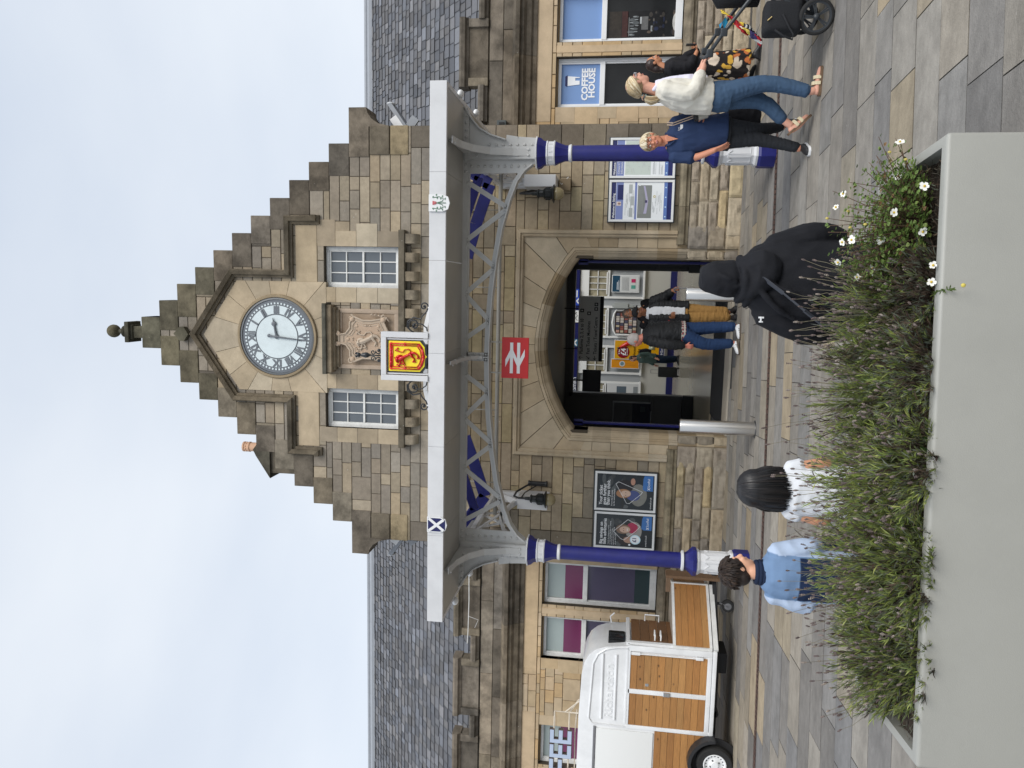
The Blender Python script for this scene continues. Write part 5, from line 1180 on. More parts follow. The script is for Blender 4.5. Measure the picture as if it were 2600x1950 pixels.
g=MB(); g.poly([(*fp[0],.862),(*fp[1],.862),(*fp[2],.862),(*fp[3],.862)],(.30,.25,.2)); g.poly([(fp[0][0],fp[0][1],.80),(fp[1][0],fp[1][1],.80),(fp[2][0],fp[2][1],.80),(fp[3][0],fp[3][1],.80)],(.2,.15,.1)); g.box(-3.20,-3.16,-1.45,-1.22,.18,.95,(.17,.10,.055),bev=.004); g.box(-3.5,-3.16,-1.22,-1.19,.85,.93,(.2,.13,.08)); g.build('box_lid',mat('worn_board',rough=.8,attr=True,var=.25,vscale=8,stretch=(1,1,6)),TR)
g=MB(); g.obox((-3.9,-1.9,.26),(-3.1,-1.25,.26),.05,.06); g.obox((-3.9,-.8,.26),(-3.1,-1.2,.26),.05,.06); g.tube([(-3.5,-1.5,.12),(-3.5,-1.5,.40)],.022,n=8); g.tube([(-3.9,-1.6,.30),(-3.5,-1.3,.22),(-3.15,-1.3,.28)],.018,n=6); g.build('drawbar',mat('black_plastic'),TR)
g=MB(); g.lathe([(.03,-.03),(.085,-.028),(.085,.028),(.03,.03)],(-3.5,.085),n=20,axis='y',cz=-1.56); g.build('jockey_wheel',mat('tyre_rubber'),TR,angle=35); g=MB(); g.lathe([(.05,-.034),(.02,-.036)],(-3.5,.085),n=16,axis='y',cz=-1.56); g.obox((-3.5,-1.60,.085),(-3.47,-1.56,.20),.03,.012); g.build('wheel_hub',mat('galvanised'),TR)
# roof letters
CSN=thing('letter_sign','white block letters reading COFFEE on a rusty frame on the trailer roof','sign',(-5.9,-2.1,2.12),)
lf=mat('rusty_white',(.62,.55,.45),.7,var=.2,vscale=30); lw=mat('letter_face',srgb(178,192,215),.35)
Z0,Z1=2.20,2.505
def letter(ch,xr,w=.195):
    x0=xr-w; t=.055; B=[]
    if ch in 'EF':
        B=[(x0,x0+t,Z0,Z1),(x0+t,xr,Z1-t,Z1),(x0+t,xr-.0,(Z0+Z1)/2-t/2,(Z0+Z1)/2+t/2)]
        if ch=='E': B.append((x0+t,xr,Z0,Z0+t))
    else: B=[(x0,x0+t,Z0,Z1),(x0+t,xr,Z1-t,Z1),(x0+t,xr,Z0,Z0+t)]+([(xr-t+.0005,xr+.0005,Z0+t,Z1-t)] if ch=='O' else [])
    g=MB(); [g.box(a,b,-2.14,-2.135,c,d) for a,b,c,d in B]; lt=g.build('letter',lw,CSN)
    g=MB(); [g.box(a-.007,b+.007,-2.133,-2.08,c-.007,d+.007) for a,b,c,d in B]; g.build('letter_side',mat('letter_side',(.10,.08,.07),.7),lt)
x=-5.285
for ch in 'EEFFOC': letter(ch,x); x-=.222
g=MB(); g.tube([(-5.02,-2.1,2.12),(-5.02,-2.1,2.45),(-6.9,-2.1,2.45)],.012,n=6); g.tube([(-5.02,-2.1,2.24),(-6.9,-2.1,2.24)],.012,n=6); g.tube([(-5.02,-2.1,2.24),(-4.93,-1.9,2.12)],.011,n=6); g.tube([(-5.02,-2.1,2.30),(-4.85,-2.08,2.11)],.010,n=6); g.tube([(-5.0,-2.05,2.14),(-5.4,-2.0,2.16),(-5.9,-2.04,2.15)],.009,n=6); g.build('sign_frame',lf,CSN)
# ================================================================ PRAM
PR=thing('pram','black pushchair with large rear wheel being pushed at the right edge','pram',(3.31,-4.80,0))
pb=mat('pram_frame',srgb(52,56,60),.4); pf=mat('pram_fabric',(.012,.013,.016),.9,bump=.3,bscale=80)
g=MB()
for y_ in (-4.76,-4.22):
    g.tube([(3.02,y_,1.045),(3.20,y_,.925),(3.46,y_,.725),(3.75,y_,.50),(4.05,y_,.22)],.017,n=8); g.tube([(3.31,y_,.15),(3.45,y_,.42),(3.62,y_,.60)],.017,n=8); g.tube([(3.31,y_,.15),(3.5,y_,.27),(4.0,y_,.24)],.016,n=8)
    g.box(3.0,3.07,y_-.025,y_+.025,1.0,1.06,bev=.012); g.box(3.17,3.24,y_-.022,y_+.022,.89,.95,bev=.01)
g.tube([(3.02,-4.76,1.045),(2.995,-4.70,1.06),(2.99,-4.28,1.06),(3.02,-4.22,1.045)],.019,n=10); g.tube([(3.31,-4.76,.15),(3.31,-4.22,.15)],.014,n=8)
g.build('frame',pb,PR,smooth=True)
def pwheel(x,y,r):
    w=bpy.data.objects.new('wheel',None); COL.objects.link(w); w.parent=PR; w.location=Vector((x,y,r))-WL(PR)
    g=MB(); g.lathe([(r*.83,-.02),(r*.95,-.022),(r,-.008),(r,.008),(r*.95,.022),(r*.83,.02),(r*.83,-.02)],(x,r),n=32,axis='y',cz=y,cap=False); g.build('tyre',mat('tyre_rubber'),w,smooth=True)
    g=MB(); g.lathe([(r*.72,-.012),(r*.83,-.014),(r*.83,.014),(r*.72,.012),(r*.72,-.012)],(x,r),n=32,axis='y',cz=y,cap=False); g.sphere((x,y,r),r*.2,seg=12,rings=8,sc3=(1,1,1))
    for k in range(10): a=2*PI*(k//2)/5+(.10 if k%2 else -.10)+.3; g.obox((x+r*.15*math.cos(a),y,r+r*.15*math.sin(a)),(x+r*.76*math.cos(a),y,r+r*.76*math.sin(a)),.014,.012,up=(0,1,0))
    g.build('spokes',pb,w)
pwheel(3.31,-4.80,.150); pwheel(3.31,-4.18,.150); pwheel(4.05,-4.66,.10); pwheel(4.05,-4.32,.10)
g=MB(); g.box(3.20,3.9,-4.70,-4.28,.24,.34,bev=.04); g.build('basket',pf,PR,smooth=True)
g=MB(); g.tube([(3.62,-4.49,.60),(3.75,-4.49,.66),(3.95,-4.49,.62)],[.14,.19,.15],n=14); g.tube([(3.50,-4.49,.60),(3.55,-4.49,.90),(3.70,-4.49,1.02)],[.10,.17,.13],n=14); g.tube([(3.95,-4.49,.60),(4.1,-4.49,.40)],[.12,.07],n=12); g.build('seat',pf,PR,smooth=True)
BG=thing('changing_bag','black shoulder bag with a gold zip hung on the pushchair frame','bag',(3.3,-4.68,.3)); 
g=MB(); g.box(3.19,3.46,-4.82,-4.60,.27,.585,bev=.05); o=g.build('bag_body',pf,BG,smooth=True)
g=MB(); g.tube([(3.20,-4.83,.50),(3.145,-4.83,.42),(3.115,-4.83,.345),(3.16,-4.83,.34),(3.22,-4.83,.38),(3.33,-4.83,.44)],.009,n=6); g.build('strap',pf,BG,smooth=True); g=MB(); g.tube([(3.28,-4.826,.565),(3.31,-4.83,.53)],.005,n=5); g.build('zip',mat('brass',(.6,.45,.2),.3,1),BG)
# patterned blanket folded over a child's toy on the pram
BK=thing('patterned_blanket','bright cloth with red spot, yellow stripes and blue tag hanging from the pushchair','blanket',(3.3,-4.6,.75))
g=MB(); rr=random.Random(9); nx,nz=16,20
pts=[[None]*(nz+1) for _ in range(nx+1)]
for i in range(nx+1):
    for k in range(nz+1):
        u,v_=i/nx,k/nz; x=3.375-.17*v_+.15*(u-.5)*(1-.2*v_); z_=.86-.20*v_+.24*(u-.5)*(1-.25*v_)-.05*abs(math.sin(u*7+v_*3)); pts[i][k]=(x,-4.60-.035*math.sin(u*9+v_*5)-.02*math.sin(v_*11),z_)
for i in range(nx):
    for k in range(nz):
        u,v_=(i+.5)/nx,(k+.5)/nz
        if (u-.55)**2+(v_*1.1-.33)**2<.09: c=(.42,.02,.03)
        elif v_<.55: c=(.75,.55,.06) if u>.2 else ((.72,.72,.68) if k%2 else (.03,.03,.04))
        else: c=[(.45,.02,.03),(.74,.74,.70),(.50,.02,.03),(.05,.04,.14),(.75,.58,.12),(.74,.74,.70),(.48,.02,.03),(.5,.02,.03)][int(u*8)%8]
        g.poly([pts[i][k],pts[i+1][k],pts[i+1][k+1],pts[i][k+1]],c)
o=g.build('cloth',mat('printed_cloth',rough=.9,attr=True,bump=.2),BK,smooth=True); sm=o.modifiers.new('s','SOLIDIFY'); sm.thickness=.008
g=MB(); g.poly([(3.40,-4.6,.90),(3.345,-4.62,.93),(3.29,-4.60,.905),(3.35,-4.59,.875)],(.02,.30,.55)); g.poly([(3.345,-4.62,.93),(3.33,-4.60,.955),(3.30,-4.59,.94)],(.02,.30,.55)); g.build('blue_tag',MT['printed_cloth'],BK)
PR.rotation_euler=(0,0,R(-18))
# ================================================================ PLANTER
A_=.105; ca_,sa_=math.cos(A_),math.sin(A_)
PO=Vector((-.82,-9.245)); 
def pl(u,v,z): return (PO.x+u*ca_-v*sa_,PO.y+u*sa_+v*ca_,z)
PWd,PDp,PH=2.34,.74,.60
pw_=mat('planter_paint',srgb(158,158,152),.45,var=.03,vscale=3,bump=.12,bscale=240,dark=.07,dscale=1.1)
PL=thing('planter','large pale grey rectangular planter with a rolled rim filled with lavender','planter',(.35,-8.9,0))
g=MB(); R_=.045
o_=[(0,0),(PWd,0),(PWd,PDp),(0,PDp)]; i_=[(R_,R_),(PWd-R_,R_),(PWd-R_,PDp-R_),(R_,PDp-R_)]
bm=bmesh.new()
lo=[bm.verts.new(pl(u,v,.03)) for u,v in o_]; hi=[bm.verts.new(pl(u,v,PH)) for u,v in o_]; ih=[bm.verts.new(pl(u,v,PH)) for u,v in i_]; il=[bm.verts.new(pl(u,v,.40)) for u,v in i_]
for i in range(4):
    j=(i+1)%4; bm.faces.new([lo[i],lo[j],hi[j],hi[i]]); bm.faces.new([hi[i],hi[j],ih[j],ih[i]]); bm.faces.new([ih[i],ih[j],il[j],il[i]])
bm.faces.new(lo[::-1])
ed=[e for e in bm.edges if all(v in hi or v in lo for v in e.verts) and any(v in hi for v in e.verts)]
bmesh.ops.bevel(bm,geom=ed,offset=.014,segments=4,profile=.5,affect='EDGES')
g.bm(bm); g.build('box',pw_,PL,angle=40)
g=MB(); nx,nz=60,20; n0=len(g.v)
for i in range(nx+1):
    for k in range(nz+1):
        u=R_+(PWd-2*R_)*i/nx; v=R_+(PDp-2*R_)*k/nz; p=pl(u,v,.548+.025*noise.noise((u*6,v*6,0))+rng.uniform(-.008,.008)); g.v.append(p)
for i in range(nx):
    for k in range(nz): a=n0+i*(nz+1)+k; g.face([a,a+nz+1,a+nz+2,a+1])
o=g.build('soil',earth,PL)
# bench behind the planter that the sitters use
BN=thing('bench','low grey slab bench along the back of the planter, mostly hidden by the sitters','bench',(.3,-8.1,0))
g=MB(); q=[pl(-.1,PDp+.02,0),pl(PWd+.1,PDp+.02,0),pl(PWd+.1,PDp+.50,0),pl(-.1,PDp+.50,0)]
bm=bmesh.new(); a=[bm.verts.new((p[0],p[1],.37)) for p in q]; b=[bm.verts.new((p[0],p[1],.44)) for p in q]; bm.faces.new(a[::-1]); bm.faces.new(b)
for i in range(4): j=(i+1)%4; bm.faces.new([a[i],a[j],b[j],b[i]])
g.bm(bm); g.build('seat',mat('bench_stone',(.3,.3,.29),.7,var=.1),BN)
for u in (.25,PWd-.25): p=pl(u,PDp+.25,0); g=MB(); g.box(p[0]-.09,p[0]+.09,p[1]-.17,p[1]+.17,0,.369,bev=.01); g.build('leg',MT['bench_stone'],BN)
# ================================================================ PLANTS
leafm=bpy.data.materials.new('leaf'); leafm.use_nodes=True; t=leafm.node_tree; p=t.nodes['Principled BSDF']; p.inputs['Roughness'].default_value=.55; p.inputs['Specular IOR Level'].default_value=.35
a=t.nodes.new('ShaderNodeVertexColor'); a.layer_name='Col'; t.links.new(a.outputs[0],p.inputs['Base Color']); tr_=t.nodes.new('ShaderNodeBsdfTranslucent'); t.links.new(a.outputs[0],tr_.inputs[0]); ms=t.nodes.new('ShaderNodeMixShader'); ms.inputs[0].default_value=.28; t.links.new(p.outputs[0],ms.inputs[1]); t.links.new(tr_.outputs[0],ms.inputs[2]); t.links.new(ms.outputs[0],t.nodes['Material Output'].inputs[0])
class FastMB:
    def __init__(s): s.v=[]; s.n=0; s.tri=[]; s.c=[]
    def blade(s,p,d,l,w,side,col,droop=0):
        """narrow 2-quad leaf from p along d"""
        m=p+d*l*.5; e=p+d*l+Vector((0,0,-droop*l)); n=s.n
        s.v+=[tuple(p-side*w*.25),tuple(p+side*w*.25),tuple(m+side*w*.5),tuple(m-side*w*.5),tuple(e)]; s.n+=5
        s.tri+=[(n,n+1,n+2,n+3),(n+3,n+2,n+4)]; s.c+=[col,col]
def fbuild(f,name,m,par):
    g=MB(); g.v=f.v; g.f=[list(q) for q in f.tri]; g.c=f.c; g.mi=[0]*len(f.tri); return g.build(name,m,par)
GR=[(.22,.285,.075),(.27,.34,.08),(.19,.25,.09),(.33,.39,.10),(.22,.26,.14),(.37,.41,.13)]; GS=[(.17,.19,.14),(.20,.21,.17),(.13,.15,.11)]; BR=[(.10,.07,.05),(.14,.10,.07),(.075,.055,.045)]
HEAD=[(.16,.125,.115),(.13,.10,.095),(.20,.16,.145),(.10,.075,.07),(.26,.22,.19)]
def randdir(rng,up,spread):
    d=Vector((rng.gauss(0,spread),rng.gauss(0,spread),up)); return d.normalized()
def lavender(u0,v0,rad,h,label,nst,seed,lean=(0,0),heads=.5,green=.8,dead=.1,hh=.16):
    rr=random.Random(seed); btone=(1.15,.92,1.25,1.0,1.2)[seed%5]; base=Vector(pl(u0,v0,.52)); T=thing('lavender_bush',label,'shrub',tuple(base),'lavender bushes in the planter')
    st=MB(); fo=FastMB(); hd=MB()
    for i in range(nst):
        a=rr.uniform(0,2*PI); r=math.sqrt(rr.random()); th=r*1.05
        d=Vector((math.sin(th)*math.cos(a)+lean[0],math.sin(th)*math.sin(a)+lean[1],math.cos(th)+.15)).normalized()
        p0=base+Vector((math.cos(a)*r*rad*.45,math.sin(a)*r*rad*.35,-.01)); L_=(h*(1-.30*r*r)*rr.uniform(.45,1.10))
        ex=Vector((d.x*rad/h*1.0,d.y*rad/h*.9,d.z)); p1=p0+Vector((ex.x*L_,ex.y*L_,d.z*L_)); bend=Vector((rr.uniform(-.02,.02),rr.uniform(-.02,.02),.02))
        pm=(p0+p1)/2+bend
        brown=rr.random()<dead
        if i%2==0: st.tube([p0,pm,p1],[.0022,.0018,.001],n=3,col=rr.choice(BR),cap=False)
        tone=rr.uniform(.50,1.12)*btone
        # leaves in tufts along the stem
        nl=rr.randint(19,29)
        for k in range(nl):
            t=rr.uniform(.35,1.0)**.8; p=p0.lerp(pm,t*2) if t<.5 else pm.lerp(p1,t*2-1)
            dd=(d*rr.uniform(.9,1.5)+Vector((rr.gauss(0,.42),rr.gauss(0,.42),rr.gauss(.25,.3)))).normalized(); sd=dd.cross(Vector((rr.gauss(0,1),rr.gauss(0,1),rr.gauss(0,1)))).normalized()
            c=rr.choice(BR+GS[:1]) if brown else (rr.choice(GR) if rr.random()<green else rr.choice(GS)); c=vary(c,rr,.22,.05); c=tuple(q*tone for q in c)
            if t<.5 and rr.random()<.45: c=rr.choice(BR)
            fo.blade(p,dd,rr.uniform(.026,.058),rr.uniform(.003,.0052),sd,c,.12)
        if rr.random()<heads*(.45 if r>.75 else 1):
            l2=rr.uniform(.3,1.0)*hh*(1.5 if rr.random()<.12 else 1); dd=(d+Vector((rr.gauss(0,.12),rr.gauss(0,.12),.55))).normalized(); q=p1+dd*l2; mid=(p1+q)/2+Vector((rr.gauss(0,.006),rr.gauss(0,.006),.006))
            st.tube([p1,mid,q],[.0011,.0010,.0009],n=3,col=vary((.17,.15,.10),rr,.3),cap=False)
            c0=rr.choice(HEAD); n_=rr.randint(3,6); hl=rr.uniform(.012,.026)
            for k in range(n_):
                w_=q+dd*hl*(k/(n_)); rad_=.0040*math.sin(PI*(k+.7)/(n_+.7))+.0014
                hd.lathe([(rad_*.5,-.003),(rad_,0),(rad_*.4,.0035)],(w_.x,w_.y),n=5,cz=w_.z,col=vary(c0,rr,.3))
                if rr.random()<.6: 
                    sd=Vector((rr.gauss(0,1),rr.gauss(0,1),.3)).normalized(); fo.blade(w_,sd,.008,.004,dd.cross(sd).normalized(),vary(c0,rr,.3))
    tag(fbuild(fo,'foliage',leafm,T),kind='stuff'); tag(st.build('stems',mat('plant_stem',rough=.9,attr=True),T),kind='stuff'); tag(hd.build('flower_heads',mat('dry_flower',rough=1,attr=True),T),kind='stuff')
lavender(.32,.36,.30,.30,'lavender bush at the left end of the planter, spilling over bare soil',330,1,lean=(-.15,-.02),heads=.42,dead=.15,hh=.13)
lavender(.62,.48,.33,.36,'lavender bush with dark heads in front of the child in the pale blue jumper',360,2,heads=.5,hh=.15)
lavender(.70,.20,.30,.27,'low lavender bush spreading over the front rim towards the left',340,3,lean=(.02,-.35),heads=.35,hh=.10)
lavender(1.00,.42,.31,.40,'bright green lavender bush in front of the child in the white shirt',360,4,heads=.5,green=.92,hh=.16)
lavender(1.12,.18,.26,.26,'dull lavender bush at the front rim with weeds in the middle of the planter',280,5,lean=(0,-.18),heads=.4,green=.7,dead=.3,hh=.1)
lavender(1.38,.48,.31,.40,'green lavender bush left of the hooded person, tall tan heads',350,6,heads=.5,green=.9,hh=.16)
lavender(1.46,.20,.27,.26,'sparse grey lavender bush at the front rim below the hooded person',280,7,heads=.25,green=.55,dead=.35,hh=.08)
lavender(1.72,.46,.30,.37,'lavender bush with pale dry heads right behind the hooded person',360,8,heads=.75,green=.75,dead=.25,hh=.14)
lavender(1.78,.20,.22,.22,'dark woody lavender bush showing brown stems by the white flowers',200,9,heads=.15,green=.5,dead=.75,hh=.06)
# white-flowered shrub on the right
def potentilla():
    rr=random.Random(77); base=Vector(pl(2.05,.36,.52)); T=thing('potentilla_shrub','green shrub with white five-petalled flowers at the right end of the planter','shrub',tuple(base))
    fo=FastMB(); st=MB(); tips=[]
    for i in range(430):
        a=rr.uniform(0,2*PI); r=math.sqrt(rr.random()); th=r*1.25
        d=Vector((math.sin(th)*math.cos(a),math.sin(th)*math.sin(a),math.cos(th)*1.0+.1)).normalized(); L_=.40*rr.uniform(.5,1.0)*(1-.15*r)
        if rr.random()<.10: L_*=1.2
        p0=base+Vector((math.cos(a)*r*.12,math.sin(a)*r*.10,0)); p1=p0+Vector((d.x*L_*.85,d.y*L_*.75,d.z*L_)); pm=(p0+p1)/2+Vector((rr.gauss(0,.015),rr.gauss(0,.015),.02))
        if i%2==0: st.tube([p0,pm,p1],[.003,.002,.001],n=4,col=vary((.12,.07,.045),rr,.2),cap=False)
        tone=rr.uniform(.7,1.2)
        for k in range(11):
            t=rr.uniform(.35,1); p=p0.lerp(pm,t*2) if t<.5 else pm.lerp(p1,t*2-1)
            dd=Vector((rr.gauss(0,1),rr.gauss(0,1),rr.gauss(.3,.7))).normalized(); c=vary(rr.choice([(.20,.30,.075),(.15,.24,.06),(.25,.34,.09)]) if rr.random()<.94 else (.24,.14,.06),rr,.2); c=tuple(q*tone for q in c)
            q=p+dd*.012
            for s in (-.7,-.3,.1,.5,.8):
                sd=dd.cross(Vector((0.3,.2,1))).normalized(); e=(dd+sd*s).normalized(); fo.blade(q,e,.014,.0058,e.cross(dd.cross(e)).normalized() if abs(s)>.2 else sd,c)
        tips.append((p1,d))
    fbuild(fo,'foliage',leafm,T); st.build('stems',mat('plant_stem'),T)
    wp=mat('white_petal',(.78,.78,.74),.7); yc=mat('yellow_stamen',(.6,.42,.05),.8)
    C=Vector((.92,-12,1.75))
    fl=[tp for tp in tips if (tp[0]-base).length>.16 and tp[0].x>base.x-.20]; rr.shuffle(fl); nf=0
    extra=[(Vector(pl(1.86,.02,.62)),Vector((0,-1,.4))),(Vector(pl(2.15,.03,.66)),Vector((.1,-1,.5))),(Vector(pl(1.80,.03,.62)),Vector((-.1,-1,.3)))]
    cand=extra+[(p,(d+Vector((0,-.7,.2))).normalized()) for p,d in fl if (p-base).y<.08][:14]
    for p,d in cand:
        d=(d+Vector((rr.gauss(0,.35),rr.gauss(0,.25),rr.gauss(0,.3)))).normalized(); x=d.cross(Vector((0,0,1))).normalized(); y=d.cross(x); g=MB(); ph_=rr.uniform(0,2); sz0=rr.uniform(.013,.0195)
        for k in range(5):
            sz=sz0*rr.uniform(.82,1.08); a=ph_+2*PI*k/5+rr.uniform(-.1,.1); e=x*math.cos(a)+y*math.sin(a); s=d.cross(e); n=len(g.v)
            pts=[p,p+e*sz*.5+s*sz*.42+d*.002,p+e*sz*.95+s*sz*.38+d*.004,p+e*sz*1.08+d*.003,p+e*sz*.95-s*sz*.38+d*.004,p+e*sz*.5-s*sz*.42+d*.002]; g.poly(pts)
        fo_=g.build('flower',wp,T); g=MB(); g.sphere(p+d*.004,.0045,seg=8,rings=5); g.build('stamens',yc,fo_)
    g=MB()
    for k in range(10): p,d=rr.choice(fl); g.sphere(p+d*.006,.0055,(.55,.45,.12),seg=7,rings=5,sc3=(1,1,1.3))
    p=Vector(pl(1.78,-.055,.545)); g.sphere(p,.008,(.6,.5,.1),seg=8,rings=6); g.build('flower_buds',mat('bud',rough=.7,attr=True),T)
    fo=FastMB(); a0=Vector(pl(1.76,.03,.61)); a1=Vector(pl(1.775,-.045,.56))
    for k in range(26):
        t=rr.random(); p=a0.lerp(a1,t); dd=Vector((rr.gauss(0,1),rr.gauss(-.3,.6),rr.gauss(0,1))).normalized(); fo.blade(p,dd,.018,.006,dd.cross(Vector((0,1,.2))).normalized(),vary((.10,.15,.04),rr,.2))
    fbuild(fo,'hanging_sprig',leafm,T)
potentilla()
# small weeds between the bushes
def weed(u,v,label,col,n,sz,seed):
    rr=random.Random(seed); b=Vector(pl(u,v,.53)); T=thing('weed_clump',label,'weed',tuple(b),'weeds in the planter'); fo=FastMB()
    for i in range(n):
        d=Vector((rr.gauss(0,.6),rr.gauss(0,.5),rr.uniform(.4,1))).normalized(); p=b+Vector((rr.uniform(-.05,.05),rr.uniform(-.03,.03),rr.uniform(0,.05)))+d*sz; c=vary(col,rr,.2)
        for k in range(5):
            e=(Vector((rr.gauss(0,1),rr.gauss(0,1),rr.gauss(.2,.6)))).normalized(); fo.blade(p,e,sz*.9,sz*.55,e.cross(Vector((.3,1,.2))).normalized(),c)
    fbuild(fo,'leaves',leafm,T)
weed(1.22,.10,'bright green broad-leaved weed at the front middle of the planter',(.10,.24,.05),34,.022,3)
weed(.26,.13,'small green seedling on bare soil near the left corner',(.10,.20,.06),12,.018,4)
weed(.50,.07,'lone yellow-green leaf cluster by the front rim on the left',(.22,.28,.05),6,.02,5)
# short grey ground cover of fallen bits on the soil
rr=random.Random(12); f=FastMB()
for i in range(6500):
    u,v=rr.uniform(.06,PWd-.06),rr.uniform(.05,PDp-.06); p=Vector(pl(u,v,.55+rr.uniform(0,.04))); d=Vector((rr.gauss(0,1),rr.gauss(0,1),rr.gauss(.1,.4))).normalized(); f.blade(p,d,rr.uniform(.02,.05),.0035,d.cross(Vector((0.2,.1,1))).normalized(),vary(rr.choice(BR+GS[:1]+[(.06,.05,.035)]),rr,.3))
o=fbuild(f,'plant_litter',leafm,None); tag(o,'fallen twigs and dead leaves covering the planter soil','plant litter',kind='stuff')

lavender(.36,.16,.24,.20,'small lavender clump leaning over the left front rim beside the seedling',150,31,lean=(.1,-.3),heads=.45,hh=.09)
# ================================================================ PEOPLE
V=Vector
def ring(mb,c,s,f,a,b,n=16,p=2.3):
    out=[]
    for k in range(n):
        t=2*PI*k/n; ct,st=math.cos(t),math.sin(t)
        out.append(c+s*(a*math.copysign(abs(ct)**(2/p),ct))+f*(b*math.copysign(abs(st)**(2/p),st)))
    return out
def trunk(mb,secs,n=18):
    """secs: (centre, side vec, fwd vec, half width, half depth)"""
    base=len(mb.v)
    for c,s,f,a,b in secs: mb.v+=[tuple(q) for q in ring(mb,V(c),V(s).normalized(),V(f).normalized(),a,b,n)]
    for i in range(len(secs)-1):
        for k in range(n): k2=(k+1)%n; mb.face([base+i*n+k,base+i*n+k2,base+(i+1)*n+k2,base+(i+1)*n+k])
    mb.face([base+k for k in range(n)][::-1]); mb.face([base+(len(secs)-1)*n+k for k in range(n)])
def limb(mb,pts,rs,flat=1):
    P=[V(p) for p in pts]; pts2=[]; rs2=[]
    for i in range(len(P)-1):       # smooth resample
        p0=P[max(i-1,0)];p1=P[i];p2=P[i+1];p3=P[min(i+2,len(P)-1)]
        for t in (0,.25,.5,.75):
            q=.5*((2*p1)+(p2-p0)*t+(2*p0-5*p1+4*p2-p3)*t*t+(3*p1-p0-3*p2+p3)*t**3); pts2.append(q); rs2.append(rs[i]+(rs[i+1]-rs[i])*t)
    pts2.append(P[-1]); rs2.append(rs[-1])
    d0=(pts2[0]-pts2[1]).normalized(); d1=(pts2[-1]-pts2[-2]).normalized()
    pts2=[pts2[0]+d0*rs2[0]*.6]+pts2+[pts2[-1]+d1*rs2[-1]*.6]; rs2=[rs2[0]*.55]+rs2+[rs2[-1]*.55]
    mb.tube(pts2,rs2,n=12,flat=flat)
def blob(mb,c,r,sc3=(1,1,1),s=None,f=None):
    """ellipsoid with axes (side, fwd, up)"""
    s=V(s or (1,0,0)).normalized(); f=V(f or (0,1,0)).normalized(); u=s.cross(f).normalized()
    M3=Matrix((s*sc3[0]*r,f*sc3[1]*r,u*sc3[2]*r)).transposed().to_4x4(); M3.translation=V(c)
    bm=bmesh.new(); bmesh.ops.create_uvsphere(bm,u_segments=16,v_segments=12,radius=1); mb.bm(bm,mtx=M3)
def remesh(mb,name,m,parent,vox=.008,smooth=2,fold=0,fscale=14,fstretch=(1,1,1),colf=None,seed=0,cut=None):
    o=mb.build('tmp',m,None); md=o.modifiers.new('r','REMESH'); md.mode='VOXEL'; md.voxel_size=vox; md.use_smooth_shade=True
    if smooth: sm=o.modifiers.new('s','SMOOTH'); sm.iterations=smooth; sm.factor=.5
    bpy.context.view_layer.update(); me=bpy.data.meshes.new_from_object(o.evaluated_get(bpy.context.evaluated_depsgraph_get())); bpy.data.objects.remove(o)
    n=len(me.vertices); co=np.empty(n*3,np.float32); me.vertices.foreach_get('co',co); co=co.reshape(-1,3)
    if fold:
        nn=np.empty(n*3,np.float32); me.vertices.foreach_get('normal',nn); nn=nn.reshape(-1,3)
        for i in range(n):
            x,y,z=co[i]; a=noise.noise((x*fscale*fstretch[0]+seed,y*fscale*fstretch[1],z*fscale*fstretch[2])); b=noise.noise((x*fscale*2.3+seed,y*fscale*2.3,z*fscale*1.7*fstretch[2]))
            co[i]+=nn[i]*fold*((1-abs(a)*2.2)*.7+b*.5)
    off=np.array(WL(parent) if parent else (0,0,0),np.float32)
    if 'Col' in me.color_attributes: me.color_attributes.remove(me.color_attributes['Col'])
    ca=me.color_attributes.new('Col','FLOAT_COLOR','POINT'); cc=np.ones((n,4),np.float32)*.5
    if colf:
        for i in range(n): cc[i,:3]=colf(*co[i])
    ca.data.foreach_set('color',cc.ravel())
    me.vertices.foreach_set('co',(co-off).ravel()); me.polygons.foreach_set('use_smooth',[True]*len(me.polygons)); me.name=name
    me.materials.clear(); me.materials.append(m); me.update()
    o=bpy.data.objects.new(name,me); COL.objects.link(o); o.parent=parent; return o
def skinm(n,c): return mat(n,c,.5,var=.05,vscale=12,spec=.35)
skin1=skinm('fair_skin',srgb(214,160,138)); skin2=skinm('tanned_skin',srgb(205,140,112)); skin3=skinm('olive_skin',srgb(190,132,100)); skin4=skinm('brown_skin',srgb(150,100,72))
def cloth(n,c=(.5,.5,.5),rough=.85,**k): 
    k.setdefault('var',.08); k.setdefault('vscale',20); k.setdefault('bump',.25); k.setdefault('bscale',160); return mat(n,c,rough,spec=.25,**k)
def head(mb,c,f,u=(0,0,1),k=1.0):
    c=V(c);f=V(f).normalized();u=V(u).normalized();s=f.cross(u).normalized();f=u.cross(s).normalized()
    P=lambda a,b,d:c+(s*a+f*b+u*d)*k
    blob(mb,P(0,-.012,.022),k,(.074,.092,.092),s,f); blob(mb,P(0,.030,-.030),k,(.058,.058,.080),s,f); blob(mb,P(0,.045,-.075),k,(.036,.036,.035),s,f); blob(mb,P(0,.0,-.06),k,(.055,.05,.05),s,f)
    limb(mb,[P(0,.083,.018),P(0,.100,-.012),P(0,.104,-.022)],[.008*k,.011*k,.013*k]); blob(mb,P(0,.083,-.052),k,(.022,.012,.010),s,f)
    for q in (-1,1): blob(mb,P(.074*q,-.005,-.008),k,(.010,.018,.030),s,f); blob(mb,P(.036*q,.070,-.025),k,(.022,.018,.02),s,f); blob(mb,P(.03*q,.075,.034),k,(.024,.012,.008),s,f)
    return P,s,f,u
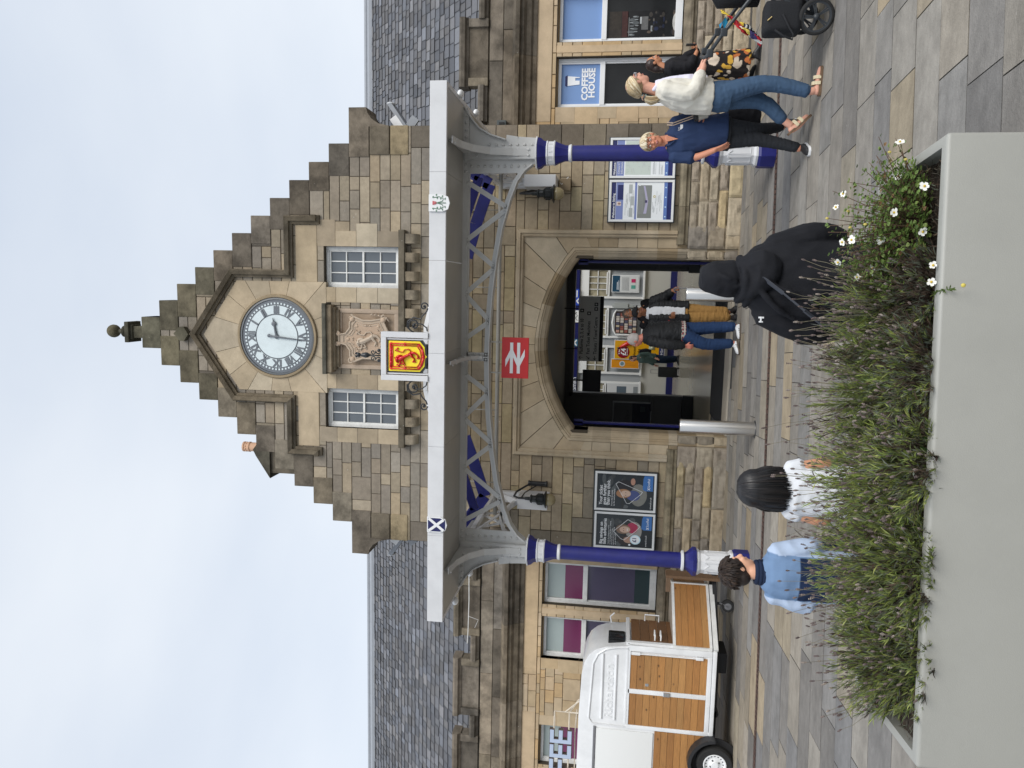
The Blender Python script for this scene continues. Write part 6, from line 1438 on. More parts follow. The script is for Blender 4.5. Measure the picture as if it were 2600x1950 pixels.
def face_parts(T,P,k,lip=(.40,.14,.13),iris=(.06,.05,.04)):
    g=MB()
    for q in (-1,1): g.sphere(P(.030*q,.0755,.012),.0100*k,(.7,.68,.66),seg=10,rings=8,sc3=(1.25,1,.8))
    g.build('eye',mat('eye_white',rough=.2,attr=True),T,smooth=True)
    g=MB()
    for q in (-1,1): g.sphere(P(.030*q,.0835,.012),.0050*k,iris,seg=8,rings=6)
    g.build('iris',mat('eye_white'),T,smooth=True)
    g=MB(); g.tube([P(-.022,.090,-.050),P(-.008,.097,-.047),P(.008,.097,-.047),P(.022,.090,-.050)],.0042*k,n=6,col=lip); g.tube([P(-.018,.090,-.053),P(0,.096,-.057),P(.018,.090,-.053)],.0045*k,n=6,col=lip); g.build('lips',mat('lip',rough=.4,attr=True),T,smooth=True)
    g=MB()
    for q in (-1,1): g.tube([P(.014*q,.090,.034),P(.032*q,.088,.039),P(.046*q,.078,.033)],.0028*k,n=5); 
    g.build('eyebrow',mat('brow',(.16,.11,.07),.9),T,smooth=True)
def hand(mb,w,d,nrm,k=1.0,curl=.5,spread=1.0,thumb=1):
    """w wrist, d direction of palm, nrm palm normal (towards the palm side)"""
    w=V(w);d=V(d).normalized();nrm=V(nrm);nrm=(nrm-d*nrm.dot(d)).normalized();s=d.cross(nrm)
    kn=w+d*.080*k
    for q in (-.027,-.009,.009,.027): limb(mb,[w+s*q*.6*k,kn+s*q*k],[.014*k,.0115*k])
    Ls=[.066,.078,.073,.058]
    for i,q in enumerate((-.029,-.010,.010,.028)):
        p=kn+s*q*k*spread; a=curl*.5; L_=Ls[i]*k; pts=[p]; dd=d
        for j in range(3):
            a=curl*(.5+.55*j); dd=(d*math.cos(a)+nrm*math.sin(a)+s*q*2.2*spread).normalized(); p=p+dd*L_*(.45,.31,.24)[j]; pts.append(p)
        mb.tube([pts[0]-d*.01]+pts,[.0085*k,.0085*k,.008*k,.0072*k,.0055*k],n=8)
    t0=w+d*.022*k+s*thumb*.020*k; t1=t0+(d*.55+s*thumb*.8+nrm*.25).normalized()*.038*k; t2=t1+(d*.85+s*thumb*.35+nrm*.45*curl).normalized()*.030*k
    mb.tube([t0-s*thumb*.01,t0,t1,t2],[.012*k,.0125*k,.010*k,.007*k],n=8)
def locks(name,m,T,c,axes,up,starts_fn,n,rad,cols,seed,seg=9):
    rr=random.Random(seed); g=MB()
    for i in range(n):
        pts=starts_fn(rr,i); c_=vary(rr.choice(cols),rr,.15)
        r=rad*rr.uniform(.6,1.2); g.tube(pts,[r*.5]+[r]*(len(pts)-2)+[r*.25],n=5,col=c_,cap=False)
    return g.build(name,m,T,smooth=True)
hairm=mat('hair',rough=.55,attr=True,var=.12,vscale=60,spec=.3)
def capc(mb,P,k,grow=1.10,low=-.02,fr=.0):
    """hair cap: cranium ellipsoid grown"""
    pass
def shoe(T,heel,toe,name='shoe',m=None,sole=None,h=.075,w=.042,up=(0,0,1),stripe=None):
    heel=V(heel);toe=V(toe);d=(toe-heel).normalized();u=V(up);s=d.cross(u).normalized();u=s.cross(d).normalized(); L_=(toe-heel).length
    g=MB(); trunk(g,[(heel+d*.012+u*.024,s,u,w*.55,.020),(heel+d*.03+u*.035,s,u,w*.82,.032),(heel+d*L_*.25+u*(h*.5),s,u,w*.86,h*.52),(heel+d*L_*.42+u*(h*.5),s,u,w*.88,h*.44),(heel+d*L_*.62+u*.032,s,u,w*1.0,.030),(heel+d*L_*.85+u*.027,s,u,w*.92,.024),(toe-d*.008+u*.022,s,u,w*.5,.014)],n=14)
    limb(g,[heel+d*.06+u*.05,heel+d*.055+u*(h+.02)],[.034,.036])
    sh=remesh(g,name,m,T,.006,2)
    if sole:
        g=MB(); n_=14; P_=[]
        for t,wd in ((0,.6),(.08,.85),(.3,.82),(.5,.84),(.7,1.04),(.88,.92),(1,.45)): P_.append((heel+d*L_*t,wd*w+.004))
        lo=[p-s*q for p,q in P_]+[p+s*q for p,q in P_[::-1]]; k_=len(lo); n=len(g.v); g.v+=[tuple(q) for q in lo]+[tuple(q+u*.022) for q in lo]
        g.face(list(range(n,n+k_))[::-1]); g.face(list(range(n+k_,n+2*k_)))
        for i in range(k_): j=(i+1)%k_; g.face([n+i,n+j,n+k_+j,n+k_+i])
        g.build('sole',sole,sh)
    if stripe:
        g=MB()
        for t in (.38,.48,.58):
            for q in (-1,1): a=heel+d*L_*t+s*q*w*.93+u*.022; g.tube([a,a-d*.02+u*.035-s*q*w*.25],.004,n=5)
        g.build('stripes',stripe,sh)
    return sh
def person(label,loc): return thing('person',label,'person',loc)
# ---------- woman with the pram
T=person('blonde woman in white cardigan and jeans striding right, hands on a pushchair handle',(2.75,-4.40,0))
f=V((.98,.12,-.03)); hc=V((2.868,-4.405,1.668)); B=MB()
P,s_,f_,u_=head(B,hc,f,(-.05,0,1))
limb(B,[(2.845,-4.405,1.60),(2.815,-4.405,1.48)],[.052,.058])
X,Yv=V((1,0,0)),V((0,1,0))
trunk(B,[((2.74,-4.40,.86),Yv,X,.15,.11),((2.75,-4.40,1.05),Yv,X,.12,.09),((2.78,-4.40,1.25),Yv,X,.15,.105),((2.80,-4.40,1.38),Yv,X,.16,.09),((2.81,-4.40,1.46),Yv,X,.07,.06)])
nl=[(2.79,-4.545,1.405),(2.735,-4.60,1.175),(2.93,-4.60,1.085),(2.99,-4.585,1.07)]; fl=[(2.83,-4.255,1.405),(2.80,-4.22,1.18),(2.93,-4.36,1.11),(3.0,-4.415,1.09)]
limb(B,nl,[.045,.04,.030,.024]); limb(B,fl,[.045,.04,.030,.024])
hand(B,(2.985,-4.585,1.072),(.85,.15,-.25),(.2,0,-1),.95,1.25,thumb=-1); hand(B,(3.0,-4.42,1.09),(.8,-.1,-.25),(.2,0,-1),.95,1.25,thumb=-1)
NL=[(2.755,-4.475,.86),(2.835,-4.49,.49),(2.762,-4.50,.13),(2.765,-4.50,.06)]; FL=[(2.74,-4.325,.86),(2.72,-4.31,.50),(2.545,-4.29,.27),(2.50,-4.285,.20)]
limb(B,NL,[.085,.055,.036,.034]); limb(B,FL,[.085,.055,.036,.034])
limb(B,[(2.745,-4.50,.035),(2.85,-4.505,.035),(2.955,-4.51,.022)],[.034,.036,.026],flat=.7); limb(B,[(2.455,-4.285,.20),(2.50,-4.285,.135),(2.58,-4.285,.06)],[.032,.036,.026])
remesh(B,'body',skin1,T,.0055,2)
face_parts(T,P,1)
g=MB(); limb(g,NL[:3],[.105,.076,.060]); limb(g,[NL[2],(2.760,-4.50,.15)],[.060,.060]); limb(g,[FL[0],FL[1],(2.556,-4.29,.29)],[.105,.075,.058]); trunk(g,[((2.75,-4.40,.80),Yv,X,.165,.135),((2.745,-4.40,.90),Yv,X,.175,.14),((2.75,-4.40,1.03),Yv,X,.145,.12)])
remesh(g,'jeans',mat('blue_denim',srgb(66,88,114),.9,var=.22,vscale=9,bump=.3,bscale=200,spec=.2),T,.008,2,fold=.004,fscale=15,fstretch=(.7,.7,1.6))
g=MB(); trunk(g,[((2.745,-4.40,.965),Yv,X,.175,.155),((2.75,-4.40,1.02),Yv,X,.19,.165),((2.755,-4.40,1.20),Yv,X,.185,.155),((2.775,-4.40,1.33),Yv,X,.19,.135),((2.80,-4.40,1.43),Yv,X,.15,.095),((2.81,-4.40,1.49),Yv,X,.07,.065)])
limb(g,[nl[0],nl[1],(2.90,-4.60,1.095)],[.078,.070,.052]); limb(g,[fl[0],fl[1],(2.885,-4.33,1.125)],[.078,.068,.05])
remesh(g,'cardigan',cloth('ivory_wool',srgb(226,222,210),.95,bump=.5,bscale=220),T,.008,2,fold=.009,fscale=11,fstretch=(1.6,1,.7),seed=3)
g=MB(); trunk(g,[((2.86,-4.42,1.02),Yv,X,.09,.075),((2.87,-4.42,1.2),Yv,X,.10,.075),((2.865,-4.41,1.36),Yv,X,.09,.065),((2.84,-4.405,1.50),Yv,X,.062,.06)])
limb(g,[(2.80,-4.46,1.515),(2.86,-4.455,1.47),(2.895,-4.44,1.43)],[.016,.018,.012]); remesh(g,'blouse',cloth('lilac_white_cotton',srgb(222,220,236),.8),T,.007,2,fold=.005,fscale=16)
BL1=[(.62,.50,.32),(.50,.38,.22),(.36,.26,.15),(.70,.60,.42)]
def st(rr,i):
    a=rr.uniform(-1,1); # across the head
    st0=hc+s_*(a*.05)+u_*(.098-.03*a*a)+f_*rr.uniform(.03,.075); tie=hc-f_*.105+u_*(-.045)+V((0,-.01,0))
    pts=[]
    for j in range(9):
        t=j/8; ang=t; d=(st0-hc).normalized().slerp((tie-hc).normalized(),t); side=s_*(a*.062*math.sin(PI*min(1,t*1.05))); r=.100+.006*math.sin(PI*t)+rr.uniform(0,.004)
        q=hc+d*r+side*1.0; 
        if abs(a)>.3: q-=u_*.03*abs(a)*math.sin(PI*t)
        pts.append(q)
    return pts
locks('hair',hairm,T,hc,None,None,st,330,.0065,BL1,4)
g=MB(); blob(g,hc-f_*.022+u_*.022,1,(.083,.092,.088),s_,f_); remesh(g,'hair_base',mat('hair_base_blond',(.34,.25,.14),.5,var=.2,vscale=50),T,.008,1)
tie=hc-f_*.115+u_*(-.05)
def pt(rr,i):
    a=rr.uniform(-1,1);b=rr.uniform(-1,1); o_=s_*a*.028+f_*b*.018; return [tie+o_*.5,tie+o_*1.1+V((-.03,0,-.03)),tie+o_*1.5+V((-.045,0,-.08)),tie+o_*1.2+V((-.035,0,-.13)),tie+o_*.5+V((-.02,0,-.16-.02*rr.random()))]
locks('ponytail',hairm,T,hc,None,None,pt,90,.0065,BL1,6)
g=MB()
for k in range(14): a=k*.9; g.sphere(tie+V((.012*math.cos(a)-.012,.022*math.sin(a),-.012+.016*math.sin(a*1.7))),.014,random.Random(k).choice(((.05,.30,.34),(.03,.035,.04),(.35,.55,.55),(.10,.12,.13),(.5,.3,.2))),seg=8,rings=6,sc3=(1.2,1,.8))
g.build('scarf',mat('printed_scarf',rough=.8,attr=True),T,smooth=True)
g=MB(); 
for q in (-1,1): g.sphere(P(.032*q,.095,.018),.020,seg=12,rings=8,sc3=(.35,1,1) if False else (.5,1.0,.95))
g.tube([P(.070,.0,.012),P(.055,.085,.018),P(0,.102,.02),P(-.055,.085,.018),P(-.070,0,.012)],.0028,n=6); g.build('sunglasses',mat('sunglass',(.30,.30,.32),.15,coat=.6),T,smooth=True)
snd=cloth('cream_leather',srgb(214,200,168),.6,bump=.05); cork=mat('cork_sole',(.16,.10,.06),.9,var=.2,vscale=80)
for (h_,t_,up) in (((2.715,-4.50,.002),(2.975,-4.51,.002),(0,0,1)),((2.405,-4.285,.215),(2.585,-4.285,.015),(.72,0,.68))):
    h_,t_,up=V(h_),V(t_),V(up).normalized(); d=(t_-h_).normalized(); s=d.cross(up).normalized(); L_=(t_-h_).length; sd=MB(); n=0
    P_=[(0,.026),(.1,.034),(.4,.032),(.7,.045),(.9,.038),(1,.018)]; lo=[h_+d*L_*t-s*w_ for t,w_ in P_]+[h_+d*L_*t+s*w_ for t,w_ in P_[::-1]]; k_=len(lo); sd.v+=[tuple(q) for q in lo]+[tuple(q+up*.022) for q in lo]; sd.face(list(range(k_))[::-1]); sd.face(list(range(k_,2*k_)))
    for i in range(k_): j=(i+1)%k_; sd.face([i,j,k_+j,k_+i])
    so_=sd.build('sandal',cork,T); g=MB()
    for t,hh in ((.42,.070),(.62,.058)):
        c_=h_+d*L_*t
        for i in range(8): a,b=PI*i/8,PI*(i+1)/8; A=c_+s*.041*math.cos(a)+up*(.015+hh*math.sin(a));B_=c_+s*.041*math.cos(b)+up*(.015+hh*math.sin(b)); g.obox(A,B_,.004,.030,up=tuple(d))
    g.build('strap',snd,so_)
# ---------- woman in the navy polo shirt
T=person('smiling fair-haired woman with glasses in navy polo shirt and black trousers walking forward',(2.42,-4.05,0))
f=V((-.30,-.95,.0)); hc=V((2.390,-4.11,1.505)); B=MB(); P,s_,f_,u_=head(B,hc,f,(-.10,0,1))
S=V((.95,-.30,0)).normalized(); Fw=V((-.30,-.95,0)).normalized()
limb(B,[(2.395,-4.095,1.43),(2.405,-4.08,1.34)],[.050,.056])
trunk(B,[((2.47,-4.08,.80),S,Fw,.15,.10),((2.45,-4.08,1.0),S,Fw,.135,.09),((2.42,-4.08,1.2),S,Fw,.16,.10),((2.41,-4.08,1.30),S,Fw,.15,.08),((2.405,-4.08,1.36),S,Fw,.07,.06)])
aL=[(2.255,-4.07,1.275),(2.235,-4.10,1.08),(2.29,-4.22,.885)]; aR=[(2.565,-4.09,1.285),(2.635,-4.02,1.10),(2.62,-4.16,1.02)]
limb(B,aL,[.042,.038,.026]); limb(B,aR,[.042,.038,.026])
hand(B,(2.29,-4.22,.885),(.28,-.15,-.95),(.8,.5,.2),.95,.35,1.15,thumb=-1); hand(B,(2.62,-4.16,1.02),(-.2,-.7,.3),(-.5,0,.5),.9,.9)
lL=[(2.42,-4.05,.78),(2.405,-4.10,.46),(2.325,-4.13,.125),(2.315,-4.13,.07)]; lR=[(2.52,-4.09,.78),(2.51,-4.04,.47),(2.56,-3.90,.24),(2.58,-3.87,.19)]
limb(B,lL,[.08,.052,.036,.034]); limb(B,lR,[.08,.052,.036,.034])
remesh(B,'body',skin2,T,.0055,2); face_parts(T,P,1,lip=(.45,.15,.14))
g=MB(); g.tube([P(-.016,.0945,-.049),P(0,.098,-.051),P(.016,.0945,-.049)],.0024,n=6,col=(.75,.72,.70)); g.build('teeth',mat('eye_white'),T)
g=MB()
for q in (-1,1):
    pts=[P(.030*q+.021*math.cos(a),.099-.008*abs(math.cos(a))*(.5 if q*math.cos(a)>0 else 0),.010+.015*math.sin(a)) for a in [2*PI*i/14 for i in range(15)]]; g.tube(pts,.0016,n=5); g.tube([P(.051*q,.092,.014),P(.074*q,.03,.010),P(.076*q,-.01,.005)],.0016,n=5)
g.tube([P(-.009,.101,.012),P(.009,.101,.012)],.0016,n=5); g.build('glasses',mat('glasses_frame',(.03,.02,.03),.3),T)
g=MB(); limb(g,[lL[0],lL[1],(2.322,-4.13,.10)],[.098,.066,.046]); limb(g,[lR[0],lR[1],(2.565,-3.90,.225)],[.098,.066,.046]); trunk(g,[((2.47,-4.07,.74),S,Fw,.165,.12),((2.47,-4.07,.90),S,Fw,.155,.11)])
remesh(g,'trousers',cloth('charcoal_trousers',srgb(44,46,50),.9),T,.008,2,fold=.006,fscale=20,fstretch=(.5,.5,2))
g=MB(); trunk(g,[((2.49,-4.08,.77),S,Fw,.175,.135),((2.475,-4.08,.9),S,Fw,.172,.13),((2.45,-4.08,1.05),S,Fw,.168,.12),((2.425,-4.08,1.2),S,Fw,.185,.12),((2.41,-4.08,1.30),S,Fw,.165,.095),((2.405,-4.08,1.345),S,Fw,.09,.07)])
limb(g,[aL[0],(2.238,-4.09,1.10)],[.068,.066]); limb(g,[aR[0],(2.62,-4.04,1.13)],[.068,.066])
remesh(g,'polo_shirt',cloth('navy_cotton',srgb(46,62,96),.85),T,.008,2,fold=.009,fscale=10,fstretch=(1.4,1.4,.7),seed=8)
g=MB(); g.poly([P(0,0,0)]*3) if False else None
cc=V((2.400,-4.165,1.30)); g.tube([(2.345,-4.12,1.365),(2.36,-4.165,1.32),(2.392,-4.19,1.27)],[.012,.018,.008],n=8,flat=.5); g.tube([(2.465,-4.12,1.37),(2.455,-4.175,1.32),(2.41,-4.195,1.27)],[.012,.018,.008],n=8,flat=.5); g.build('collar',MT['navy_cotton'],T,smooth=True)
g=MB(); g.prism([(2.375,1.36),(2.400,1.245),(2.435,1.36)],-4.196,-4.17); g.build('open_neck',skin2,T)
g=MB(); g.box(2.475,2.535,-4.203,-4.198,1.205,1.232,bev=.002); g.build('name_badge',whitep,T); text('Link','emblem',whitep,T,(2.475,-4.203,1.238),.022,'l',ext=.001)
WB=[(.70,.60,.42),(.58,.47,.30),(.76,.70,.56),(.45,.34,.20)]
g=MB(); blob(g,hc-f_*.018+u_*.030,1,(.084,.090,.088),s_,f_); blob(g,hc-f_*.03-u_*.02,1,(.080,.07,.06),s_,f_); remesh(g,'hair_base',mat('hair_base_fair',(.50,.40,.26),.5,var=.2,vscale=50),T,.008,1)
def st2(rr,i):
    part=hc+u_*.110+f_*.02+s_*.035; a=rr.uniform(0,2*PI); d=s_*math.cos(a)+f_*math.sin(a); ff=math.sin(a); pts=[]
    end=(1.22 if ff>.45 else (1.35 if ff>-.1 else 1.85))*rr.uniform(.85,1.05); sw=(-.35 if ff>.45 else 0)
    for j in range(8):
        th=j/7*end; dd=(d+s_*sw*th).normalized(); q=hc+u_*(.012+.099*math.cos(th))+dd*(.090*math.sin(th))+f_*(.006*th if ff>.45 else 0); q=q.lerp(part,.55*(1-j/7)**2); pts.append(q)
    return pts
locks('hair',hairm,T,hc,None,None,st2,300,.0065,WB,5)
bk=mat('black_trainer',(.015,.015,.017),.6); shoe(T,(2.345,-4.075,.0),(2.245,-4.285,.0),m=bk,sole=whitep); shoe(T,(2.625,-3.80,.185),(2.575,-3.98,.03),m=bk,sole=whitep,up=(0,-.75,.65))
TB=thing('tote_bag','black cloth bag hanging behind the navy-shirted woman, its pale strap over her shoulder','bag',(2.65,-3.93,.45)); g=MB(); trunk(g,[((2.66,-3.93,.43),S,Fw,.10,.04),((2.665,-3.93,.50),S,Fw,.135,.055),((2.65,-3.93,.66),S,Fw,.12,.05),((2.63,-3.93,.78),S,Fw,.08,.03)]); remesh(g,'bag_body',cloth('black_cloth',(.012,.012,.015)),TB,.008,2,fold=.006)
g=MB()
for o_ in (0,.022): g.obox((2.535+o_,-4.17,1.30),(2.60+o_,-4.20,1.10),.012,.006); g.obox((2.535+o_,-4.17,1.30),(2.56+o_,-4.08,1.352),.012,.006); g.obox((2.60+o_,-4.20,1.10),(2.67,-3.99,.78),.012,.006)
g.build('strap',mat('beige_strap',srgb(190,170,150),.8),TB)
TC=thing('travel_cup','silver travel cup with black lid in the crook of the navy-shirted woman\'s arm','cup',(2.60,-4.25,1.0)); g=MB(); g.tube([(2.615,-4.235,.98),(2.59,-4.25,1.075)],[.028,.034],n=18); g.build('cup_body',mat('cup_steel',(.5,.5,.46),.4,.5),TC); g=MB(); g.tube([(2.59,-4.25,1.075),(2.582,-4.255,1.105)],[.037,.035],n=18); g.build('lid',blackp,TC)
# ---------- woman in the floral skirt
T=person('dark-haired woman in black jacket and floral skirt looking at her phone beside the window',(4.0,-.93,0))
f=V((.93,-.25,-.28)); hc=V((4.045,-.93,1.415)); B=MB(); P,s_,f_,u_=head(B,hc,f,(.15,0,1),.95)
limb(B,[(4.02,-.93,1.34),(3.97,-.93,1.25)],[.048,.055]); trunk(B,[((3.98,-.93,.75),Yv,X,.15,.12),((3.97,-.93,1.0),Yv,X,.14,.11),((3.97,-.93,1.18),Yv,X,.15,.10),((3.97,-.93,1.26),Yv,X,.07,.06)])
a1=[(3.96,-1.09,1.17),(3.94,-1.13,.95),(4.14,-1.08,.85)]; a2=[(3.98,-.77,1.17),(3.96,-.75,.95),(4.15,-.90,.86)]; limb(B,a1,[.04,.036,.026]); limb(B,a2,[.04,.036,.026]); hand(B,a1[2],(.9,.1,.1),(0,0,1),.9,.8,thumb=1); hand(B,a2[2],(.9,.1,.1),(0,-.5,1),.9,.8)
limb(B,[(4.0,-.99,.7),(4.06,-1.0,.4),(4.07,-1.02,.1)],[.07,.05,.04]); limb(B,[(3.96,-.87,.7),(3.92,-.80,.4),(3.90,-.70,.12)],[.07,.05,.04])
remesh(B,'body',skin3,T,.007,2); face_parts(T,P,.95)
g=MB(); trunk(g,[((3.99,-.93,.70),Yv,X,.17,.165),((3.98,-.93,.85),Yv,X,.17,.16),((3.97,-.93,1.05),Yv,X,.165,.15),((3.965,-.93,1.18),Yv,X,.17,.13),((3.97,-.93,1.27),Yv,X,.08,.08)]); limb(g,[a1[0],a1[1],(4.06,-1.09,.89)],[.07,.065,.05]); limb(g,[a2[0],a2[1],(4.06,-.85,.90)],[.07,.065,.05]); limb(g,[(4.10,-1.02,1.0),(4.16,-1.0,.84)],[.05,.055])
remesh(g,'jacket',cloth('black_denim',(.014,.014,.017)),T,.009,2,fold=.007,fscale=12)
FC=[(.02,.016,.016),(.02,.016,.016),(.55,.46,.36),(.42,.13,.04),(.55,.32,.05),(.62,.52,.42)]
def floral(x,y,z):
    v=noise.voronoi((x*12+noise.noise((z*9,x*9,y))*.8,y*12,z*12+noise.noise((x*8,z*8,y))*.8))
    c=v[1][0]; h=(math.sin(c.x*12.9+c.y*78.2+c.z*37.7)*43758.5)%1; d=v[0][0]
    if d>.50: return (.018,.015,.015)
    return FC[int(h*6)%6]
g=MB(); trunk(g,[((4.0,-.93,.14),Yv,X,.21,.20),((3.99,-.93,.35),Yv,X,.20,.19),((3.99,-.93,.60),Yv,X,.18,.17),((3.99,-.93,.80),Yv,X,.15,.14)],n=22)
remesh(g,'floral_skirt',mat('floral_cloth',rough=.85,attr=True,bump=.2,spec=.2),T,.009,1,fold=.012,fscale=9,fstretch=(1.6,1.6,.3),colf=floral)
HB=[(.03,.016,.014),(.022,.014,.014),(.045,.022,.018)]
g=MB(); blob(g,hc-f_*.025+u_*.025,1,(.080,.088,.085),s_,f_); blob(g,hc-f_*.07-u_*.05,1,(.075,.055,.10),s_,f_); blob(g,hc-f_*.07-u_*.13,1,(.07,.04,.07),s_,f_); remesh(g,'hair',mat('dark_brown_hair',(.030,.017,.015),.45,var=.4,vscale=60,stretch=(1,1,.2)),T,.008,1,fold=.004,fscale=30)
bt=mat('black_boot',(.016,.016,.018),.45); shoe(T,(4.02,-1.03,.0),(4.28,-1.07,.0),name='boot',m=bt,sole=blackm,h=.11); shoe(T,(3.83,-.70,.05),(4.05,-.70,.0),name='boot',m=bt,sole=blackm,h=.11)
g=MB(); g.box(4.22,4.235,-1.12,-1.04,.86,1.0,bev=.005); tag(g.build('phone',blackp),'black phone held by the woman in the floral skirt','phone')
# ---------- white-haired man
T=person('white-haired man in black padded jacket and blue jeans walking left past the doorway',(.22,-.68,0))
f=V((-.90,.36,-.12)); hc=V((.165,-.68,1.515)); B=MB(); P,s_,f_,u_=head(B,hc,f,(-.08,0,1))
Sd=V((.36,.93,0)); Fd=V((-.93,.36,0))
limb(B,[(.185,-.69,1.44),(.225,-.70,1.36)],[.055,.062]); trunk(B,[((.30,-.68,.80),Sd,Fd,.16,.11),((.28,-.68,1.05),Sd,Fd,.16,.12),((.25,-.68,1.27),Sd,Fd,.18,.12),((.23,-.69,1.37),Sd,Fd,.08,.07)])
a1=[(.17,-.86,1.29),(.13,-.90,1.03),(.11,-.86,.79)]; a2=[(.33,-.50,1.29),(.36,-.45,1.04),(.30,-.46,.80)]; limb(B,a1,[.05,.045,.032]); limb(B,a2,[.05,.045,.032]); hand(B,a1[2],(-.1,0,-1),(.3,.9,0),1.0,1.1,thumb=1); hand(B,a2[2],(-.1,0,-1),(.3,-.9,0),1.0,1.0)
l1=[(.26,-.76,.80),(.14,-.76,.50),(.155,-.72,.13),(.155,-.72,.08)]; l2=[(.33,-.62,.80),(.375,-.64,.42),(.40,-.70,.10),(.395,-.70,.07)]; limb(B,l1,[.09,.06,.042,.04]); limb(B,l2,[.09,.06,.042,.04])
remesh(B,'body',mat('ruddy_skin',srgb(206,128,108),.5,var=.08),T,.007,2); face_parts(T,P,1)
g=MB(); limb(g,[l1[0],l1[1],(.157,-.72,.14)],[.112,.085,.070]); limb(g,[l2[0],l2[1],(.40,-.70,.11)],[.112,.085,.070]); trunk(g,[((.30,-.69,.76),Sd,Fd,.165,.13),((.30,-.69,.92),Sd,Fd,.16,.125)]); remesh(g,'jeans',mat('deep_denim',srgb(40,60,94),.9,var=.18,vscale=9,bump=.3,bscale=200,spec=.2),T,.009,2,fold=.008,fscale=16,fstretch=(.6,.6,1.8))
g=MB(); trunk(g,[((.29,-.68,.84),Sd,Fd,.19,.165),((.28,-.68,1.0),Sd,Fd,.205,.165),((.26,-.68,1.18),Sd,Fd,.21,.165),((.245,-.685,1.31),Sd,Fd,.19,.14),((.225,-.69,1.405),Sd,Fd,.09,.085)]); limb(g,[a1[0],a1[1],(.115,-.86,.83)],[.085,.075,.058]); limb(g,[a2[0],a2[1],(.31,-.46,.84)],[.085,.075,.058])
remesh(g,'jacket',cloth('black_nylon',(.018,.019,.021),.55),T,.009,2,fold=.010,fscale=9,fstretch=(.7,.7,2.4),seed=5)
def plaid(x,y,z): a=int((x+y)*45)%3; b=int(z*60)%3; return (.42,.40,.36) if a==0 or b==0 else ((.35,.03,.03) if (a+b)%2 else (.04,.05,.06))
g=MB(); trunk(g,[((.30,-.69,.785),Sd,Fd,.185,.16),((.295,-.69,.86),Sd,Fd,.185,.158)]); remesh(g,'plaid_shirt',mat('plaid_cloth',rough=.85,attr=True),T,.007,1,colf=plaid)
g=MB(); blob(g,hc-f_*.016+u_*.028,1,(.080,.092,.090),s_,f_); blob(g,hc-f_*.03-u_*.015,1,(.077,.07,.055),s_,f_); remesh(g,'hair',mat('white_hair',(.52,.47,.44),.7,var=.2,vscale=60),T,.007,1,fold=.002,fscale=60)
wt_=mat('white_trainer',(.72,.73,.74),.4); gum=mat('gum_sole',(.10,.075,.055),.7); shoe(T,(.205,-.70,.035),(.005,-.78,.0),m=wt_,sole=gum,stripe=blackp); shoe(T,(.45,-.70,.0),(.22,-.76,.0),m=wt_,sole=gum,stripe=blackp)
# ---------- man in the cap
T=person('man in black cap, open black puffer jacket and tan trousers holding a cane',(.55,-.08,0))
f=V((.50,-.83,-.15)); hc=V((.56,-.10,1.455)); B=MB(); P,s_,f_,u_=head(B,hc,f,(.04,0,1))
Sd=V((.93,.36,0)); Fd=V((.36,-.93,0))
limb(B,[(.555,-.08,1.38),(.55,-.06,1.31)],[.055,.06]); trunk(B,[((.55,-.06,.74),Sd,Fd,.15,.11),((.55,-.06,1.0),Sd,Fd,.155,.12),((.55,-.06,1.22),Sd,Fd,.18,.12),((.55,-.06,1.32),Sd,Fd,.08,.07)])
a1=[(.72,.02,1.25),(.82,.02,1.05),(.905,-.12,.96)]; a2=[(.39,-.12,1.25),(.36,-.16,1.03),(.46,-.30,.95)]; limb(B,a1,[.05,.045,.032]); limb(B,a2,[.05,.045,.032]); hand(B,a1[2],(.25,-.5,-.4),(0,.2,-1),.95,1.3,thumb=-1); hand(B,a2[2],(.7,-.4,0),(.2,.5,0),.95,.8)
l1=[(.61,-.05,.76),(.60,-.10,.44),(.595,-.06,.14),(.595,-.06,.08)]; l2=[(.49,-.07,.76),(.51,-.14,.44),(.515,-.10,.12),(.515,-.10,.07)]; limb(B,l1,[.085,.055,.04,.04]); limb(B,l2,[.085,.055,.04,.04]); remesh(B,'body',skin4,T,.007,2); face_parts(T,P,1)
g=MB(); limb(g,[l1[0],l1[1],l1[2]],[.108,.085,.075]); limb(g,[l2[0],l2[1],l2[2]],[.108,.085,.075]); trunk(g,[((.55,-.07,.72),Sd,Fd,.16,.125),((.55,-.07,.86),Sd,Fd,.155,.12)]); remesh(g,'trousers',cloth('tan_chinos',srgb(160,122,70),.9),T,.009,2,fold=.010,fscale=14,fstretch=(.5,.5,2.2))
g=MB(); trunk(g,[((.55,-.07,.76),Sd,Fd,.165,.14),((.55,-.07,1.0),Sd,Fd,.165,.145),((.55,-.07,1.2),Sd,Fd,.16,.135),((.55,-.07,1.345),Sd,Fd,.075,.075)]); remesh(g,'white_top',cloth('white_jersey',(.70,.71,.73)),T,.009,2,fold=.006)
g=MB()
for q in (-1,1): c_=V((.55,-.06,0))+Sd*q*(.100 if q>0 else .108)+Fd*(-.01); trunk(g,[(c_+V((0,0,.70)),Sd,Fd,.100,.165),(c_+V((0,0,.95)),Sd,Fd,.098,.170),(c_+V((0,0,1.18)),Sd,Fd,.092,.155),(c_+V((0,0,1.30))-Sd*q*.03,Sd,Fd,.07,.11)])
trunk(g,[(V((.55,.03,.70)),Sd,Fd,.17,.10),(V((.55,.03,1.2)),Sd,Fd,.18,.10),(V((.55,0,1.34)),Sd,Fd,.08,.06)]); limb(g,[a1[0],a1[1],(.885,-.09,.975)],[.088,.080,.060]); limb(g,[a2[0],a2[1],(.43,-.26,.955)],[.088,.080,.060])
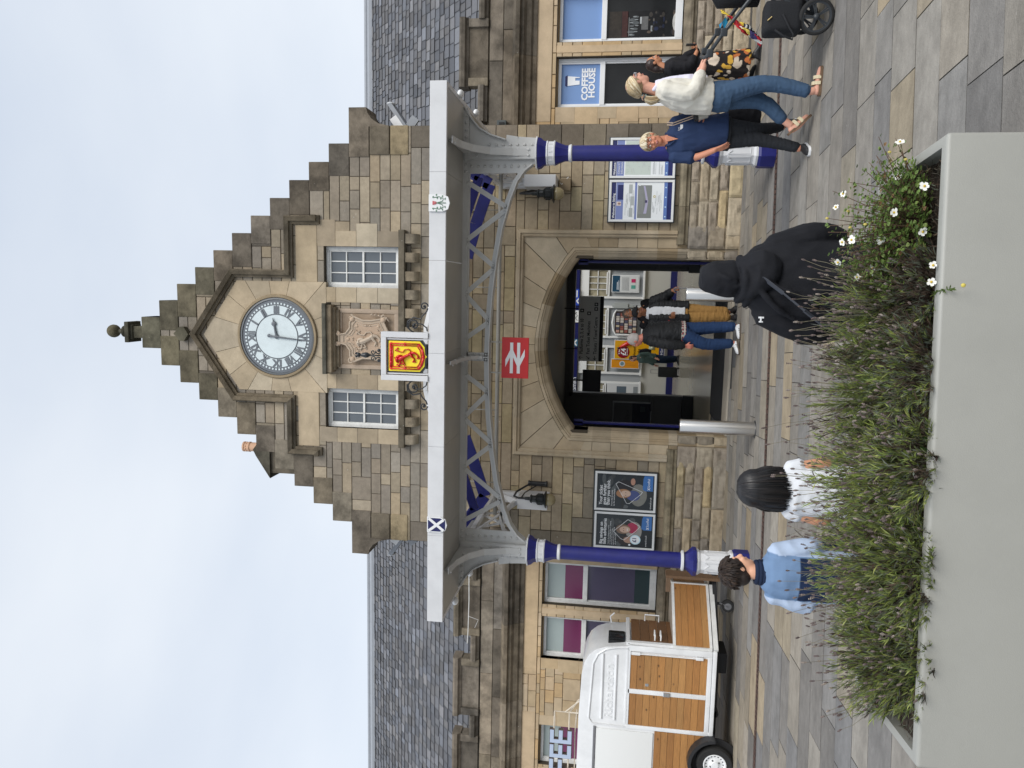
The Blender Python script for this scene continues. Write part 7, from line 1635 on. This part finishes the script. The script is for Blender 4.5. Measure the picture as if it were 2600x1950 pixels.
remesh(g,'puffer_jacket',cloth('black_nylon',(.018,.019,.021)),T,.009,2,fold=.012,fscale=8,fstretch=(.5,.5,3.2),seed=11)
g=MB(); blob(g,hc-f_*.008+u_*.050,1,(.084,.100,.066),s_,f_); trunk(g,[(P(0,.085,.052),s_,u_,.060,.008),(P(0,.13,.050),s_,u_,.055,.007),(P(0,.165,.040),s_,u_,.035,.006)]); remesh(g,'cap',mat('cap_black',(.013,.013,.015),.8),T,.006,1)
shoe(T,(.60,.0,.0),(.665,-.26,.0),m=bk,sole=blackm); shoe(T,(.505,-.03,.0),(.53,-.31,.0),m=bk,sole=blackm)
g=MB(); g.tube([(.93,-.20,.94),(.945,-.24,.90),(.95,-.25,.0)],.008,n=8); g.tube([(.89,-.18,.93),(.93,-.20,.945),(.95,-.25,.91)],.010,n=8); tag(g.build('walking_cane',mat('cane_grey',(.2,.2,.21),.4)),'thin grey walking cane in the capped man\'s hand','cane')
BP=thing('front_bag','black backpack with thin red piping carried on the capped man\'s left side','bag',(.40,-.28,.8)); g=MB(); trunk(g,[((.40,-.30,.74),Sd,Fd,.09,.05),((.40,-.30,.90),Sd,Fd,.11,.07),((.39,-.30,1.10),Sd,Fd,.10,.06),((.39,-.28,1.18),Sd,Fd,.05,.04)]); remesh(g,'bag_body',cloth('black_cloth'),BP,.009,2,fold=.004); g=MB(); g.tube([(.33,-.375,.86),(.40,-.385,.93),(.46,-.36,1.02)],.0035,n=5); g.tube([(.36,-.37,1.05),(.42,-.37,1.10)],.0035,n=5); g.build('red_piping',mat('red_piping',(.5,.02,.02)),BP)
# ---------- person behind the cap man
def simple_person(label,x,y,top,f,skin,hairc,topc,legc,k=1.0,hair_long=False,lean=0):
    T=person(label,(x,y,0)); f=V(f).normalized(); s=f.cross(V((0,0,1))); H=top; hc=V((x,y,H-.115*k))+f*lean; B=MB(); P,s_,f_,u_=head(B,hc,f,(0,0,1),k); sh=H-.31*k; hp=H*.50
    limb(B,[hc-V((0,0,.07)),V((x,y,sh+.04))],[.05*k,.055*k]); trunk(B,[((x,y,hp),s,f,.15*k,.10*k),((x,y,(hp+sh)/2),s,f,.15*k,.10*k),((x,y,sh-.05),s,f,.18*k,.11*k),((x,y,sh+.04),s,f,.07*k,.06*k)])
    c=V((x,y,0)); arms=[]
    for q in (-1,1):
        a=[c+s*q*.18*k+V((0,0,sh-.04)),c+s*q*.23*k+V((0,0,sh-.32*k))-f*.02,c+s*q*.21*k+f*.12+V((0,0,sh-.54*k))]; arms.append(a); limb(B,a,[.045*k,.04*k,.028*k]); hand(B,a[2],(f*.4+V((0,0,-1))),-s*q,k*.95,.6,thumb=1)
        limb(B,[c+s*q*.08*k+V((0,0,hp)),c+s*q*.09*k+f*.03+V((0,0,H*.28)),c+s*q*.09*k+V((0,0,.08))],[.08*k,.055*k,.04*k])
    remesh(B,'body',skin,T,.009,2); face_parts(T,P,k)
    g=MB(); trunk(g,[(c+V((0,0,hp-.06)),s,f,.18*k,.14*k),(c+V((0,0,sh-.1)),s,f,.20*k,.14*k),(c+V((0,0,sh+.05)),s,f,.08*k,.075*k)])
    for a in arms: limb(g,[a[0],a[1],a[1].lerp(a[2],.8)],[.07*k,.06*k,.05*k])
    remesh(g,'jacket',topc,T,.010,2,fold=.006)
    g=MB(); trunk(g,[(c+V((0,0,hp-.08)),s,f,.155*k,.12*k),(c+V((0,0,hp+.06)),s,f,.155*k,.12*k)])
    for q in (-1,1): limb(g,[c+s*q*.08*k+V((0,0,hp)),c+s*q*.09*k+f*.03+V((0,0,H*.28)),c+s*q*.09*k+V((0,0,.10))],[.10*k,.075*k,.062*k])
    remesh(g,'trousers',legc,T,.010,2,fold=.006)
    g=MB(); blob(g,hc-f*.016+V((0,0,.028*k)),k,(.080,.092,.088),s_,f_)
    if hair_long: blob(g,hc-f*.06-V((0,0,.07*k)),k,(.07,.05,.12),s_,f_)
    remesh(g,'hair',hairc,T,.008,1,fold=.003,fscale=40)
    for q in (-1,1): p=c+s*q*.09*k; shoe(T,p-f*.08,p+f*.17,m=bk,sole=blackm)
    return T
simple_person('grey-haired person mostly hidden behind the man in the cap in the doorway',.50,.85,1.715,(.1,-1,0),skin3,mat('grey_brown_hair',(.16,.13,.11),.7,var=.3,vscale=50),cloth('black_cloth'),cloth('charcoal_trousers',srgb(44,46,50)),1.0)
# ---------- far woman with suitcase
simple_person('brown-haired woman in grey-green hoodie and jeans beside a suitcase inside the concourse',-1.08,10.15,1.44,(-.75,-.6,-.1),skin1,mat('brown_hair',(.05,.028,.018),.5,var=.3,vscale=50),cloth('green_grey_fleece',srgb(74,92,86)),cloth('dim_denim',srgb(30,46,66)),.88,True,.04)
t=thing('backpack','black backpack on the back of the woman inside the concourse','backpack',(-.92,10.28,.85)); g=MB(); trunk(g,[((-.93,10.27,.80),(.6,-.75,0),(.75,.6,0),.12,.06),((-.91,10.29,.95),(.6,-.75,0),(.75,.6,0),.14,.08),((-.92,10.28,1.14),(.6,-.75,0),(.75,.6,0),.10,.06)]); remesh(g,'bag_body',cloth('black_cloth'),t,.01,2)
t=thing('suitcase','black wheeled suitcase with raised handle on the concourse floor','suitcase',(-1.45,10.0,0)); g=MB(); g.box(-1.60,-1.31,9.9,10.10,.05,.59,bev=.03); g.build('shell',mat('suitcase_black',(.015,.016,.018),.5),t,angle=40); g=MB(); 
for x_ in (-1.50,-1.40): g.tube([(x_,10.0,.59),(x_,10.0,.80)],.007,n=6)
g.tube([(-1.50,10,.80),(-1.40,10,.80)],.010,n=6); g.build('handle',mat('galvanised'),t); g=MB()
for x_ in (-1.57,-1.34): g.sphere((x_,10.0,.03),.028,seg=10,rings=6)
g.build('castor',blackm,t)
# ---------- seated figures behind the planter
def seated(T,x,y,hip,sh,wsh,k,skin,legm):
    """returns hip/shoulder helper; thighs point away from the camera"""
    g=MB()
    for q in (-1,1): limb(g,[(x+q*.09*k,y,hip),(x+q*.11*k,y+.40*k,hip+.03),(x+q*.11*k,y+.42*k,.09)],[.085*k,.065*k,.05*k])
    trunk(g,[((x,y,hip-.07*k),X,Yv,.16*k,.11*k),((x,y,hip+.10*k),X,Yv,.15*k,.11*k)]); remesh(g,'trousers',legm,T,.012,2,fold=.006)
    for q in (-1,1): shoe(T,(x+q*.11*k,y+.37*k,0),(x+q*.12*k,y+(.37+.25)*k,0),m=bk,sole=whitep)
hx,hy=.965,-8.04
T=person('broad person in black hooded top with crossed strap, seated facing away behind the planter',(hx,hy,0)); B=MB(); P,s_,f_,u_=head(B,(hx+.01,hy+.03,1.225),(-.15,1,-.1),(0,0,1),.84)
limb(B,[(hx,hy+.01,1.18),(hx,hy,1.08)],[.055,.06]); trunk(B,[((hx,hy,.52),X,Yv,.17,.12),((hx,hy,.75),X,Yv,.17,.12),((hx,hy,.98),X,Yv,.20,.12),((hx,hy,1.10),X,Yv,.08,.07)])
a1=[(hx+.18,hy,.99),(hx+.23,hy+.03,.74),(hx+.20,hy+.25,.60)]; a2=[(hx-.18,hy,.99),(hx-.23,hy+.03,.74),(hx-.20,hy+.25,.60)]
for a in (a1,a2): limb(B,a,[.05,.045,.03]); hand(B,a[2],(0,1,-.2),(0,0,-1),1,.5)
remesh(B,'body',skin3,T,.009,2)
g=MB(); trunk(g,[((hx,hy,.48),X,Yv,.20,.165),((hx,hy,.70),X,Yv,.205,.165),((hx+.005,hy,.86),X,Yv,.212,.155),((hx+.01,hy,.96),X,Yv,.208,.14),((hx+.015,hy,1.035),X,Yv,.185,.125),((hx+.02,hy,1.09),X,Yv,.155,.115),((hx+.02,hy,1.14),X,Yv,.105,.105),((hx+.02,hy,1.17),X,Yv,.08,.09)])
limb(g,[(hx+.165,hy,1.0),(hx+.225,hy+.01,.80),(hx+.22,hy+.14,.66)],[.072,.078,.06]); limb(g,[(hx-.14,hy,1.03),(hx-.222,hy-.0,.82),(hx-.22,hy+.12,.64)],[.075,.085,.065])
hd_c=V((hx+.015,hy+.02,1.245))
trunk(g,[(hd_c+V((0,.0,-.10)),X,Yv,.080,.100),(hd_c+V((0,-.01,-.05)),X,Yv,.090,.112),(hd_c+V((0,-.01,.02)),X,Yv,.086,.110),(hd_c+V((.004,-.005,.07)),X,Yv,.074,.094),(hd_c+V((.006,.0,.102)),X,Yv,.050,.066)],n=20)
blob(g,hd_c+V((.002,-.012,.028)),1,(.086,.112,.076)); blob(g,hd_c+V((-.008,-.05,-.03)),1,(.084,.075,.065)); limb(g,[hd_c+V((.05,-.03,.085)),hd_c+V((.02,-.115,.02)),hd_c+V((-.02,-.12,-.06))],[.008,.012,.010]); limb(g,[hd_c+V((-.06,-.02,.06)),hd_c+V((-.055,-.09,-.01)),hd_c+V((-.03,-.115,-.08))],[.008,.011,.010])
trunk(g,[(V((hx+.06,hy-.13,.985)),X,Yv,.035,.020),(V((hx+.055,hy-.135,1.02)),X,Yv,.085,.035),(V((hx+.05,hy-.125,1.07)),X,Yv,.105,.045),(V((hx+.03,hy-.10,1.12)),X,Yv,.115,.05),(V((hx+.02,hy-.07,1.155)),X,Yv,.105,.05)],n=16)
limb(g,[(hx-.095,hy-.01,1.165),(hx-.05,hy-.105,1.140),(hx+.04,hy-.125,1.145),(hx+.12,hy-.03,1.165)],[.016,.02,.022,.016]); limb(g,[(hx-.12,hy-.02,1.13),(hx-.04,hy-.125,1.10),(hx+.06,hy-.155,1.085),(hx+.145,hy-.08,1.12)],[.012,.016,.016,.012]); limb(g,[(hx-.03,hy-.145,1.08),(hx-.12,hy-.14,1.0),(hx-.18,hy-.12,.9)],[.010,.014,.008]); limb(g,[(hx+.0,hy-.15,1.04),(hx-.05,hy-.165,.93),(hx-.10,hy-.165,.82)],[.008,.014,.008])
hood=remesh(g,'hooded_top',cloth('soft_black_jersey',srgb(25,26,31),.8,var=.06,bump=.15),T,.0075,2,fold=.008,fscale=9,fstretch=(1.5,1.2,.8),seed=21)
seated(T,hx,hy+.02,.56,1.0,.2,1.05,skin3,cloth('charcoal_trousers'))
g=MB()
pts=[V((hx+.06,hy-.09,1.135)),V((hx+.02,hy-.162,1.07)),V((hx-.05,hy-.190,.98)),V((hx-.13,hy-.200,.88)),V((hx-.20,hy-.175,.78)),V((hx-.24,hy-.11,.66))]
for a,b in zip(pts,pts[1:]): g.obox(a,b,.020,.006,up=(0,-1,0)) if False else g.obox(a,b+(b-a)*.03,.008,.020,up=(-.7,0,-.7))
tag(g.build('bag_strap',mat('grey_webbing',(.05,.055,.07),.6),T))
g=MB(); g.box(hx-.176,hx-.168,hy-.138,hy-.13,1.050,1.075); g.box(hx-.196,hx-.170,hy-.140,hy-.13,1.061,1.067); g.box(hx-.196,hx-.190,hy-.138,hy-.128,1.054,1.072); g.build('sleeve_mark',whitep,T)
def child(label,x,y,top,f,hairm_,shirt,skin,k,hw):
    T=person(label,(x,y,0)); hc=V((x,y+.01,top-.135*hw)); B=MB(); P,s_,f_,u_=head(B,hc,f,(0,0,1),.93*hw); sh=top-.245
    limb(B,[hc-V((0,.01,.06)),V((x,y,sh+.03))],[.038,.042]); trunk(B,[((x,y,.50),X,Yv,.11,.085),((x,y,.72),X,Yv,.11,.085),((x,y,sh-.05),X,Yv,.125,.08),((x,y,sh+.02),X,Yv,.05,.05)])
    A=[]
    for q in (-1,1): a=[V((x+q*.108,y,sh-.04)),V((x+q*.155,y+.0,sh-.22)),V((x+q*.11,y+.16,sh-.30))]; A.append(a); limb(B,a,[.032,.028,.021]); hand(B,a[2],(0,1,-.3),(0,0,-1),.75,.5)
    remesh(B,'body',skin,T,.007,2); return T,hc,P,s_,f_,u_,sh,A
x,y=-.095,-8.06
T,hc,P,s_,f_,u_,sh,A=child('child with straight black bobbed hair and white T-shirt seated facing the station',x,y,1.135,(.1,1,-.1),None,None,mat('child_skin',srgb(208,150,118),.5,var=.04),.8,.95)
g=MB(); trunk(g,[((x,y,.48),X,Yv,.135,.11),((x,y,.70),X,Yv,.135,.11),((x,y,sh-.06),X,Yv,.122,.10),((x,y,sh-.01),X,Yv,.105,.08),((x,y,sh+.025),X,Yv,.055,.05)])
for a in A: limb(g,[a[0],a[0].lerp(a[1],.28)],[.044,.047])
remesh(g,'white_shirt',cloth('white_cotton',(.72,.74,.78)),T,.007,2,fold=.006,fscale=12)
seated(T,x,y+.02,.53,.8,.1,.7,None,cloth('light_leggings',(.5,.5,.52)))
g=MB(); blob(g,hc+V((0,-.015,.015)),1,(.086,.096,.092)); trunk(g,[(hc+V((0,-.02,-.12)),X,Yv,.088,.066),(hc+V((0,-.02,-.05)),X,Yv,.097,.085),(hc+V((0,-.02,.02)),X,Yv,.093,.088)]); remesh(g,'hair_base',mat('black_hair_base',(.008,.008,.009),.4),T,.007,1)
def bob(rr,i):
    a=rr.uniform(-PI*1.12,PI*.12); d=V((math.cos(a),math.sin(a),0)); crown=hc+V((.006,-.02,.098)); pts=[crown+d*.006]
    for j in range(1,6): th=j/5*PI*.52; pts.append(hc+V((0,-.015,.018))+V((d.x*.093*math.sin(th),d.y*.102*math.sin(th),.086*math.cos(th))))
    w_=rr.uniform(-.003,.005); e=rr.uniform(.095,.16)-.02*abs(d.x)
    for j in range(1,5): t=j/4; pts.append(hc+V((0,-.015,.0))+V((d.x*(.096+w_+.010*math.sin(t*2.4)+.006*t*math.sin(i)),d.y*(.104+w_-.012*t),-e*t)))
    return pts
locks('hair',mat('hair_black',rough=.38,attr=True,spec=.45),T,hc,None,None,bob,420,.0058,[(.008,.008,.009),(.012,.011,.012),(.018,.015,.015)],14)
x,y=-.55,-8.06
T,hc,P,s_,f_,u_,sh,A=child('child with short dark brown hair and pale blue jumper with navy collar',x,y,1.19,(.86,.5,-.15),None,None,mat('child_skin2',srgb(222,168,138),.5,var=.04),.8,.84)
def jump(a,b,c):
    if c<sh-.155 and abs(a-x)<.115: return srgb(30,44,72)
    if abs(a-x)>.12: return srgb(176,192,216)
    return srgb(112,138,172)
g=MB(); trunk(g,[((x,y,.48),X,Yv,.13,.11),((x,y,.70),X,Yv,.132,.11),((x,y,sh-.08),X,Yv,.132,.10),((x,y,sh-.03),X,Yv,.118,.085),((x,y,sh+.01),X,Yv,.075,.06)])
for a in A: limb(g,[a[0]+V((0,0,-.01)),a[1],a[1].lerp(a[2],.6)],[.054,.050,.040])
remesh(g,'jumper',mat('blue_jumper',rough=.85,attr=True,var=.08,vscale=14,bump=.2,bscale=150,spec=.2),T,.0075,2,fold=.008,fscale=10,colf=jump)
g=MB(); 
for zz_,r_ in ((-.005,.055),(.013,.053),(.030,.050)): g.tube([(x+r_*math.cos(a)*1.05,y+r_*math.sin(a),sh+zz_+.01) for a in [2*PI*i/16 for i in range(17)]],.014,n=8)
g.build('collar',cloth('navy_rib',srgb(30,42,66)),T,smooth=True)
seated(T,x,y+.02,.53,.8,.1,.72,None,cloth('navy_rib',srgb(30,42,66)))
g=MB(); blob(g,hc-f_*.012+u_*.022,.84,(.083,.092,.088),s_,f_); blob(g,hc-f_*.038-u_*.017,.84,(.072,.05,.055),s_,f_); remesh(g,'hair_base',mat('dk_brown_base',(.022,.014,.011),.6),T,.007,1)
def short(rr,i):
    a=rr.uniform(0,2*PI); d=s_*math.cos(a)+f_*math.sin(a); st_=rr.uniform(.05,1.15); crown=hc-f_*.03; pts=[]
    lim=1.15 if math.sin(a)>.5 else 1.95
    st_=rr.uniform(0,.7)*lim
    for j in range(5):
        th=st_+j/4*.55; r=.084+.007*j/4*rr.uniform(.3,1.5); pts.append(hc-f_*.012+u_*(.020+ (r-.006)*math.cos(th))+d*(r-.012*abs(math.cos(a)))*math.sin(th)+s_*rr.uniform(-.003,.003))
    return pts
locks('hair',hairm,T,hc,None,None,short,420,.0045,[(.025,.016,.012),(.018,.012,.010),(.04,.026,.019)],15)
